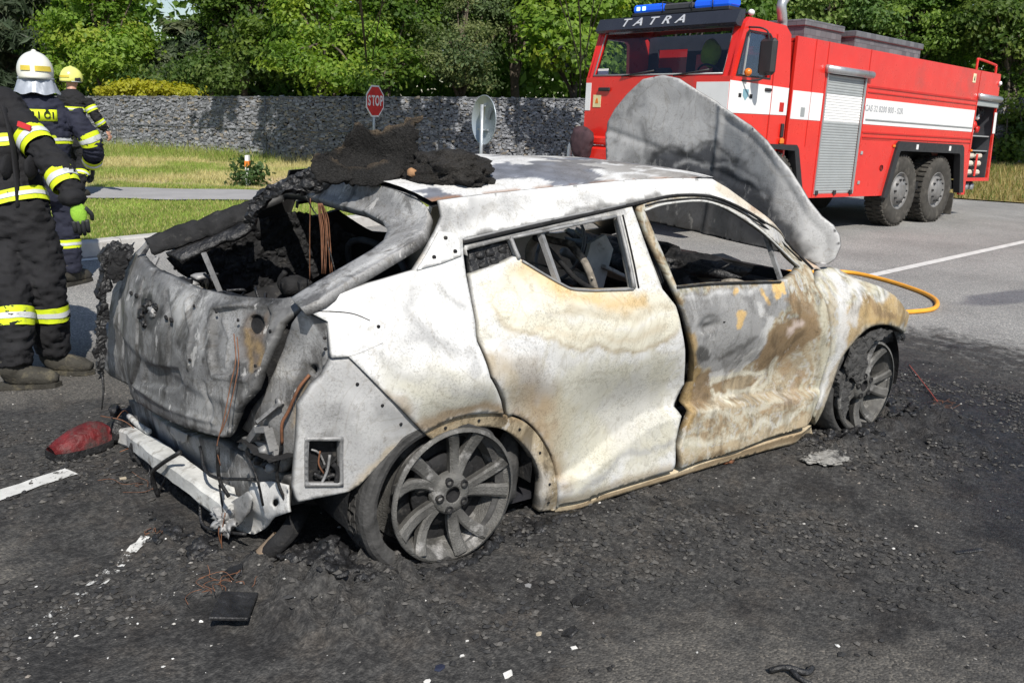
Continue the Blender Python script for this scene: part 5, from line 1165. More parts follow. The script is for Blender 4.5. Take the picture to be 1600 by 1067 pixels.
rr = random.Random(4)
for k in range(16):
    c = (rr.uniform(-.52, -.40), rr.uniform(-.45, .60), rr.uniform(.76, .88)); V, F = blob(c, (rr.uniform(.02, .05), rr.uniform(.02, .06), rr.uniform(.015, .04)), 200+k, .5, 2)
    mesh_obj('burnt_debris', V, F, M[rr.choice(('char', 'bare', 'char', 'seatsteel'))], car, True)
for k in range(12):
    a = np.array((rr.uniform(-.52, -.40), rr.uniform(-.45, .5), .84)); wire('burnt_rod', [a, a+np.array([rr.uniform(-.03, .05), rr.uniform(-.1, .1), rr.uniform(.02, .08)]), a+np.array([rr.uniform(-.05, .05), rr.uniform(-.15, .15), rr.uniform(0, .1)])], .006, car, 'char')
MB().bar((-.52, .20, 1.02), (-.46, .12, .80), .022, .01).build('wiper_arm', M['bare'], car)
# pale hinge bracket and folded tray seen through the front window
V, F = blob((1.30, .30, .62), (.22, .26, .14), 37, .5, 4, 4.0); mesh_obj('charred_cushion', V, F, M['char'], car, True)
V, F = blob((.62, -.10, .62), (.20, .40, .12), 38, .5, 4, 4.0); mesh_obj('charred_cushion', V, F, M['char'], car, True)
pb = MB().prism([(1.42, .70), (1.50, .70), (1.56, .94), (1.50, 1.02), (1.40, .98), (1.38, .90)], 'y', .02, .045); pb.build('seat_hinge_bracket', M['pale'], car)
MB().box((1.62, .1, .80), (.30, .24, .02), rot=Matrix.Rotation(.4, 3, 'Y'), bev=.005).build('buckled_tray', M['pale'], car)

# ---------------------------------------------------------------- wheels
def wheel(name, c, rot=0.0):
    w = mesh_obj(name, [(0, 0, 0)], [], None, car); bpy.data.objects.remove(w)
    b = MB(); R = .258 if 'rear' in name else .250
    b.lathe([(R-.012, -.004), (R, 0), (R+.003, .008), (R-.004, .018), (R-.018, .026), (R-.030, .05), (.205, .10), (.205, .17), (R-.012, .20), (R, .21)], c, 'y', 56)
    rim = b.build(name, M['alloy'], car)
    b = MB()
    for k in range(5):
        a = rot+2*PI*k/5
        for s, wd in ((-1, .027), (1, .023)):
            pts = []
            for t in np.linspace(0, 1, 8):
                r = .055+(R-.016-.055)*t; da = s*(.10+.15*t)+.12*t*t-.03; yy = .030-.022*t+.020*math.sin(PI*t)
                pts.append((c[0]+r*math.cos(a+da), c[1]+yy, c[2]+r*math.sin(a+da), wd*(.80+.18*t+.8*max(0, t-.82))))
            pts = np.array(pts); T = np.gradient(pts[:, :3], axis=0); T[:, 1] = 0; T /= np.linalg.norm(T, axis=1)[:, None]
            Nn = np.stack([-T[:, 2], 0*T[:, 0], T[:, 0]], 1); V = []
            for p, n_, ww in zip(pts[:, :3], Nn, pts[:, 3]):
                V += [p-n_*ww+np.array([0, .004, 0]), p-n_*ww*.6+np.array([0, -.004, 0]), p+n_*ww*.6+np.array([0, -.004, 0]), p+n_*ww+np.array([0, .004, 0]), p+n_*ww*.7+np.array([0, .035, 0]), p-n_*ww*.7+np.array([0, .035, 0])]
            F = [(i*6+j, (i+1)*6+j, (i+1)*6+(j+1) % 6, i*6+(j+1) % 6) for i in range(7) for j in range(6)]+[tuple(range(6)), tuple(range(42, 48))]
            b.add(V, F)
    b.build('spokes', M['alloy'], rim)
    b = MB().lathe([(.030, .06), (.030, .018), (.036, .014), (.066, .020), (.078, .030), (.080, .06)], c, 'y', 30); b.build('hub', M['alloy'], rim)
    for k in range(5):
        a = rot+2*PI*(k+.5)/5; MB().lathe([(0, .022), (.008, .022), (.0115, .010), (.0155, .010), (.016, .03)], (c[0]+.057*math.cos(a), c[1], c[2]+.057*math.sin(a)), 'y', 12).build('wheel_bolt', M['soot'], rim)
    MB().lathe([(0, .034), (.0285, .034), (.0285, .016)], c, 'y', 16).build('hub_bore', M['soot'], rim)
    MB().lathe([(.05, .075), (.14, .075), (.14, .095), (.05, .095)], c, 'y', 40, closed=True).build('brake_disc', M['soot'], rim)
    MB().box((c[0]-.10, c[1]+.085, c[2]+.07), (.07, .07, .12), bev=.015).build('brake_caliper', M['soot'], rim)
    MB().lathe([(0, .105), (.212, .105)], c, 'y', 30).build('shade_backing', M['soot'], rim)  # black disc added so the spoke openings read as deep shade
    return rim
def tyre(name, c, R, prof, seed, parent, zmin=.006, spread=.03, groove=True):
    n = 132; V = []; k = len(prof)
    for i in range(n):
        a = 2*PI*i/n
        for j, (r, h) in enumerate(prof):
            rr_ = r*(1+.012*math.sin(a*3+seed))
            if groove and .25 < j/(k-1) < .85 and (i+(j % 3)) % 4 == 0: rr_ -= .009
            x = c[0]+rr_*math.cos(a); z = c[2]+rr_*math.sin(a); y = c[1]+h
            if z < zmin:
                over = zmin-z; y -= over*(.55+.3*math.sin(a*9+seed)); z = zmin+.012*math.sin(a*13+j)*(1 if j < k*.6 else .3)+.008
            V.append((x, y, z))
    V = np.array(V); V = V+(fbm(V, 7, 3, seed)*.012)[:, None]*np.array([1, .8, .5])
    V[:, 2] = np.maximum(V[:, 2], .003)
    F = [(i*k+j, ((i+1) % n)*k+j, ((i+1) % n)*k+j+1, i*k+j+1) for i in range(n) for j in range(k-1)]
    return mesh_obj(name, V, F, M['rubber'], parent, not groove)
RW = np.array((-.002, -.905, .266)); FW = np.array((2.636, -.885, .272))
w1 = wheel('rear_wheel', RW, .02)
tp = [(.250, .02), (.266, .012), (.290, .012), (.304, .022), (.312, .040), (.312, .062), (.298, .064), (.298, .072), (.312, .074), (.312, .100), (.298, .102), (.298, .110), (.312, .112), (.312, .138), (.298, .140), (.298, .148), (.312, .150), (.310, .18), (.298, .20), (.262, .205), (.235, .20)]
tyre('burst_tyre', RW+np.array([-.05, .02, .0]), .3, tp, 3, w1)
w2 = wheel('front_wheel', FW, 1.1)
tp2 = [(.245, .02), (.255, .0), (.270, .01), (.282, .04), (.285, .10), (.282, .16), (.262, .2), (.235, .2)]
tyre('burst_tyre', FW+np.array([-.02, .02, .0]), .28, tp2, 8, w2, groove=False)
gp_ = lambda x, y: at_z(x, y, .022)
L = strew([gp_(556, 872), gp_(566, 892), gp_(590, 903), gp_(630, 901), (gp_(700, 893)+gp_(700, 893))/2, gp_(752, 868), gp_(786, 838)], 120, .020, .013, .009, (1.5, 1.2, .7)); lumps('squashed_bead', L, M['char'], w1, 12, .008, .010)
L = strew([gp_(505, 868), gp_(525, 885), gp_(545, 900), gp_(560, 912)], 60, .02, .022, .035, (1.4, 1.2, .5)); lumps('rubber_residue', L, M['char'], w1, 13)
# burnt rubber still hanging across the front wheel
crust('hanging_rubber', [(1320, 572), (1333, 542), (1350, 523), (1372, 513), (1392, 518), (1378, 526), (1362, 534), (1350, 550), (1352, 570), (1344, 592), (1337, 600), (1331, 584), (1324, 590)], Crust(-.895, 0, .018, 31), w2, .02, 'rubber')
crust('hanging_rubber', [(1306, 590), (1318, 572), (1326, 600), (1322, 640), (1316, 652), (1308, 630)], Crust(-.87, 0, .015, 33), w2, .03, 'rubber')
crust('arch_drips', [(1368, 512), (1396, 512), (1412, 522), (1409, 532), (1402, 528), (1397, 537), (1391, 528), (1384, 533), (1380, 524)], Crust(-.80, 0, .02, 35), car, .02, 'char')
# wheel wells
for (c, r0) in ((RW, .40), (FW, .37)):
    for sy in (1, -1):
        b = MB(); V = []; n = 24
        for i in range(n+1):
            a = -.15+(PI+.3)*i/n
            for (r, y) in ((r0, -.84), (r0, -.55), (.0, -.55)): V.append((c[0]+r*math.cos(a), y*sy, c[2]+r*math.sin(a)))
        mesh_obj('wheel_well', V, [(i*3+j, (i+1)*3+j, (i+1)*3+j+1, i*3+j+1) for i in range(n) for j in range(2)], M['soot'], car, True)
V, F = blob((.33, -.74, .22), (.06, .07, .16), 92, .35, 3); mesh_obj('arch_liner_remains', V, F, M['rubber'], car, True)
V, F = blob((2.92, -.70, .50), (.14, .12, .10), 94, .4, 4); mesh_obj('melted_front_corner', V, F, M['char'], car, True)
for c in (RW, FW):   # far-side wheels
    cc = np.array((c[0], -c[1]-.2, c[2])); MB().lathe([(.10, 0), (.245, .0), (.29, .03), (.30, .1), (.29, .2), (.1, .2)], cc, 'y', 28, closed=True).build('far_wheel', M['rubber'], car)
# ================================================================== fire engine
TR = Matrix.Rotation(math.radians(184.765), 3, 'Z') @ Matrix.Rotation(math.radians(-.892), 3, 'Y') @ Matrix.Rotation(math.radians(.989), 3, 'X')
truck = empty('fire_engine', (12.09, 5.88, 0)); truck.rotation_mode = 'XYZ'; truck.rotation_euler = TR.to_euler('XYZ')
tag(truck, 'red and white six-wheeled fire engine with blue lights behind the burnt car', 'fire engine')
M['red'] = simple('fire_red', (.70, .024, .015), .33, 0, .06, 3, 0, 60, .5, coat=.5, dirt=((.50, .040, .03), 1.3, .56))
M['red2'] = simple('fire_red_trim', (.50, .016, .010), .38, 0, .08, 3, 0, 60, .5)
M['twhite'] = simple('white_stripe', (.78, .78, .77), .35, 0, .04, 4, 0, 60, .5)
M['alu'] = simple('shutter_grey', (.36, .38, .38), .45, .15, .06, 5, 0, 60, .5)
M['alu2'] = simple('bright_aluminium', (.52, .53, .54), .35, .7, .1, 6)
M['black'] = simple('black_plastic', (.022, .022, .024), .5, 0, .2, 7)
M['chassis'] = simple('chassis_black', (.014, .014, .015), .8, 0, .3, 6)
M['ttyre'] = simple('dusty_tyre', (.060, .056, .050), .85, 0, .25, 9, .4, 60, .2, dirt=((.13, .12, .105), 5, .55))
M['trim_rim'] = simple('painted_rim', (.20, .195, .19), .5, .2, .2, 9, dirt=((.14, .12, .10), 8, .56))
M['amber'] = simple('amber_lens', (.75, .20, .02), .25)
M['lime'] = simple('lime_fabric', (.36, .50, .03), .8)
M['cabdark'] = simple('cab_inside', (.05, .052, .06), .8)
M['visor'] = simple('dark_visor', (.030, .033, .045), .25, 0, .1, 3)
m, nt, bs = new_mat('chequer_plate'); co = obj_co(nt); sx = N(nt, 'ShaderNodeSeparateXYZ'); nt.links.new(co, sx.inputs[0]); cx = N(nt, 'ShaderNodeCombineXYZ'); nt.links.new(math_n(nt, 'ADD', sx.outputs[0], sx.outputs[1]), cx.inputs[0]); nt.links.new(sx.outputs[2], cx.inputs[1])
br = N(nt, 'ShaderNodeTexBrick'); br.inputs['Scale'].default_value = 6.5; br.inputs['Mortar Size'].default_value = .016; br.inputs['Brick Width'].default_value = .9; br.inputs['Row Height'].default_value = .55; br.inputs['Color1'].default_value = (.22, .22, .23, 1); br.inputs['Color2'].default_value = (.13, .13, .14, 1); br.inputs['Mortar'].default_value = (.06, .06, .065, 1); nt.links.new(cx.outputs[0], br.inputs['Vector'])
r = br; nt.links.new(r.outputs[0], bs.inputs['Base Color']); bs.inputs['Roughness'].default_value = .5; bs.inputs['Metallic'].default_value = .3; bump(nt, bs, br.outputs['Fac'], .4, .01); M['chequer'] = m
def glassmat(name, tint, rough=.03, opac=.35):
    m, nt, bs = new_mat(name); nt.nodes.remove(bs)
    tr = N(nt, 'ShaderNodeBsdfTransparent'); tr.inputs[0].default_value = (*tint, 1); gl = N(nt, 'ShaderNodeBsdfGlossy'); gl.inputs['Roughness'].default_value = rough; gl.inputs[0].default_value = (.9, .93, 1, 1)
    fr = N(nt, 'ShaderNodeFresnel'); fr.inputs[0].default_value = 1.5; a = math_n(nt, 'ADD', math_n(nt, 'MULTIPLY', fr.outputs[0], .8), .02)
    mx = N(nt, 'ShaderNodeMixShader'); nt.links.new(a, mx.inputs[0]); nt.links.new(tr.outputs[0], mx.inputs[1]); nt.links.new(gl.outputs[0], mx.inputs[2]); nt.links.new(mx.outputs[0], nt.nodes['Material Output'].inputs['Surface']); return m
M['glass'] = glassmat('windscreen_glass', (.62, .68, .80))
def plate(name, poly, holes, ax, v0, v1, mat, parent, step=.6):
    """flat plate with openings, between v0 and v1 along axis ax"""
    P, T, bd = sheet2d(poly, holes, step, 0); n = len(P); V = []
    for h in (v0, v1):
        for (a, b) in P: V.append({'x': (h, a, b), 'y': (a, h, b), 'z': (a, b, h)}[ax])
    F = [tuple(t) for t in T]+[tuple(t+n)[::-1] for t in T]+[(a, b, b+n, a+n) for a, b in bd]
    o = mesh_obj(name, V, F, mat, parent); bm = bmesh.new(); bm.from_mesh(o.data); bmesh.ops.recalc_face_normals(bm, faces=bm.faces); bm.to_mesh(o.data); bm.free(); return o
def rect(a, b, c, d): return [(a, c), (b, c), (b, d), (a, d)]
def tbox(name, c, s, mat, parent=None, bev=.01, rot=None): return MB().box(c, s, rot, 0, bev).build(name, M[mat] if isinstance(mat, str) else mat, parent or truck)
# chassis
tbox('chassis', (.6, 0, .72), (8.0, .8, .36), 'chassis', bev=.02); tbox('tank_floor', (.1, 0, .62), (6.2, 2.30, .14), 'chassis')
# body sides
so = [(3.52, 2.62), (-3.22, 2.60), (-3.44, .70), (-2.44, .70), (-2.46, .46), (-2.24, .46), (-1.98, 1.18), (.32, 1.20), (.60, .49), (2.80, .49), (3.02, .67), (3.22, 1.18), (3.52, 1.20)]
hole_r = [(-2.46, .76), (-3.36, .76), (-3.26, 2.12), (-2.40, 2.12)]; hole_s = rect(1.58, 2.68, .54, 2.22)
ls = plate('left_body_side', so, [hole_r, hole_s], 'y', 1.21, 1.25, M['red'], truck)
plate('right_body_side', so, [], 'y', -1.25, -1.21, M['red'], truck)
plate('body_roof', rect(-3.2, 3.5, -1.20, 1.20), [], 'z', 2.56, 2.60, M['red'], truck)
plate('body_front', rect(-1.2, 1.2, .7, 2.55), [], 'x', 3.46, 3.50, M['red'], truck)
plate('body_rear', rect(-1.2, 1.2, .7, 2.55), [], 'x', -3.36, -3.32, M['red'], truck)
plate('tank_wall', rect(-2.0, 3.4, .7, 2.5), [], 'y', .74, .76, M['chassis'], truck)
for (x, z0, z1) in ((3.05, 1.2, 2.62), (2.72, .50, 2.62), (1.54, 1.2, 2.62), (-2.36, 1.2, 2.6)): MB().box((x, 1.252, (z0+z1)/2), (.012, .006, z1-z0)).build('panel_seam', M['red2'], ls)
for (x0, x1, z, h) in ((-2.34, 1.50, 2.10, .035), (-2.34, 1.50, 2.02, .02), (-2.36, 1.50, 1.44, .03), (-2.36, 1.50, 1.37, .02)): MB().box(((x0+x1)/2, 1.256, z), (x1-x0, .016, h), bev=.005).build('pressed_rib', M['red2'], ls)
MB().box((-.42, 1.26, 1.63), (3.8, .02, .022), bev=.005).build('stripe_rail', M['alu'], ls)
for (x0, x1) in ((2.74, 3.50), (-2.34, 1.53)): MB().box(((x0+x1)/2, 1.2525, 1.745), (x1-x0, .005, .37)).build('white_stripe', M['twhite'], ls)
MB().prism([(-3.25, 1.56), (-3.36, 1.56), (-3.32, 1.93), (-3.22, 1.93)], 'y', 1.2505, 1.255).build('white_stripe', M['twhite'], ls)
# shutter: corrugated curtain with its roll housing, runners and hinge feet
V = []; Fm = []; nsl = 44; zz = np.linspace(.54, 2.20, nsl*3+1)
for i, z in enumerate(zz):
    y = 1.225+(.006 if i % 3 else 0)
    for x in (1.60, 2.66): V.append((x, y, z))
F = [(i*2, i*2+1, i*2+3, i*2+2) for i in range(len(zz)-1)]; fm = [1 if 1.56 < (zz[i]+zz[i+1])/2 < 1.93 else 0 for i in range(len(zz)-1)]
sh = mesh_obj('roller_shutter', V, F, None, truck, False, mats=[M['alu'], M['twhite']], fm=fm)
MB().tube([(1.50, 1.285, 2.26), (2.76, 1.285, 2.26)], .055, 16).build('roll_housing', M['alu2'], sh)
for x in (1.59, 2.67): MB().box((x, 1.252, 1.38), (.03, .02, 1.68)).build('shutter_runner', M['alu2'], sh)
for x in (1.66, 2.12, 2.62): MB().box((x, 1.262, .56), (.05, .04, .07), bev=.01).build('shutter_catch', M['black'], sh)
# rear locker
lk = MB(); lk.box((-2.90, .95, .74), (.98, .52, .03)).box((-2.90, .70, 1.42), (.98, .03, 1.40)).box((-2.42, .95, 1.42), (.03, .52, 1.36)).box((-3.33, .95, 1.42), (.03, .52, 1.36)); lk = lk.build('rear_locker', M['cabdark'], truck)
for z in (1.24, 1.50): MB().box((-2.90, .98, z), (.92, .42, .02)).build('shelf', M['alu'], lk)
MB().tube([(-2.38, 1.27, 2.17), (-3.32, 1.27, 2.16)], .055, 14).build('roll_housing', M['alu2'], lk); MB().box((-2.85, 1.25, 2.06), (.90, .03, .10), bev=.01).build('shutter_end', M['alu'], lk)
rr = random.Random(9)
for z in (.80, .96, 1.10):
    for k in range(2): tbox('flat_hose_roll', (-2.72-.34*k, 1.05, z+.05), (.28, .24, .10), simple('hose_cloth', (.55, .50, .42), .9), lk, .03)
tbox('red_strap', (-2.90, 1.19, .98), (.06, .02, .40), 'red', lk, .005)
for k, (x, z, mt) in enumerate(((-2.6, 1.62, 'alu2'), (-2.75, 1.66, 'twhite'), (-2.9, 1.70, 'red'), (-3.05, 1.62, 'red2'), (-2.66, 1.80, 'black'), (-2.95, 1.85, 'twhite'), (-3.1, 1.90, 'black'), (-2.62, 1.95, 'black'), (-2.8, 1.55, 'alu'))):
    V, F = blob((x, 1.05, z), (.06, .05, .07), 300+k, .3, 2); mesh_obj('fitting', V, F, M[mt], lk, True)
for k in range(3): MB().lathe([(.05, 0), (.075, .0), (.075, .03), (.05, .03)], (-2.62-.2*k, 1.08, 1.92), 'y', 16, closed=True).build('coupling', M['black'], lk)
for k in range(3): MB().lathe([(0, 0), (.05, 0), (.06, .03), (.06, .10), (.0, .10)], (-2.5-.22*k, 1.08, .60), 'y', 14).build('outlet_pipe', M['alu2'], truck)
# wheel arch trim, bent from one strip
at_o = [(.66, .46), (.40, 1.30), (.34, 1.34), (-1.98, 1.33), (-2.06, 1.28), (-2.30, .50)]; at_i = [(.52, .46), (.30, 1.17), (.27, 1.19), (-1.90, 1.18), (-1.94, 1.15), (-2.14, .50)]
at = MB().prism(at_o+at_i[::-1], 'y', 1.18, 1.29).build('wheel_arch_trim', M['black'], truck)
for x in (-.26, -1.48): tbox('reflector', (x, 1.293, 1.26), (.07, .008, .08), 'twhite', at, .002)
MB().prism([(.58, .46), (.32, 1.17), (-1.9, 1.16), (-2.2, .46)], 'y', .78, .80).build('wheel_arch_back', M['chassis'], truck)
MB().prism([(3.0, .60), (3.05, .72), (3.22, 1.17), (3.28, 1.22), (3.90, 1.22), (3.90, 1.16), (3.32, 1.14), (3.18, .74), (3.12, .60)], 'y', 1.16, 1.27).build('front_arch_trim', M['black'], truck)
tbox('mud_flap', (-2.16, .98, .30), (.03, .42, .38), 'ttyre', None, .005)
# wheels
def twheel(x, y, sgn, nm='wheel'):
    c = np.array((x, y, .555)); R = .555; W = .34; b = MB()
    pr_ = [(.30, .02), (.36, -.005), (.46, -.012), (.51, .0), (.545, .03), (.555, .06), (.555, W-.06), (.545, W-.03), (.50, W), (.30, W-.02)]
    b.lathe([(r, -sgn*h) for r, h in pr_], c, 'y', 52)
    for i in range(40):
        a = 2*PI*i/40
        for s_, o_ in ((0, .035), (1, W-.13)):
            aa = a+s_*PI/40; ct, st = math.cos(aa), math.sin(aa); rot = np.array([[ct, 0, -st], [0, 1, 0], [st, 0, ct]]); b.box(c+np.array([ct*(R+.004), -sgn*(o_+.05), st*(R+.004)]), (.03, .12, .05), rot)
    t = b.build(nm, M['ttyre'], truck)
    rim = MB().lathe([(.30, -sgn*.02), (.29, -sgn*.01), (.275, -sgn*.05), (.235, -sgn*.07), (.225, -sgn*.02), (.16, -sgn*.005), (.14, sgn*.02), (.09, sgn*.03), (.0, sgn*.03)], c, 'y', 40).build('rim', M['trim_rim'], t)
    for i in range(10):
        a = 2*PI*i/10; MB().lathe([(0, 0), (.016, 0), (.016, -.03)] if sgn < 0 else [(0, .02), (.016, .02), (.016, -.02)], c+np.array([.185*math.cos(a), 0, .185*math.sin(a)]), 'y', 7).build('wheel_nut', M['chassis'], rim)
    return t
for x in (0, -1.35, 3.72):
    twheel(x, 1.24, 1); MB().lathe([(.1, 0), (.50, 0), (.555, .05), (.555, .30), (.5, .34), (.1, .34)], (x, -1.24, .555), 'y', 32, closed=True).build('wheel', M['ttyre'], truck)
# roof lockers
for (x0, x1, y0, y1, z1) in ((1.95, 3.0, .25, 1.02, 2.90), (-.35, 1.80, .35, 1.12, 2.86)):
    b = MB().box(((x0+x1)/2, (y0+y1)/2, (2.60+z1-.08)/2), (x1-x0-.06, y1-y0-.06, z1-.08-2.60)); o = b.build('roof_locker', M['chequer'], truck)
    MB().box(((x0+x1)/2, (y0+y1)/2, z1-.04), (x1-x0, y1-y0, .09), bev=.01).build('locker_lid', M['chequer'], o)
MB().tube(catmull([(-2.36, 1.16, 2.58), (-2.36, 1.16, 2.76), (-2.42, 1.16, 2.80), (-3.10, 1.16, 2.76), (-3.18, 1.16, 2.72), (-3.2, 1.16, 2.56)], 4), .022, 8).build('roof_rail', M['red'], truck)
# cab
cs = [(3.58, 1.22), (3.92, 1.22), (4.90, 1.22), (4.90, 2.0), (4.70, 2.66), (4.62, 2.74), (3.80, 2.72), (3.66, 2.62), (3.58, 2.05)]
cw = [(4.78, 2.05), (4.64, 2.54), (4.60, 2.57), (4.15, 2.57), (4.10, 2.53), (4.06, 2.05)]
cab = plate('cab_left_side', cs, [cw], 'y', 1.18, 1.235, M['red'], truck)
plate('cab_right_side', cs, [cw], 'y', -1.235, -1.18, M['red'], truck)
plate('window_seal', [(4.80, 2.03), (4.66, 2.55), (4.61, 2.59), (4.14, 2.59), (4.08, 2.54), (4.04, 2.03)], [cw], 'y', 1.236, 1.242, M['black'], cab)
MB().bar((4.60, 1.20, 2.05), (4.55, 1.20, 2.57), .025).build('quarter_bar', M['alu'], cab); plate('side_glass', cw, [], 'y', 1.195, 1.20, M['glass'], cab)
MB().prism([(3.585, 1.60), (4.905, 1.58), (4.905, 1.97), (3.585, 1.95)], 'y', 1.2355, 1.241).build('white_stripe', M['twhite'], cab)
for (x, z0, z1) in ((3.98, 1.24, 2.6), ): MB().box((x, 1.2425, (z0+z1)/2), (.012, .004, z1-z0)).build('door_seam', M['red2'], cab)
tbox('door_handle', (4.08, 1.25, 1.90), (.14, .03, .04), 'black', cab); tbox('filler_flap', (3.72, 1.243, 1.70), (.10, .008, .12), 'red2', cab, .002); tbox('lock_plate', (3.22, 1.2575, 1.66), (.10, .008, .12), 'alu', ls, .002)
tbox('marker_light', (3.66, 1.25, 1.40), (.05, .04, .18), 'black', cab); tbox('side_indicator', (3.66, 1.262, 1.26), (.08, .04, .08), 'amber', cab, .015)
# crest on the door
cr = MB().prism([(4.62, 1.88), (4.50, 1.88), (4.50, 1.80), (4.56, 1.74), (4.62, 1.80)], 'y', 1.2415, 1.244).build('door_crest', simple('crest_teal', (.20, .36, .42), .5), cab)
MB().box((4.44, 1.2425, 1.80), (.06, .002, .05)).build('crest_mark', M['chassis'], cr)
MB().box((4.68, 1.2425, 1.80), (.06, .002, .05)).build('crest_mark', M['chassis'], cr)
# cab front: panel, windscreen surround, roof, visor
fp = MB(); fp.prism([(-1.235, 1.22), (1.235, 1.22), (1.235, 2.02), (-1.235, 2.02)], 'x', 4.86, 4.905); front = fp.build('cab_front', M['red'], truck)
def fr_pt(y, z): return (4.90-.20*max(0, z-2.0)/.66, y, z)
V = []; ring = [(-1.22, 2.0), (1.22, 2.0), (1.16, 2.70), (-1.16, 2.70)]; ring2 = [(-1.10, 2.06), (1.10, 2.06), (1.07, 2.62), (-1.07, 2.62)]
b = MB(); V = [fr_pt(*p) for p in ring]+[fr_pt(*p) for p in ring2]; V += [(x-.05, y, z) for x, y, z in V]; F = []
for i in range(4): j = (i+1) % 4; F += [(i, j, 4+j, 4+i), (8+i, 12+i, 12+j, 8+j), (4+i, 4+j, 12+j, 12+i), (i, 8+i, 8+j, j)]
b.add(V, F); b.build('windscreen_frame', M['red'], front)
V = [fr_pt(*p) for p in ring2]; V = [(x-.02, y, z) for x, y, z in V]; mesh_obj('windscreen', V, [(0, 1, 2, 3)], M['glass'], front)
b = MB(); pr2 = [fr_pt(*p) for p in ((-1.11, 2.05), (1.11, 2.05), (1.08, 2.63), (-1.08, 2.63), (-1.11, 2.05))]; b.tube(np.array(pr2)+np.array([.005, 0, 0]), .014, 6); b.build('windscreen_rubber', M['alu'], front)
b = MB(); V = []; nr = 8
for i in range(nr+1):
    t = i/nr
    for (x, z) in ((4.66, 2.72), (4.55, 2.77), (4.2, 2.79), (3.9, 2.77), (3.76, 2.70)): V.append((x, -1.20+2.40*t, z-.07*abs(2*t-1)**6))
b.add(V, [(i*5+j, (i+1)*5+j, (i+1)*5+j+1, i*5+j+1) for i in range(nr) for j in range(4)], 0, True); b.build('cab_roof', M['red'], truck)
vz = [(4.72, 2.62), (4.80, 2.63), (4.84, 2.66), (4.76, 2.82), (4.66, 2.83), (4.66, 2.74)]
visor = MB().prism(vz, 'y', -1.18, 1.19).build('sun_visor', M['visor'], truck)
plate('cab_rear_wall', rect(-1.17, 1.17, 1.25, 2.68), [rect(-1.0, -.45, 2.05, 2.5), rect(.45, 1.0, 2.15, 2.5)], 'x', 3.62, 3.66, M['cabdark'], truck)
tbox('cab_floor', (4.25, 0, 1.30), (1.2, 2.3, .06), 'cabdark')
for y in (-.55, .60):
    s_ = tbox('cab_seat', (4.05, y, 1.72), (.14, .50, .62), M['cabdark'], None, .05); tbox('seat_base', (4.25, y, 1.45), (.45, .5, .16), 'cabdark', s_, .04); tbox('headrest', (4.02, y, 2.12), (.10, .28, .18), 'cabdark', s_, .04)
tbox('dashboard', (4.70, 0, 1.90), (.25, 2.2, .16), 'cabdark', None, .04)
MB().tube([(4.50+.10*math.sin(t), .62+.20*math.cos(t), 2.02+.17*math.sin(t)) for t in np.linspace(0, 2*PI, 28)], .014, 6).tube([(4.62, .62, 1.88), (4.50, .62, 2.02)], .02, 6).build('steering_wheel', M['black'], truck)
tbox('red_panel', (3.80, -.02, 2.22), (.03, .30, .36), 'red', None, .02)
V, F = blob((4.10, .30, 2.38), (.10, .15, .19), 401, .12, 3); jk = mesh_obj('lime_jacket', V, F, M['lime'], truck, True)
for (y, mt) in ((-.98, 'twhite'),): tbox('windscreen_sticker', (4.84, y, 2.10), (.01, .20, .09), mt, None, .002)
b = MB()
for y in (-.55, .35): b.tube([fr_pt(y, 2.03), fr_pt(y+.5, 2.09)], .010, 5)
for y0 in (-.55, .35): MB().tube([np.array(fr_pt(y0, 2.03))+[.03, 0, 0], np.array(fr_pt(y0+.55, 2.10))+[.03, 0, 0]], .012, 6).build('wiper', M['black'], front)
tbox('front_handle', (4.925, -.86, 1.86), (.03, .22, .05), 'black', front); tbox('front_handle', (4.925, .55, 1.86), (.03, .22, .05), 'black', front)
MB().box((4.9075, .98, 1.76), (.005, .50, .38)).build('white_stripe', M['twhite'], front); MB().box((4.9075, -1.18, 1.76), (.005, .10, .38)).build('white_stripe', M['twhite'], front)
dc = tbox('yellow_label', (4.909, -1.0, 1.70), (.005, .15, .17), simple('label_cream', (.75, .66, .36), .5), front, .001); MB().prism([(-1.03, 1.67), (-.97, 1.67), (-.985, 1.73), (-1.0, 1.75), (-1.02, 1.72)], 'x', 4.912, 4.914).build('label_flame', M['amber'], dc)
tbox('side_label', (-2.12, 1.2535, 2.46), (.12, .005, .15), simple('label_cream2', (.72, .66, .42), .5), ls, .001)
MB().prism([(-2.14, 2.42), (-2.10, 2.42), (-2.105, 2.48), (-2.12, 2.50)], 'y', 1.2565, 1.258).build('label_mark', M['chassis'], ls)
# bumper
bp_ = MB().box((4.93, 0, .88), (.22, 2.46, .42), bev=.05).build('bumper', M['red'], truck); MB().box((4.99, 0, 1.16), (.10, 2.50, .12), bev=.03).build('bumper_step', M['red'], bp_)
tbox('front_indicator', (4.95, -1.22, 1.22), (.06, .06, .22), 'amber', bp_); 
b = MB(); V = []
b.tube(catmull([(4.98, -1.42, .62), (4.98, -1.42, 1.02), (4.98, -1.36, 1.08), (4.98, -1.15, 1.08)], 4), .035, 8); b.build('white_guard', M['twhite'], bp_)
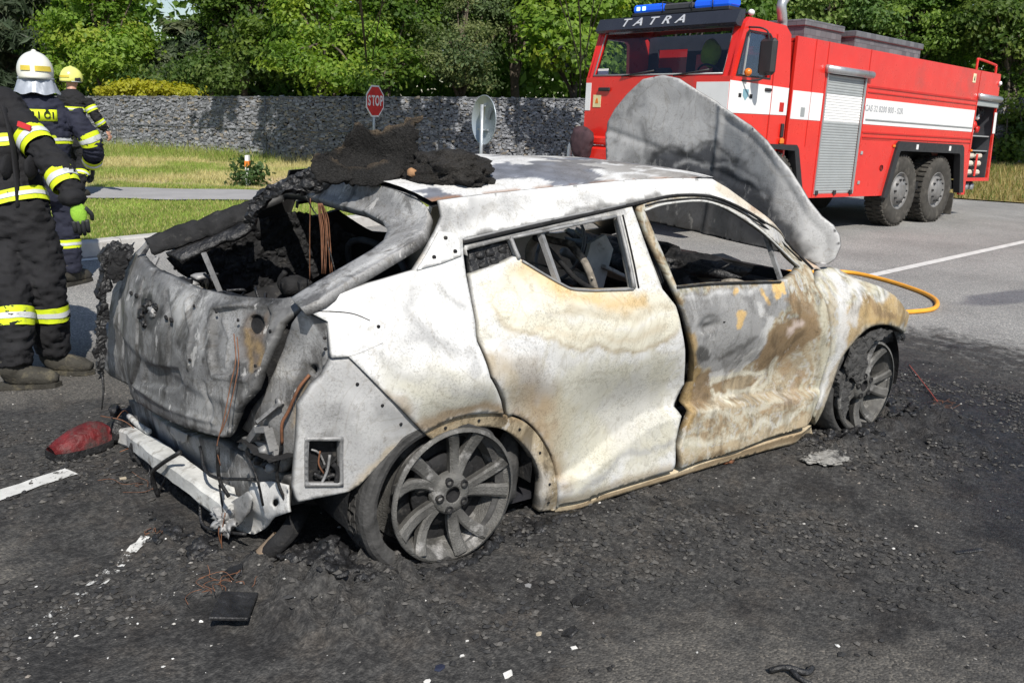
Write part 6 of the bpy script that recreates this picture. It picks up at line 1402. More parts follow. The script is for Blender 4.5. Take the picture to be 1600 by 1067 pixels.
# light bar
lbm, nt, bs = new_mat('blue_lens'); bs.inputs['Base Color'].default_value = (.01, .09, .75, 1); bs.inputs['Roughness'].default_value = .12; bs.inputs['Emission Color'].default_value = (.02, .18, 1, 1); bs.inputs['Emission Strength'].default_value = .25
led, nt, bs = new_mat('blue_led'); bs.inputs['Base Color'].default_value = (.3, .6, 1, 1); bs.inputs['Emission Color'].default_value = (.35, .68, 1, 1); bs.inputs['Emission Strength'].default_value = 2.2
lb = tbox('light_bar', (4.55, .15, 2.86), (.26, 1.62, .05), 'black', None, .01)
for (y0, y1) in ((-.66, -.14), (.38, .96)): MB().box((4.55, (y0+y1)/2, 2.935), (.24, y1-y0, .11), bev=.03).build('blue_lens', lbm, lb)
MB().box((4.55, .12, 2.93), (.22, .48, .09), bev=.02).build('siren_box', M['cabdark'], lb)
for y in (-.55, -.45): MB().box((4.675, y, 2.935), (.01, .06, .05), bev=.01).build('led', led, lb)
for y in (-.12, .37, .70): MB().tube([(4.68, y, 2.86), (4.69, y, 3.0), (4.40, y, 3.0)], .008, 5).build('light_bar_bracket', M['black'], lb)
# mirror with arms, roof lamp, chimney
mr = tbox('mirror', (4.50, 1.47, 2.27), (.10, .24, .44), 'black', None, .04); MB().tube(catmull([(4.62, 1.23, 2.62), (4.56, 1.40, 2.60), (4.52, 1.47, 2.50), (4.52, 1.47, 2.06), (4.60, 1.36, 1.98), (4.66, 1.23, 1.98)], 4), .012, 6).build('mirror_arm', M['black'], mr)
V, F = blob((4.64, 1.30, 2.08), (.05, .05, .05), 402, .05, 2); mesh_obj('cab_indicator', V, F, M['amber'], truck, True)
V, F = blob((4.55, 1.20, 2.80), (.05, .04, .04), 403, .02, 2); mesh_obj('roof_lamp', V, F, M['twhite'], truck, True); MB().tube([(4.5, 1.0, 2.80), (4.5, 1.2, 2.80)], .02, 8).build('roof_lamp_arm', M['black'], truck)
MB().tube(catmull([(3.56, 1.02, 1.6), (3.56, 1.02, 2.65), (3.62, 1.04, 2.86), (3.66, 1.04, 3.02), (3.50, 1.06, 3.20)], 6), .065, 14).build('exhaust_stack', M['alu2'], truck)
for (x, z) in ((.47, 1.26), (-2.44, 1.24)): tbox('side_marker', (x, 1.262, z), (.07, .02, .04), 'amber', ls)
for (x, z) in ((1.46, 1.14), (1.44, .70)): tbox('flap_latch', (x, 1.258, z), (.06, .014, .05), 'alu', ls, .004)
MB().lathe([(0, .0), (.045, .0), (.045, .012)], (.78, 1.25, .92), 'y', 16).build('flap_lock', M['chassis'], ls)
tbox('flap_seam', (1.05, 1.252, 1.34), (.9, .004, .012), 'red2', ls, 0)
V, F = blob((-3.2, 1.27, 2.44), (.04, .03, .04), 404, .02, 2); mesh_obj('work_lamp', V, F, M['twhite'], truck, True)
for x in (3.30, 2.95): pass
# lettering
def text3(txt, size, mat, parent, loc, rot, bold=0.0, shear=0.0, xs=1.0, name='lettering', extr=.003, spacing=1.0):
    cu = bpy.data.curves.new(name, 'FONT'); cu.body = txt; cu.size = size; cu.extrude = extr; cu.offset = bold; cu.shear = shear; cu.align_x = 'CENTER'; cu.align_y = 'CENTER'; cu.space_character = spacing
    o = bpy.data.objects.new(name, cu); COL.objects.link(o); bpy.context.view_layer.update()
    me = bpy.data.meshes.new_from_object(o.evaluated_get(bpy.context.evaluated_depsgraph_get())); bpy.data.objects.remove(o)
    me.materials.clear(); me.materials.append(mat); me.transform(Matrix.Diagonal((xs, 1, 1, 1)))
    t = bpy.data.objects.new(name, me); link(t, parent); t.rotation_euler = rot; t.location = loc; return t
vt = math.atan2(.16, .08); silver = simple('silver_letters', (.62, .63, .66), .35, .2)
for i, ch in enumerate('TATRA'):
    text3(ch, .165, silver, visor, (4.806, -.66+.215*i*1.12, 2.742), (vt, 0, PI/2), .0022, .22, 1.4, 'letter')
text3('CAS 32 8200 800 - S2R', .125, simple('grey_letters', (.35, .36, .38), .5), ls, (.93, 1.2565, 1.79), (PI/2, 0, PI), .002, 0, 1.0, 'body_lettering', .001)
# ================================================================== firefighters
M['fab'] = simple('turnout_black', (.017, .017, .019), .85, 0, .25, 5, .35, 140, .25)
M['fabn'] = simple('turnout_navy', (.022, .024, .040), .85, 0, .25, 5, .35, 140, .25)
M['hiviz'] = simple('lime_yellow_tape', (.62, .74, .02), .6, 0, .08, 12, .2, 200, .3, dirt=((.36, .42, .05), 14, .56))
M['silver'] = simple('silver_tape', (.60, .62, .62), .45, 0, .08, 14, .2, 200, .5, dirt=((.36, .37, .36), 16, .54))
M['skin'] = simple('skin', (.50, .27, .19), .55, 0, .1, 9)
M['boot'] = simple('dusty_boot', (.045, .042, .035), .8, 0, .3, 10, .6, 70, .25, dirt=((.13, .115, .08), 12, .55))
M['glove_g'] = simple('lime_glove', (.22, .42, .03), .75, 0, .2, 30, .4, 120); M['glove_k'] = simple('black_glove', (.02, .022, .025), .7)
M['helm_w'] = simple('white_helmet', (.78, .77, .68), .25, 0, .03, 3, coat=.4); M['helm_y'] = simple('lime_helmet', (.74, .75, .20), .3, 0, .05, 3, coat=.4)
M['curtain'] = simple('silver_neck_curtain', (.42, .45, .50), .4, .3, .15, 7)
def ring_tube(P, A, B, up, n=20):
    """limb: path, half-depth and half-width per point"""
    b = MB(); P = np.asarray(P, float); T = np.gradient(P, axis=0); T /= np.linalg.norm(T, axis=1)[:, None]; V = []
    for p, t, a, w in zip(P, T, A, B):
        x = np.array(up, float); x = x-t*(x@t); x /= np.linalg.norm(x); y = np.cross(t, x)
        for j in range(n):
            th = 2*PI*j/n; V.append(p+x*a*math.cos(th)+y*w*math.sin(th))
    F = [(i*n+j, i*n+(j+1) % n, (i+1)*n+(j+1) % n, (i+1)*n+j) for i in range(len(P)-1) for j in range(n)]+[tuple(range(n))[::-1], tuple(range((len(P)-1)*n, len(P)*n))]
    return V, F
def resample(P, A, B, n):
    P = catmull(P, n); k = len(A); t = np.linspace(0, k-1, len(P)); return P, np.interp(t, range(k), A), np.interp(t, range(k), B)
def band_ring(parent, P, A, B, t0, t1, up, off=.008, name='reflective_band'):
    """tape round a limb between two fractions of its length"""
    L = np.concatenate([[0], np.cumsum(np.linalg.norm(np.diff(P, axis=0), axis=1))]); L /= L[-1]
    def cut(a, b, o, n=5):
        s = np.linspace(a, b, n); Q = np.stack([np.interp(s, L, P[:, k]) for k in range(3)], 1); return ring_tube(Q, np.interp(s, L, A)+o, np.interp(s, L, B)+o, up, 26)
    V, F = cut(t0, t1, off); V = np.array(V); V += (fbm(V, 9, 3, 3)*.006)[:, None]
    o = mesh_obj(name, V, F[:-2], M['hiviz'], parent, True)
    m_, w_ = (t0+t1)/2, (t1-t0)*.16
    V, F = cut(m_-w_, m_+w_, off+.004); V = np.array(V); V += (fbm(V, 9, 3, 3)*.006)[:, None]; mesh_obj('silver_stripe', V, F[:-2], M['silver'], o, True)
    return o
def person(label, loc, az, J, fab, dims, bands, seed):
    """J: joints in local metres, x forward, y left, z up"""
    root = empty('person', loc, az); tag(root, label, 'person', 'firefighters at the scene')
    limbs = {}; parts = []
    for s in ('l', 'r'):
        P, A, B = resample([J['hip_'+s], J['knee_'+s], J['ankle_'+s]], *dims['leg'], 10); limbs['leg_'+s] = (P, A, B, (1, 0, 0)); parts.append(ring_tube(P, A, B, (1, 0, 0)))
        P, A, B = resample([J['sh_'+s], J['el_'+s], J['wr_'+s]], *dims['arm'], 10); limbs['arm_'+s] = (P, A, B, (1, 0, .2)); parts.append(ring_tube(P, A, B, (1, 0, .2)))
    tz = dims['torso']; P = np.array([(x, y, z) for (x, y, z, a, b) in tz]); A = np.array([t[3] for t in tz]); B = np.array([t[4] for t in tz])
    Pc = catmull(P, 6); t = np.linspace(0, len(tz)-1, len(Pc)); A2 = np.interp(t, range(len(tz)), A); B2 = np.interp(t, range(len(tz)), B)
    limbs['torso'] = (Pc, A2, B2, (1, 0, 0)); parts.append(ring_tube(Pc, A2, B2, (1, 0, 0), 32))
    nk = np.array(J['neck']); hd = np.array(J['head']); parts.append(ring_tube(np.array([nk-[0, 0, .08], nk, (nk+hd)/2, hd]), [.09, .07, .06, .06], [.11, .075, .065, .06], (1, 0, 0)))
    b = MB()
    for V, F in parts: b.add(V, F)
    V, F = blob(hd, (.098, .078, .118), 900, .02, 3); b.add(V, F)
    V, F = blob(hd+np.array([.10, 0, -.02]), (.02, .014, .022), 901, .02, 2); b.add(V, F)
    o = b.build('body', M[fab]); md = o.modifiers.new('r', 'REMESH'); md.mode = 'VOXEL'; md.voxel_size = .013
    md = o.modifiers.new('s', 'SMOOTH'); md.iterations = 4
    bpy.context.view_layer.update(); me = bpy.data.meshes.new_from_object(o.evaluated_get(bpy.context.evaluated_depsgraph_get())); bpy.data.objects.remove(o)
    V = np.array([v.co for v in me.vertices]); Nn = np.array([v.normal for v in me.vertices])
    st = np.array([1.0, 1.0, 2.2]); f = fbm(V*st+seed, 5, 4, seed)*.022+np.abs(fbm(V*np.array([1, 1, 2.8])+9, 8, 4, seed+5, .6))*-.045+.012; f *= smooth(hd[2]-.1-V[:, 2], 0, .1)
    V = V+Nn*f[:, None]; me.vertices.foreach_set('co', V.ravel()); me.polygons.foreach_set('use_smooth', np.ones(len(me.polygons), bool))
    me.materials.clear(); me.materials.append(M[fab]); me.materials.append(M['skin'])
    pc = np.array([p.center for p in me.polygons]); me.polygons.foreach_set('material_index', (pc[:, 2] > nk[2]+.03).astype(np.int32)); me.update()
    body = bpy.data.objects.new('body', me); link(body, root)
    for (l, t0, t1) in bands: band_ring(root, *limbs[l][:3], t0, t1, limbs[l][3], .010 if l == 'torso' else .012)
    return root, limbs
def boot(root, ank, yaw, s=1.0, seed=0):
    """ankle boot: shaft, toe, sole"""
    a = np.array(ank); c, sn = math.cos(yaw), math.sin(yaw); R = np.array([[c, -sn, 0], [sn, c, 0], [0, 0, 1]])
    P = [(-.02, 0, .17), (-.015, 0, .11), (.02, 0, .075), (.09, 0, .06), (.17, 0, .05), (.215, 0, .045)]; A = [.062, .066, .068, .058, .05, .02]; B = [.058, .058, .052, .052, .05, .03]
    Pp, A2, B2 = resample(P, A, B, 5); b = MB(); V = []; F = []
    V, F = ring_tube(Pp, A2, B2, (1, 0, 0.3), 20); V = np.array(V)+(fbm(np.array(V), 18, 3, seed)*.006)[:, None]; V[:, 2] = np.maximum(V[:, 2], .02)
    V = V@R.T*s+np.array([a[0], a[1], 0]); o = mesh_obj('boot', V, F, M['boot'], root, True)
    sole = [(-.085, -.045), (-.095, 0), (-.085, .045), (0, .05), (.12, .058), (.20, .045), (.232, 0), (.20, -.045), (.12, -.058), (0, -.05)]; V = []
    for z in (.002, .028): V += [np.array([x, y, z]) for x, y in sole]
    V = np.array(V)@R.T*s+np.array([a[0], a[1], 0]); n = 10; mesh_obj('sole', V, [tuple(range(n))[::-1], tuple(range(n, 2*n))]+[(i, (i+1) % n, n+(i+1) % n, n+i) for i in range(n)], M['boot'], o)
    V, F = blob(a*np.array([1, 1, 0])+R@np.array([-.01, 0, .15]), (.07, .065, .03), seed, .1, 2); mesh_obj('cuff', V, F, M['boot'], o, True)
def hand(root, wr, dirv, out, mat_b, mat_f, curl=.6, name='glove'):
    """palm and five bent fingers; dirv = way the hand points, out = back of the hand"""
    wr = np.array(wr, float); d = np.array(dirv, float); d /= np.linalg.norm(d); o_ = np.array(out, float); o_ -= d*(o_@d); o_ /= np.linalg.norm(o_); s = np.cross(d, o_)
    V, F = blob((0, 0, 0), (1, 1, 1), 5, .03, 3); V = wr+d*.045+(V[:, :1]*.062)*d+(V[:, 1:2]*.018)*o_+(V[:, 2:]*.042)*s
    palm = mesh_obj(name, V, F, mat_b, root, True)
    for k, (off, L) in enumerate(((-.033, .075), (-.011, .09), (.011, .086), (.032, .07))):
        P = [wr+d*.085+s*off]; ang = 0
        for j in range(3): ang += curl*(.5+.25*j); P.append(P[-1]+(d*math.cos(ang)-o_*math.sin(ang))*L*(.45, .32, .26)[j])
        MB().tube(catmull(P, 3), np.linspace(.0135, .0105, 10), 9).build('finger', mat_f, palm)
    P = [wr+d*.02-s*.035, wr+d*.055-s*.062-o_*.01, wr+d*.085-s*.062-o_*.03]; MB().tube(catmull(P, 4), np.linspace(.014, .010, 9), 9).build('thumb', mat_f, palm)
    return palm
def helmet(root, hd, yaw, mat, plates, curtain=True, ear=False, sc=1.0):
    hd = np.array(hd); c, sn = math.cos(yaw), math.sin(yaw); R = np.array([[c, -sn, 0], [sn, c, 0], [0, 0, 1]]); V = []; nu, nv = 40, 20
    for i in range(nv+1):
        th = (PI*.62)*i/nv
        for j in range(nu):
            ph = 2*PI*j/nu; x = math.sin(th)*math.cos(ph); y = math.sin(th)*math.sin(ph); z = math.cos(th)
            r = np.array([.158, .128, .150])*(1+.04*math.exp(-(y/.16)**2)*(z > 0)); p = np.array([x, y, z])*r
            if z < 0: p[0] -= .02*(-z)*3*(x < 0); p[:2] *= (1+.08*z)
            V.append(p)
    V = np.array(V); F = [(i*nu+j, i*nu+(j+1) % nu, (i+1)*nu+(j+1) % nu, (i+1)*nu+j) for i in range(nv) for j in range(nu)]; cc = hd+np.array([0, 0, .045]); V = V*sc
    h = mesh_obj('helmet', V@R.T+cc, F, mat, root, True); md = h.modifiers.new('s', 'SOLIDIFY'); md.thickness = .006
    MB().lathe([(.128, -.045), (.136, -.050), (.134, -.062), (.126, -.060)], cc, 'z', 36, closed=True).build('rim_trim', M['curtain'], h)
    V, F = blob(cc+np.array([0, 0, .155]), (.03, .02, .016), 3, .02, 2); mesh_obj('crest_knob', V, F, mat, h, True)
    for (a0, a1, z0, z1, mt) in plates:
        V = []; n = 10
        for zz_ in (z0, z1):
            for i in range(n+1):
                a = a0+(a1-a0)*i/n; k = math.sqrt(max(0, 1-(zz_/.150)**2)); V.append(np.array([.174*k*math.cos(a), .143*k*math.sin(a), zz_]))
        mesh_obj('helmet_marking', np.array(V)@R.T+cc, [(i, i+1, n+2+i, n+1+i) for i in range(n)], M[mt], h, True)
    if curtain:
        V = []; n = 28
        for i in range(5):
            for j in range(n+1):
                a = PI*.42+PI*1.16*j/n; r = .122+.012*i+.006*math.sin(j*1.7+i); V.append(np.array([r*math.cos(a)*1.08, r*math.sin(a), -.05-.030*i-.01*math.sin(j*.8)]))
        mesh_obj('neck_curtain', np.array(V)@R.T+cc, [(i*(n+1)+j, i*(n+1)+j+1, (i+1)*(n+1)+j+1, (i+1)*(n+1)+j) for i in range(4) for j in range(n)], M['curtain'], h, True)
    if ear:
        for s in (-1, 1): MB().box(cc+R@np.array([.02, s*.125, -.02]), (.10, .03, .05), R, 0, .012).build('ear_guard', M['black'], h)
    return h
DL = ([.115, .098, .088], [.115, .10, .088]); DA = ([.085, .072, .062], [.085, .074, .062])
# --- the near firefighter at the left edge
az1 = math.radians(50)
def tolocal(q, loc, az):
    d = np.array(q)-np.array(loc); c, s = math.cos(-az), math.sin(-az); return np.array((c*d[0]-s*d[1], s*d[0]+c*d[1], d[2]))
loc1 = (at_z(30, 606)+at_z(92, 583))/2; loc1 = (loc1[0], loc1[1], 0)
lp1 = lambda x, y, D=5.12: tolocal(at_d(x, y, D), loc1, az1)
hipc = lp1(24, 352); chest = lp1(-8, 240); shc = lp1(-22, 176); nck = lp1(-38, 136); hdc = lp1(-66, 100, 5.0)
TO = [(*(hipc+[0, 0, -.10]), .165, .215), (*hipc, .165, .215), (*((hipc+chest)/2), .155, .21), (*chest, .16, .225), (*shc, .14, .225), (*((shc+nck)/2), .11, .16), (*nck, .08, .09)]
fa, fb_ = tolocal(at_z(26, 606), loc1, az1), tolocal(at_z(86, 583), loc1, az1)
hl, hr1 = hipc+np.array([0, .11, 0]), hipc+np.array([0, -.11, 0])
# in the picture the farther boot belongs to the leg on the right
J = dict(hip_l=hl, hip_r=hr1, ankle_l=(fa[0], fa[1], .12), ankle_r=(fb_[0], fb_[1], .12), knee_l=lp1(18, 470, 5.0), knee_r=lp1(72, 455, 5.15),
         sh_l=shc+np.array([0, .23, -.02]), el_l=lp1(-70, 260), wr_l=lp1(-60, 330), sh_r=lp1(26, 188, 5.1), el_r=lp1(84, 258, 5.0), wr_r=lp1(112, 306, 4.95), neck=nck, head=hdc)
b1 = [('leg_l', .62, .73), ('leg_r', .60, .71), ('arm_l', .16, .30), ('arm_l', .78, .92), ('arm_r', .22, .40), ('arm_r', .74, .90), ('torso', .20, .28), ('torso', .55, .63)]
ff1, L1 = person('firefighter in dusty black turnout gear standing nearest, cut off by the left edge', loc1, az1, J, 'fab', dict(leg=DL, arm=DA, torso=TO), b1, 3)
boot(ff1, J['ankle_l'], -1.2, 1.0, 4); boot(ff1, J['ankle_r'], -1.45, 1.0, 6)
w = np.array(J['wr_r']); e = np.array(J['el_r']); hand(ff1, w+(w-e)*.30, (w-e)*.4+np.array([0, 0, -.25]), lp1(118, 320, 4.6)-lp1(118, 320, 5.0), M['glove_g'], M['glove_k'], .45)
V, F = blob(w+(w-e)*.06, (.075, .07, .055), 8, .12, 3); mesh_obj('sleeve_cuff', V, F, M['fab'], ff1, True)
w = np.array(J['wr_l']); e = np.array(J['el_l']); hand(ff1, w+(w-e)*.1, (w-e), (0, 1, 0), M['glove_g'], M['glove_k'], .5)
helmet(ff1, J['head'], .9, M['black'], [])
for (dx, dy) in ((30, .0),):
    P_ = [lp1(dx-24, 168, 5.0), lp1(dx-12, 215, 4.985), lp1(dx-4, 275, 4.985), lp1(dx, 325, 4.985)]; MB().tube(catmull(P_, 6), .028, 8, flat=.35, up=(0, 1, 0)).build('harness_strap', M['fab'], ff1)
for (x0, y0, w_, h_) in ((14, 262, .16, .14), (48, 262, .12, .13)):   # jacket pockets
    V, F = blob((0, 0, 0), (.5*w_, .022, .5*h_), int(x0), .10, 3); c_ = lp1(x0, y0, 4.985); V = V+c_; mesh_obj('pocket', V, F, M['fab'], ff1, True)
MB().box(lp1(38, 197, 4.955), (.012, .075, .028), Matrix.Rotation(.3, 3, 'X')).build('red_name_tag', simple('red_tag', (.6, .03, .04), .6), ff1)
# --- the one with the white helmet, back towards us
loc2 = at_z(84, 446); az2 = math.atan2(loc2[1]-CAM_P[1], loc2[0]-CAM_P[0])-.12
TO2 = [(0, 0, .72, .16, .215), (0, 0, .90, .165, .22), (0, 0, 1.10, .155, .215), (0, 0, 1.28, .16, .235), (0, 0, 1.43, .15, .235), (0, 0, 1.52, .11, .17), (0, 0, 1.57, .08, .09)]
J2 = dict(hip_l=(0, .11, .92), knee_l=(.02, .13, .50), ankle_l=(0, .13, .12), hip_r=(0, -.11, .92), knee_r=(.03, -.13, .50), ankle_r=(0, -.13, .12),
          sh_l=(0, .25, 1.44), el_l=(-.02, .36, 1.18), wr_l=(.10, .33, .95), sh_r=(0, -.25, 1.44), el_r=(-.05, -.38, 1.20), wr_r=(.12, -.36, 1.00), neck=(.02, 0, 1.56), head=(.03, 0, 1.70))
b2 = [('leg_l', .66, .75), ('leg_r', .66, .75), ('arm_l', .38, .52), ('arm_r', .38, .54), ('arm_r', .80, .95), ('arm_l', .80, .95), ('torso', .55, .63), ('torso', .22, .30)]
ff2, L2 = person('firefighter in a white helmet with a yellow back panel, facing away', (loc2[0], loc2[1], 0), az2, J2, 'fabn', dict(leg=DL, arm=DA, torso=TO2), b2, 11)
boot(ff2, J2['ankle_l'], .2, 1.1, 14); boot(ff2, J2['ankle_r'], -.6, 1.1, 16)
for s in ('l', 'r'):
    w = np.array(J2['wr_'+s]); e = np.array(J2['el_'+s]); hand(ff2, w+(w-e)*.1, w-e, (0, 1 if s == 'l' else -1, 0), M['glove_k'], M['glove_k'], .5)
M['hiviz2'] = simple('gold_tape', (.62, .48, .06), .4)
helmet(ff2, J2['head'], 0, M['helm_w'], [(PI*.78, PI*.96, .005, .042, 'hiviz2'), (PI*1.04, PI*1.34, .002, .042, 'hiviz2')])
bpn = MB(); V = []; n = 12
for zz_ in (1.365, 1.455):
    for i in range(n+1):
        y = .15-.30*i/n; V.append((-.158*math.sqrt(max(0.05, 1-(y/.26)**2))-.014+.10*max(0, zz_-1.40), y, zz_))
bk = mesh_obj('back_panel', V, [(i, i+1, n+2+i, n+1+i) for i in range(n)], M['hiviz'], ff2, True); md = bk.modifiers.new('s', 'SOLIDIFY'); md.thickness = .004
for i, ch in enumerate('HASIČI'):
    y = .118-.047*i - (.012 if i > 3 else 0)+(.006 if i == 5 else 0); x = -.158*math.sqrt(max(0.05, 1-(y/.26)**2))-.021+.003
    text3(ch, .075, M['fab'], bk, (x, y, 1.408), (math.radians(93), 0, -PI/2-y*1.2), .002, 0, .95, 'letter', .003)
# --- the third, further away, arm swinging
loc3 = at_z(122, 306, .15); az3 = math.atan2(loc3[1]-CAM_P[1], loc3[0]-CAM_P[0])-.55
TO3 = [(0, 0, .74, .16, .20), (0, 0, .92, .16, .20), (0, 0, 1.10, .15, .20), (.01, 0, 1.28, .155, .215), (.02, 0, 1.42, .14, .215), (.03, 0, 1.50, .11, .16), (.03, 0, 1.55, .08, .09)]
J3 = dict(hip_l=(0, .10, .90), knee_l=(.10, .11, .50), ankle_l=(.06, .11, .12), hip_r=(0, -.10, .90), knee_r=(.02, -.12, .50), ankle_r=(-.20, -.12, .14),
          sh_l=(.02, .23, 1.42), el_l=(-.06, .32, 1.16), wr_l=(.04, .33, .94), sh_r=(.02, -.23, 1.42), el_r=(.04, -.36, 1.18), wr_r=(.12, -.46, .99), neck=(.04, 0, 1.54), head=(.07, 0, 1.68))
b3 = [('leg_l', .66, .76), ('leg_r', .66, .76), ('arm_r', .22, .38), ('arm_r', .66, .80), ('arm_l', .3, .45), ('torso', .22, .31), ('torso', .62, .70)]
ff3, L3 = person('firefighter in a lime helmet half hidden behind the white-helmeted one', tuple(loc3), az3, J3, 'fab', dict(leg=DL, arm=([.078, .066, .055], [.078, .068, .055]), torso=TO3), b3, 19)
ff3.scale = (.93, .93, .93); boot(ff3, J3['ankle_l'], 0, 1.05, 24); boot(ff3, J3['ankle_r'], -.2, 1.05, 26)
w = np.array(J3['wr_r']); e = np.array(J3['el_r']); hand(ff3, w+(w-e)*.05, w-e+np.array([0, 0, -.1]), (0, -1, .4), M['skin'], M['skin'], .75, 'hand')
w = np.array(J3['wr_l']); e = np.array(J3['el_l']); hand(ff3, w+(w-e)*.05, w-e, (0, 1, .0), M['skin'], M['skin'], .6, 'hand')
helmet(ff3, J3['head'], -.5, M['helm_y'], [(PI*.95, PI*1.3, .0, .03, 'hiviz2')], False, True)
# ================================================================== signs, post, hose
M['galv'] = simple('galvanised_steel', (.42, .45, .48), .4, .5, .1, 10); M['signback'] = simple('sign_back', (.38, .43, .47), .38, .4, .08, 3)
M['sred'] = simple('sign_red', (.60, .02, .02), .4); M['swhite'] = simple('sign_white', (.78, .78, .78), .4)
def sign_frame(c, az):
    """axes of a sign facing az"""
    n = np.array([math.cos(az), math.sin(az), 0]); s = np.array([-n[1], n[0], 0]); return n, s
c = at_d(586, 158.5, 19.6); st = empty('stop_sign', (c[0], c[1], .14)); tag(st, 'red octagonal stop sign on a steel post before the wall', 'road sign')
az = math.atan2(CAM_P[1]-c[1], CAM_P[0]-c[0])+math.radians(55); R_ = .36
st.rotation_euler = (0, 0, az); h0 = c[2]-.14
def octo(r): return [(r*math.cos(PI/8+k*PI/4), h0+r*math.sin(PI/8+k*PI/4)) for k in range(8)]
pl_ = MB().prism(octo(R_), 'x', -.004, .004).build('sign_plate', M['swhite'], st); MB().prism(octo(R_*.90), 'x', .0045, .008).build('red_face', M['sred'], pl_)
for i, ch in enumerate('STOP'): text3(ch, .30, M['swhite'], pl_, (.0105, -.225+.15*i, h0), (PI/2, 0, PI/2), .008, 0, .68, 'letter', .001)
MB().tube([(-.03, 0, 0), (-.03, 0, h0+.3)], .03, 10).build('post', M['galv'], st)
for z in (h0-.18, h0+.18): MB().box((-.025, 0, z), (.03, .12, .03)).build('clamp', M['galv'], st)
c = at_d(757, 188, 15.5); rs_ = empty('round_sign', (c[0], c[1], .0)); tag(rs_, 'round road sign seen from its plain grey back', 'road sign')
az = math.atan2(CAM_P[1]-c[1], CAM_P[0]-c[0])-math.radians(60); rs_.rotation_euler = (0, 0, az); h0 = c[2]; R_ = .42
disc = MB().lathe([(0, .0), (R_-.01, .0), (R_, .006), (R_, .022), (R_-.012, .022), (R_-.016, .006), (0, .006)], (0, 0, h0), 'x', 40).build('sign_plate', M['signback'], rs_)
for z in (h0-.16, h0+.24): MB().box((.025, 0, z), (.03, .34 if z < h0 else .12, .028)).build('clamp', M['galv'], disc)
MB().tube([(.055, .03, -.0), (.055, 0, h0+.26)], .032, 12).build('post', M['galv'], rs_)
MB().box((.024, .19, h0+.10), (.002, .10, .20), Matrix.Rotation(-.5, 3, 'X')).build('sticker', simple('maker_sticker', (.12, .14, .16), .5), disc)
c = at_z(388, 290, .15); dp = empty('delineator_post', tuple(c)); tag(dp, 'small white roadside marker post with an orange reflector', 'marker post')
po = MB().prism([(-.05, -.03), (.05, -.03), (.05, .03), (-.05, .03)], 'z', 0, .50).build('post', M['swhite'], dp)
dp.rotation_euler = (0, 0, YAW); MB().box((-.052, 0, .36), (.008, .075, .10)).box((0, -.033, .36), (.09, .008, .10)).build('orange_reflector', simple('orange_reflector', (.75, .22, .03), .4), dp)
# weeds round the marker post
R5 = np.random.RandomState(9); n = 520; cc = np.array(c)+R5.randn(n, 3)*np.array([.14, .14, .12])+np.array([.05, .05, .18]); cc[:, 2] = np.maximum(cc[:, 2], .16)
V, F, Cc = leaves(cc-c, R5.randn(n, 3), .06, np.tile(np.array([.07, .12, .04]), (n, 1))*(.6+.8*R5.rand(n))[:, None], 10)
o = mesh_obj('weed_clump', V, F, M_leaf, None, False, Cc); o.location = tuple(c); tag(o, 'leafy weeds growing round the small roadside marker post', 'weeds', kind='stuff')
M['hose'] = simple('orange_hose', (.85, .38, .035), .45, 0, .08, 20)
hp = catmull([at_z(1180, 428), at_z(1270, 428), at_z(1325, 428.5), at_z(1380, 440), at_z(1430, 456), at_z(1456, 468), at_z(1464, 478), at_z(1455, 487), at_z(1420, 491), at_z(1360, 494), at_z(1260, 500)], 8); hp[:, 2] = .022
o = MB().tube(hp, .021, 12).build('fire_hose', M['hose']); tag(o, 'orange hose looping out on the asphalt beyond the front wheel', 'hose')
# sack on the engine's front corner
ctr = np.array(truck.location)+np.array(TR@Vector((5.10, -1.06, 1.13))); V, F = blob((0, 0, 0), (.14, .20, .24), 55, .2, 4, 2.2); V = np.array(V); V[:, 2] -= .03*np.cos(V[:, 1]*14)
o = mesh_obj('cloth_sack', V, F, simple('maroon_cloth', (.06, .036, .042), .9, 0, .25, 6, .3, 30, .2), None, True); o.location = tuple(ctr); o.rotation_euler = (0, 0, math.radians(184.8)); tag(o, 'dark maroon cloth bundle on the front corner of the fire engine', 'cloth bundle')

# ================================================================== charred mat on the roof
hr = np.array([math.sin(YAW), -math.cos(YAW), 0.0]); fw_ = np.array([math.cos(YAW), math.sin(YAW), 0]); O_ = at_d(620, 270, 3.60)
class Drape:
    inward = fw_*1.0
    def __init__(s, lean, amp, seed, d0=0.0): s.lean = lean; s.amp = amp; s.seed = seed; s.d0 = d0
    def lift(s, A):
        q = np.stack([A[:, 0], A[:, 1], 0*A[:, 0]+s.seed], 1); n = fbm(q, 5, 3, s.seed)*s.amp+np.abs(fbm(q, 9, 2, s.seed+3))*s.amp*.5
        return O_+A[:, :1]*hr+A[:, 1:]*np.array([0, 0, 1.0])+fw_*(s.d0+s.lean*A[:, 1]+n)[:, None]
m, nt, bs = new_mat('charred_felt'); co = obj_co(nt); at = N(nt, 'ShaderNodeAttribute', attribute_name='col'); n = noise_n(nt, co, 120, 6.0, .7)
c_ = mixc(nt, 1.0, at.outputs['Color'], ramp(nt, n, [(.3, (.4,)*3), (.7, (1.7,)*3)]).outputs[0], 'MULTIPLY'); nt.links.new(c_, bs.inputs['Base Color']); bs.inputs['Roughness'].default_value = .95; bs.inputs['Specular IOR Level'].default_value = .2; bump(nt, bs, math_n(nt, 'ADD', n, noise_n(nt, co, 30, 5.0)), 1.0, .02); M['felt'] = m
def drape_px(px): # picture -> drape plane
    out = []
    for x, y in px:
        d = ray(x, y); t = ((O_-CAM_P)@fw_)/(d@fw_); p = CAM_P+d*t-O_; out.append((p@hr, p[2]))
    return np.array(out)
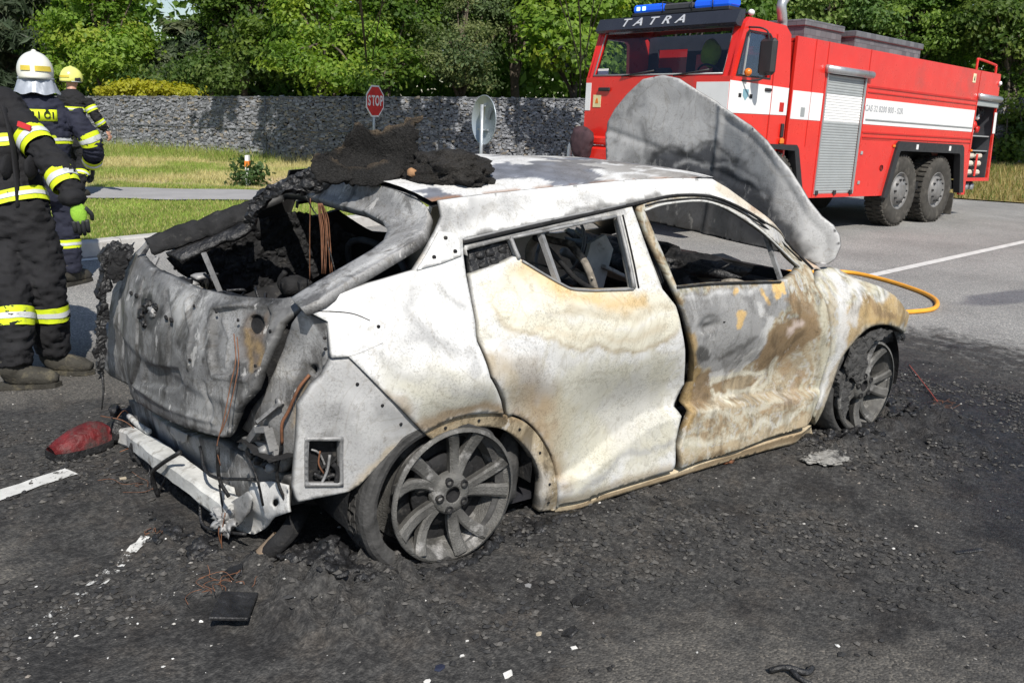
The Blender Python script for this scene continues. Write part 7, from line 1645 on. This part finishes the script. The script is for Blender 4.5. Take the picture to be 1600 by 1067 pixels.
def felt_paint(edge_px):
    E_ = drape_px(edge_px)
    def f(P, V):
        q = np.stack([P[:, 0], P[:, 1], 0*P[:, 0]], 1); sdv = -poly_sd(P, E_); C = np.tile(np.array([.026, .025, .024]), (len(P), 1)); C *= (1+.5*fbm(q, 8, 4, 3))[:, None]
        k = ((1-smooth(sdv, .0, .02))*smooth(fbm(q, 14, 3, 8)+.15, 0, .3)*smooth(P[:, 1], -.02, .06))[:, None]; return np.clip(C*(1-k)+np.array([.13, .10, .07])*k, .008, .4)
    return f
mat_px = [(487, 252), (486, 243), (503, 238), (520, 236), (533, 222), (541, 210), (548, 196), (556, 194), (572, 202), (588, 206), (597, 205), (612, 197), (628, 195), (634, 186), (648, 183), (661, 184), (657, 192), (645, 198), (653, 204), (653, 212), (648, 222), (652, 232), (690, 238), (728, 240), (744, 256), (748, 272), (742, 286), (700, 290), (660, 286), (600, 286), (545, 286), (512, 285), (495, 272)]
mat_o = empty('charred_mat', tuple(O_)); tag(mat_o, 'crumpled charred black felt mat lying on the rear of the car roof', 'mat')
def felt(name, px, D, step=.010, th=.016):
    rj = random.Random(len(px)); pp = drape_px([(x+rj.uniform(-2.5, 2.5), y+rj.uniform(-2.5, 2.5)) for x, y in dens(np.array(px), 5.0)]); P, T, bd = sheet2d(pp, [], step); V = D.lift(P)-O_; C = felt_paint(px)(P, V); o = mesh_obj(name, V, T, M['felt'], mat_o, True, C); md = o.modifiers.new('s', 'SOLIDIFY'); md.thickness = th; md.offset = 1; return o
felt('upright_fold', mat_px[:21]+[(652, 262), (600, 284), (545, 284), (512, 284), (495, 272)], Drape(.25, .07, 3, .03))
felt('front_fold', [(520, 276), (540, 262), (580, 262), (600, 252), (622, 246), (648, 252), (640, 268), (612, 283), (585, 290), (545, 288)], Drape(.3, .07, 9, -.05))
felt('left_flap', [(487, 250), (503, 240), (522, 246), (545, 262), (556, 280), (530, 286), (506, 284), (490, 266)], Drape(.3, .07, 15, -.06))
V, F = blob(at_d(700, 268, 3.62)-O_, (.15, .22, .085), 21, .22, 5, 4.5); V = np.array(V); C = np.tile(np.array([.045, .042, .039]), (len(V), 1))*(1+.5*fbm(V, 12, 4, 5))[:, None]; o = mesh_obj('lying_fold', V, F, M['felt'], mat_o, True, C)
V, F = blob(at_d(655, 276, 3.58)-O_, (.08, .16, .05), 23, .3, 4, 4.0); C = np.tile(np.array([.03, .028, .026]), (len(V), 1)); mesh_obj('lying_fold', V, F, M['felt'], mat_o, True, C)
V, F = blob(at_d(643, 270, 3.50)-O_, (.018, .022, .018), 25, .3, 2); mesh_obj('scorched_foam', V, F, simple('scorched_foam', (.36, .20, .10), .9), mat_o, True)
MB().tube(catmull([at_d(715, 289, 3.52)-O_, at_d(725, 294, 3.50)-O_, at_d(733, 292, 3.51)-O_, at_d(729, 299, 3.48)-O_], 4), .006, 6).build('wire_scrap', simple('greenish_wire', (.06, .10, .085), .6), mat_o)

# ================================================================== debris on the ground
def put(px, py, lift=0.0):
    p = at_z(px, py); p = at_z(px, py, float(ground_z(p[0], p[1]))); p[2] += lift; return p
# red lamp
c = put(128, 705); lp = empty('tail_lamp', tuple(c)); tag(lp, 'broken red tail lamp lying on the asphalt left of the bumper beam', 'tail lamp')
u = np.array(at_z(172, 690)-at_z(88, 712)); u /= np.linalg.norm(u); v = np.array([-u[1], u[0], 0]); L = .30
sec = [(-.14, .045, .04), (-.10, .065, .065), (-.03, .075, .10), (.05, .07, .115), (.10, .055, .10), (.13, .035, .07)]; V = []
for (a, w_, h) in sec:
    for k in range(9):
        t = PI*k/8; V.append(u*a+v*(-w_*math.cos(t))+np.array([0, 0, .02+h*math.sin(t)**.7]))
V = np.array(V); V += (fbm(V, 14, 3, 4)*.006)[:, None]
F = [(i*9+j, (i+1)*9+j, (i+1)*9+j+1, i*9+j+1) for i in range(5) for j in range(8)]+[tuple(range(9))[::-1], tuple(range(45, 54))]
lens = simple('red_lamp_lens', (.13, .014, .016), .55, 0, .5, 12, .8, 50, .35, dirt=((.06, .042, .04), 9, .47)); o = mesh_obj('lens', V, F, lens, lp, True)
V = []; 
for (a, w_, h) in sec:
    for (s, z) in ((-1.08, .004), (-1.05, .035), (1.05, .035), (1.08, .004)): V.append(u*a*1.04+v*w_*s+np.array([0, 0, z]))
mesh_obj('housing', V, [(i*4+j, (i+1)*4+j, (i+1)*4+(j+1) % 4, i*4+(j+1) % 4) for i in range(5) for j in range(4)]+[(0, 1, 2, 3), (23, 22, 21, 20)], M['char'], lp)
V, F = blob(u*.19+np.array([0, 0, .05]), (.07, .06, .055), 61, .4, 3); mesh_obj('melted_end', V, F, M['char'], lp, True)
wire('copper_wire', [u*.1+np.array([0, 0, .15]), u*.18+v*-.08+np.array([0, 0, .12]), u*.22+v*-.14+np.array([0, 0, .03]), u*.1+v*-.16+np.array([0, 0, .015])], .0022, lp)
wire('copper_wire', [u*.16+np.array([0, 0, .1]), u*.24+v*.05+np.array([0, 0, .13]), u*.3+v*.1+np.array([0, 0, .06])], .0022, lp)
# single pieces that can be picked out
M['chipw'] = simple('white_chip', (.70, .69, .66), .6); M['chipg'] = simple('grey_chip', (.24, .24, .24), .7); M['stone'] = simple('pale_stone', (.42, .36, .27), .85)
def chip(name, px, py, size, mat, label, cat, seed, flat=.35, curl=0.0):
    R = random.Random(seed); n = R.choice((4, 5, 6)); V = []; yaw = R.uniform(0, 6.3)
    for z in (0, 1):
        for k in range(n):
            a = yaw+2*PI*k/n+R.uniform(-.3, .3)*(1-z); r = size*R.uniform(.7, 1.1); V.append((r*math.cos(a)*(.9 if z else 1), r*math.sin(a)*(.65), z*size*flat+curl*size*math.cos(a)+(.25*size*flat*R.random())))
    V = np.array(V); V[:, 2] -= V[:, 2].min(); o = mesh_obj(name, V, [tuple(range(n))[::-1], tuple(range(n, 2*n))]+[(i, (i+1) % n, n+(i+1) % n, n+i) for i in range(n)], mat); p = put(px, py); o.location = (p[0], p[1], p[2]-.004); tag(o, label, cat, 'scattered fragments'); return o
chip('plastic_shard', 793, 1056, .022, M['chipw'], 'largest white shard at the bottom edge of the picture', 'shard', 1, .3, .3)
chip('plastic_shard', 897, 1012, .016, M['chipw'], 'white shard lying apart, right of the other white shards', 'shard', 2)
chip('plastic_shard', 722, 1023, .010, M['chipw'], 'small white shard above the largest white shard', 'shard', 3)
chip('plastic_shard', 730, 1000, .008, M['chipw'], 'topmost of the small white shards near the bottom edge', 'shard', 4)
chip('plastic_shard', 668, 1064, .015, M['chipw'], 'white shard half cut by the bottom edge, leftmost of the shards', 'shard', 5)
chip('plastic_shard', 688, 1042, .022, simple('navy_chip', (.02, .025, .05), .4), 'dark navy shard left of the largest white shard', 'shard', 6, .3)
chip('stone_chip', 825, 916, .020, M['chipg'], 'grey stone chip below and right of the rear wheel', 'stone', 7, .5)
chip('stone_chip', 192, 750, .022, M['stone'], 'beige stone chip between the red lamp and the bumper beam', 'stone', 8, .6)
chip('stone_chip', 842, 990, .012, M['stone'], 'small beige stone chip above the white shards', 'stone', 9, .6)
chip('burnt_flake', 905, 942, .045, M['char'], 'curled black flake on the ground right of the rear wheel', 'flake', 10, .2, .25)
chip('burnt_flake', 890, 990, .035, M['char'], 'black flake beside the white shard lying apart', 'flake', 11, .25, .2)
chip('burnt_flake', 365, 900, .05, M['char'], 'crumpled black flake below the exhaust tip', 'flake', 12, .4, .2)
c = put(366, 948); o = MB().box((0, 0, .004), (.16, .12, .012), bev=.003).build('charred_tile', M['char']); V = np.array([v.co for v in o.data.vertices]); o.location = tuple(c); o.rotation_euler = (.02, .015, 1.0); tag(o, 'flat square charred tile on the ground below the exhaust', 'tile', 'scattered fragments')
c = put(1513, 862); o = MB().box((0, 0, .003), (.14, .022, .010), bev=.003).build('charred_strip', M['char']); o.location = tuple(c); o.rotation_euler = (0, 0, -.35); tag(o, 'thin charred strip on the ground near the right edge', 'strip', 'scattered fragments')
b = MB(); c = put(1232, 1052)
for (q, r) in (([(-.06, 0, .01), (-.01, .0, .022), (.05, -.01, .012), (.08, .02, .008)], .010), ([(0, 0, .02), (.02, -.04, .012), (.05, -.06, .006)], .008)): b.tube(catmull(q, 4), r, 7)
o = b.build('charred_twig', M['char']); o.location = tuple(c); o.rotation_euler = (0, 0, -.6); tag(o, 'forked charred twig lying close to the bottom edge', 'twig', 'scattered fragments')
c = put(1136, 722); V, F = blob((0, 0, .02), (.05, .03, .025), 71, .4, 3); o = mesh_obj('rusty_lump', V, F, M['rust'], None, True); o.location = tuple(c); tag(o, 'rusty lump under the sill between the two doors', 'lump', 'scattered fragments')
# copper bundles
def bundle(name, px, py, r, n, label, seed, th=.0011):
    R = random.Random(seed); b = MB()
    for k in range(n):
        a = np.array((R.gauss(0, r), R.gauss(0, r), .008)); q = [a]
        for j in range(3): q.append(q[-1]+np.array((R.gauss(0, r*.7), R.gauss(0, r*.7), R.uniform(-.01, .02)))); q[-1][2] = max(.004, q[-1][2])
        b.tube(catmull(q, 4), th, 4)
    o = b.build(name, M['copper']); p = put(px, py); o.location = tuple(p); tag(o, label, 'wire', kind=None); return o
bundle('copper_wires', 345, 918, .032, 14, 'tangle of bare copper wire on the ground below the exhaust', 3)
bundle('copper_wires', 1468, 634, .035, 12, 'tangle of bare copper wire beyond the front wheel', 5)
bundle('copper_wires', 225, 765, .05, 5, 'loose copper strands on the ground under the bumper beam', 7)
bundle('copper_wires', 255, 835, .025, 6, 'loose copper strands under the tow eye', 9)
q0 = put(1420, 572); q1 = put(1466, 632); o = MB().tube(catmull([q0+[0, 0, .01], (q0+q1)/2+[0, 0, .012], q1+[0, 0, .01]], 6), .003, 5).build('red_wire', simple('red_wire', (.36, .07, .05), .6)); tag(o, 'thin straight red wire lying beyond the front wheel', 'wire')
V, F = blob((0, 0, 0), (.13, .075, .012), 73, .38, 5, 4.0); V = np.array(V); V[:, 2] += fbm(V, 30, 3, 4)*.008; c = put(1292, 712, -.005); o = mesh_obj('ash_heap', V, F, simple('white_ash', (.27, .265, .25), .95, 0, .3, 18, .8, 50, .1, dirt=((.05, .05, .05), 14, .49)), None, True); o.location = tuple(c); tag(o, 'flat patch of pale ash on the ground behind the front wheel', 'ash heap')
# heaps of melted residue
def residue(path, n, r0, r1, jit, label, seed):
    L = [(np.array([c[0], c[1], max(.0, float(ground_z(c[0], c[1]))+r[2]*.2)]), r) for c, r in strew([at_z(x, y) for x, y in path], n, r0, r1, jit, (1.5, 1.3, .55))]
    b0 = np.mean([c for c, r in L], axis=0); b0[2] = 0; o = lumps('burnt_residue', [(c-b0, r) for c, r in L], M['char'], None, seed, .009, .012); o.location = tuple(b0); tag(o, label, 'residue', 'heaps of melted residue'); return o
residue([(430, 862), (470, 885), (510, 905), (560, 925)], 110, .016, .022, .05, 'black melted residue heaped on the ground behind the rear wheel', 61)
residue([(800, 850), (850, 822), (900, 806)], 60, .012, .016, .03, 'black melted residue on the ground just ahead of the rear wheel', 62)
residue([(1262, 690), (1300, 690), (1350, 682), (1400, 655), (1440, 640)], 130, .016, .022, .055, 'black melted residue heaped round the foot of the front wheel', 63)
residue([(240, 820), (290, 850), (340, 875)], 70, .010, .016, .04, 'black melted residue on the ground under the bumper beam', 64)
# crumbs
def crumbs(name, n, f, smin, smax, cols, label, seed, mat):
    R = np.random.RandomState(seed); P = []
    while sum(map(len, P)) < n:
        q = np.column_stack([R.uniform(-3.2, 5.0, 60000), R.uniform(-2.8, 2.2, 60000)]); k = R.rand(60000) < f(q); q = q[k]; q3 = np.column_stack([q, np.zeros(len(q))]); q = q[frustum(q3, 40)]; P.append(q)
    P = np.vstack(P)[:n]; z = ground_z(P[:, 0], P[:, 1]); s = smin+(smax-smin)*R.rand(n)**3.2; B = np.array([[1, .1, .1], [.35, .9, 0], [-.75, .6, .1], [-.8, -.5, 0], [.2, -.95, .1], [.2, .1, 1.0], [-.3, -.2, .8]])
    V = np.empty((n, 7, 3)); a = R.rand(n)*2*PI; ca, sa = np.cos(a), np.sin(a)
    for k in range(7):
        b = B[k]*(.6+.8*R.rand(n, 3))*s[:, None]*np.array([1, .75, .5]); V[:, k, 0] = P[:, 0]+b[:, 0]*ca-b[:, 1]*sa; V[:, k, 1] = P[:, 1]+b[:, 0]*sa+b[:, 1]*ca; V[:, k, 2] = z+b[:, 2]+s*.25
    fb = np.array([(0, 1, 5), (1, 2, 5), (2, 6, 5), (2, 3, 6), (3, 4, 6), (4, 5, 6), (4, 0, 5)]); F = (np.arange(n)[:, None, None]*7+fb[None]).reshape(-1, 3)
    C = np.array(cols)[R.randint(0, len(cols), n)]*(.6+.8*R.rand(n))[:, None]; o = mesh_obj(name, V.reshape(-1, 3), F, mat, None, False, np.repeat(C, 7, 0)); tag(o, label, 'debris', kind='stuff'); return o
m, nt, bs = new_mat('crumb'); at = N(nt, 'ShaderNodeAttribute', attribute_name='col'); nt.links.new(at.outputs['Color'], bs.inputs['Base Color']); bs.inputs['Roughness'].default_value = .8; M['crumb'] = m
dens_c = lambda q: np.clip(char_mask(q)**2.2*(smooth(fbm(np.column_stack([q, 0*q[:, 0]]), 2.2, 4, 13), -.15, .45))+.003, 0, 1)
crumbs('burnt_crumbs', 22000, dens_c, .0025, .018, [(.018, .018, .019), (.03, .03, .031), (.05, .048, .045), (.075, .071, .066)], 'black burnt crumbs strewn over the asphalt round the car', 3, M['crumb'])
crumbs('grit', 2600, lambda q: .25+.5*smooth(fbm(np.column_stack([q, 0*q[:, 0]]), 1.6, 4, 17), -.2, .5), .0015, .009, [(.20, .19, .175), (.26, .25, .24), (.17, .15, .13), (.12, .11, .10), (.34, .33, .31)], 'pale grit and small stones scattered over the asphalt', 5, M['crumb'])
crumbs('white_flecks', 110, lambda q: .03+.9*np.exp(-((q[:, 0]+1.15)/.45)**2-((q[:, 1]+.62)/.35)**2), .002, .010, [(.6, .6, .58), (.7, .69, .66)], 'tiny white flecks of ash and plastic on the asphalt', 7, M['crumb'])
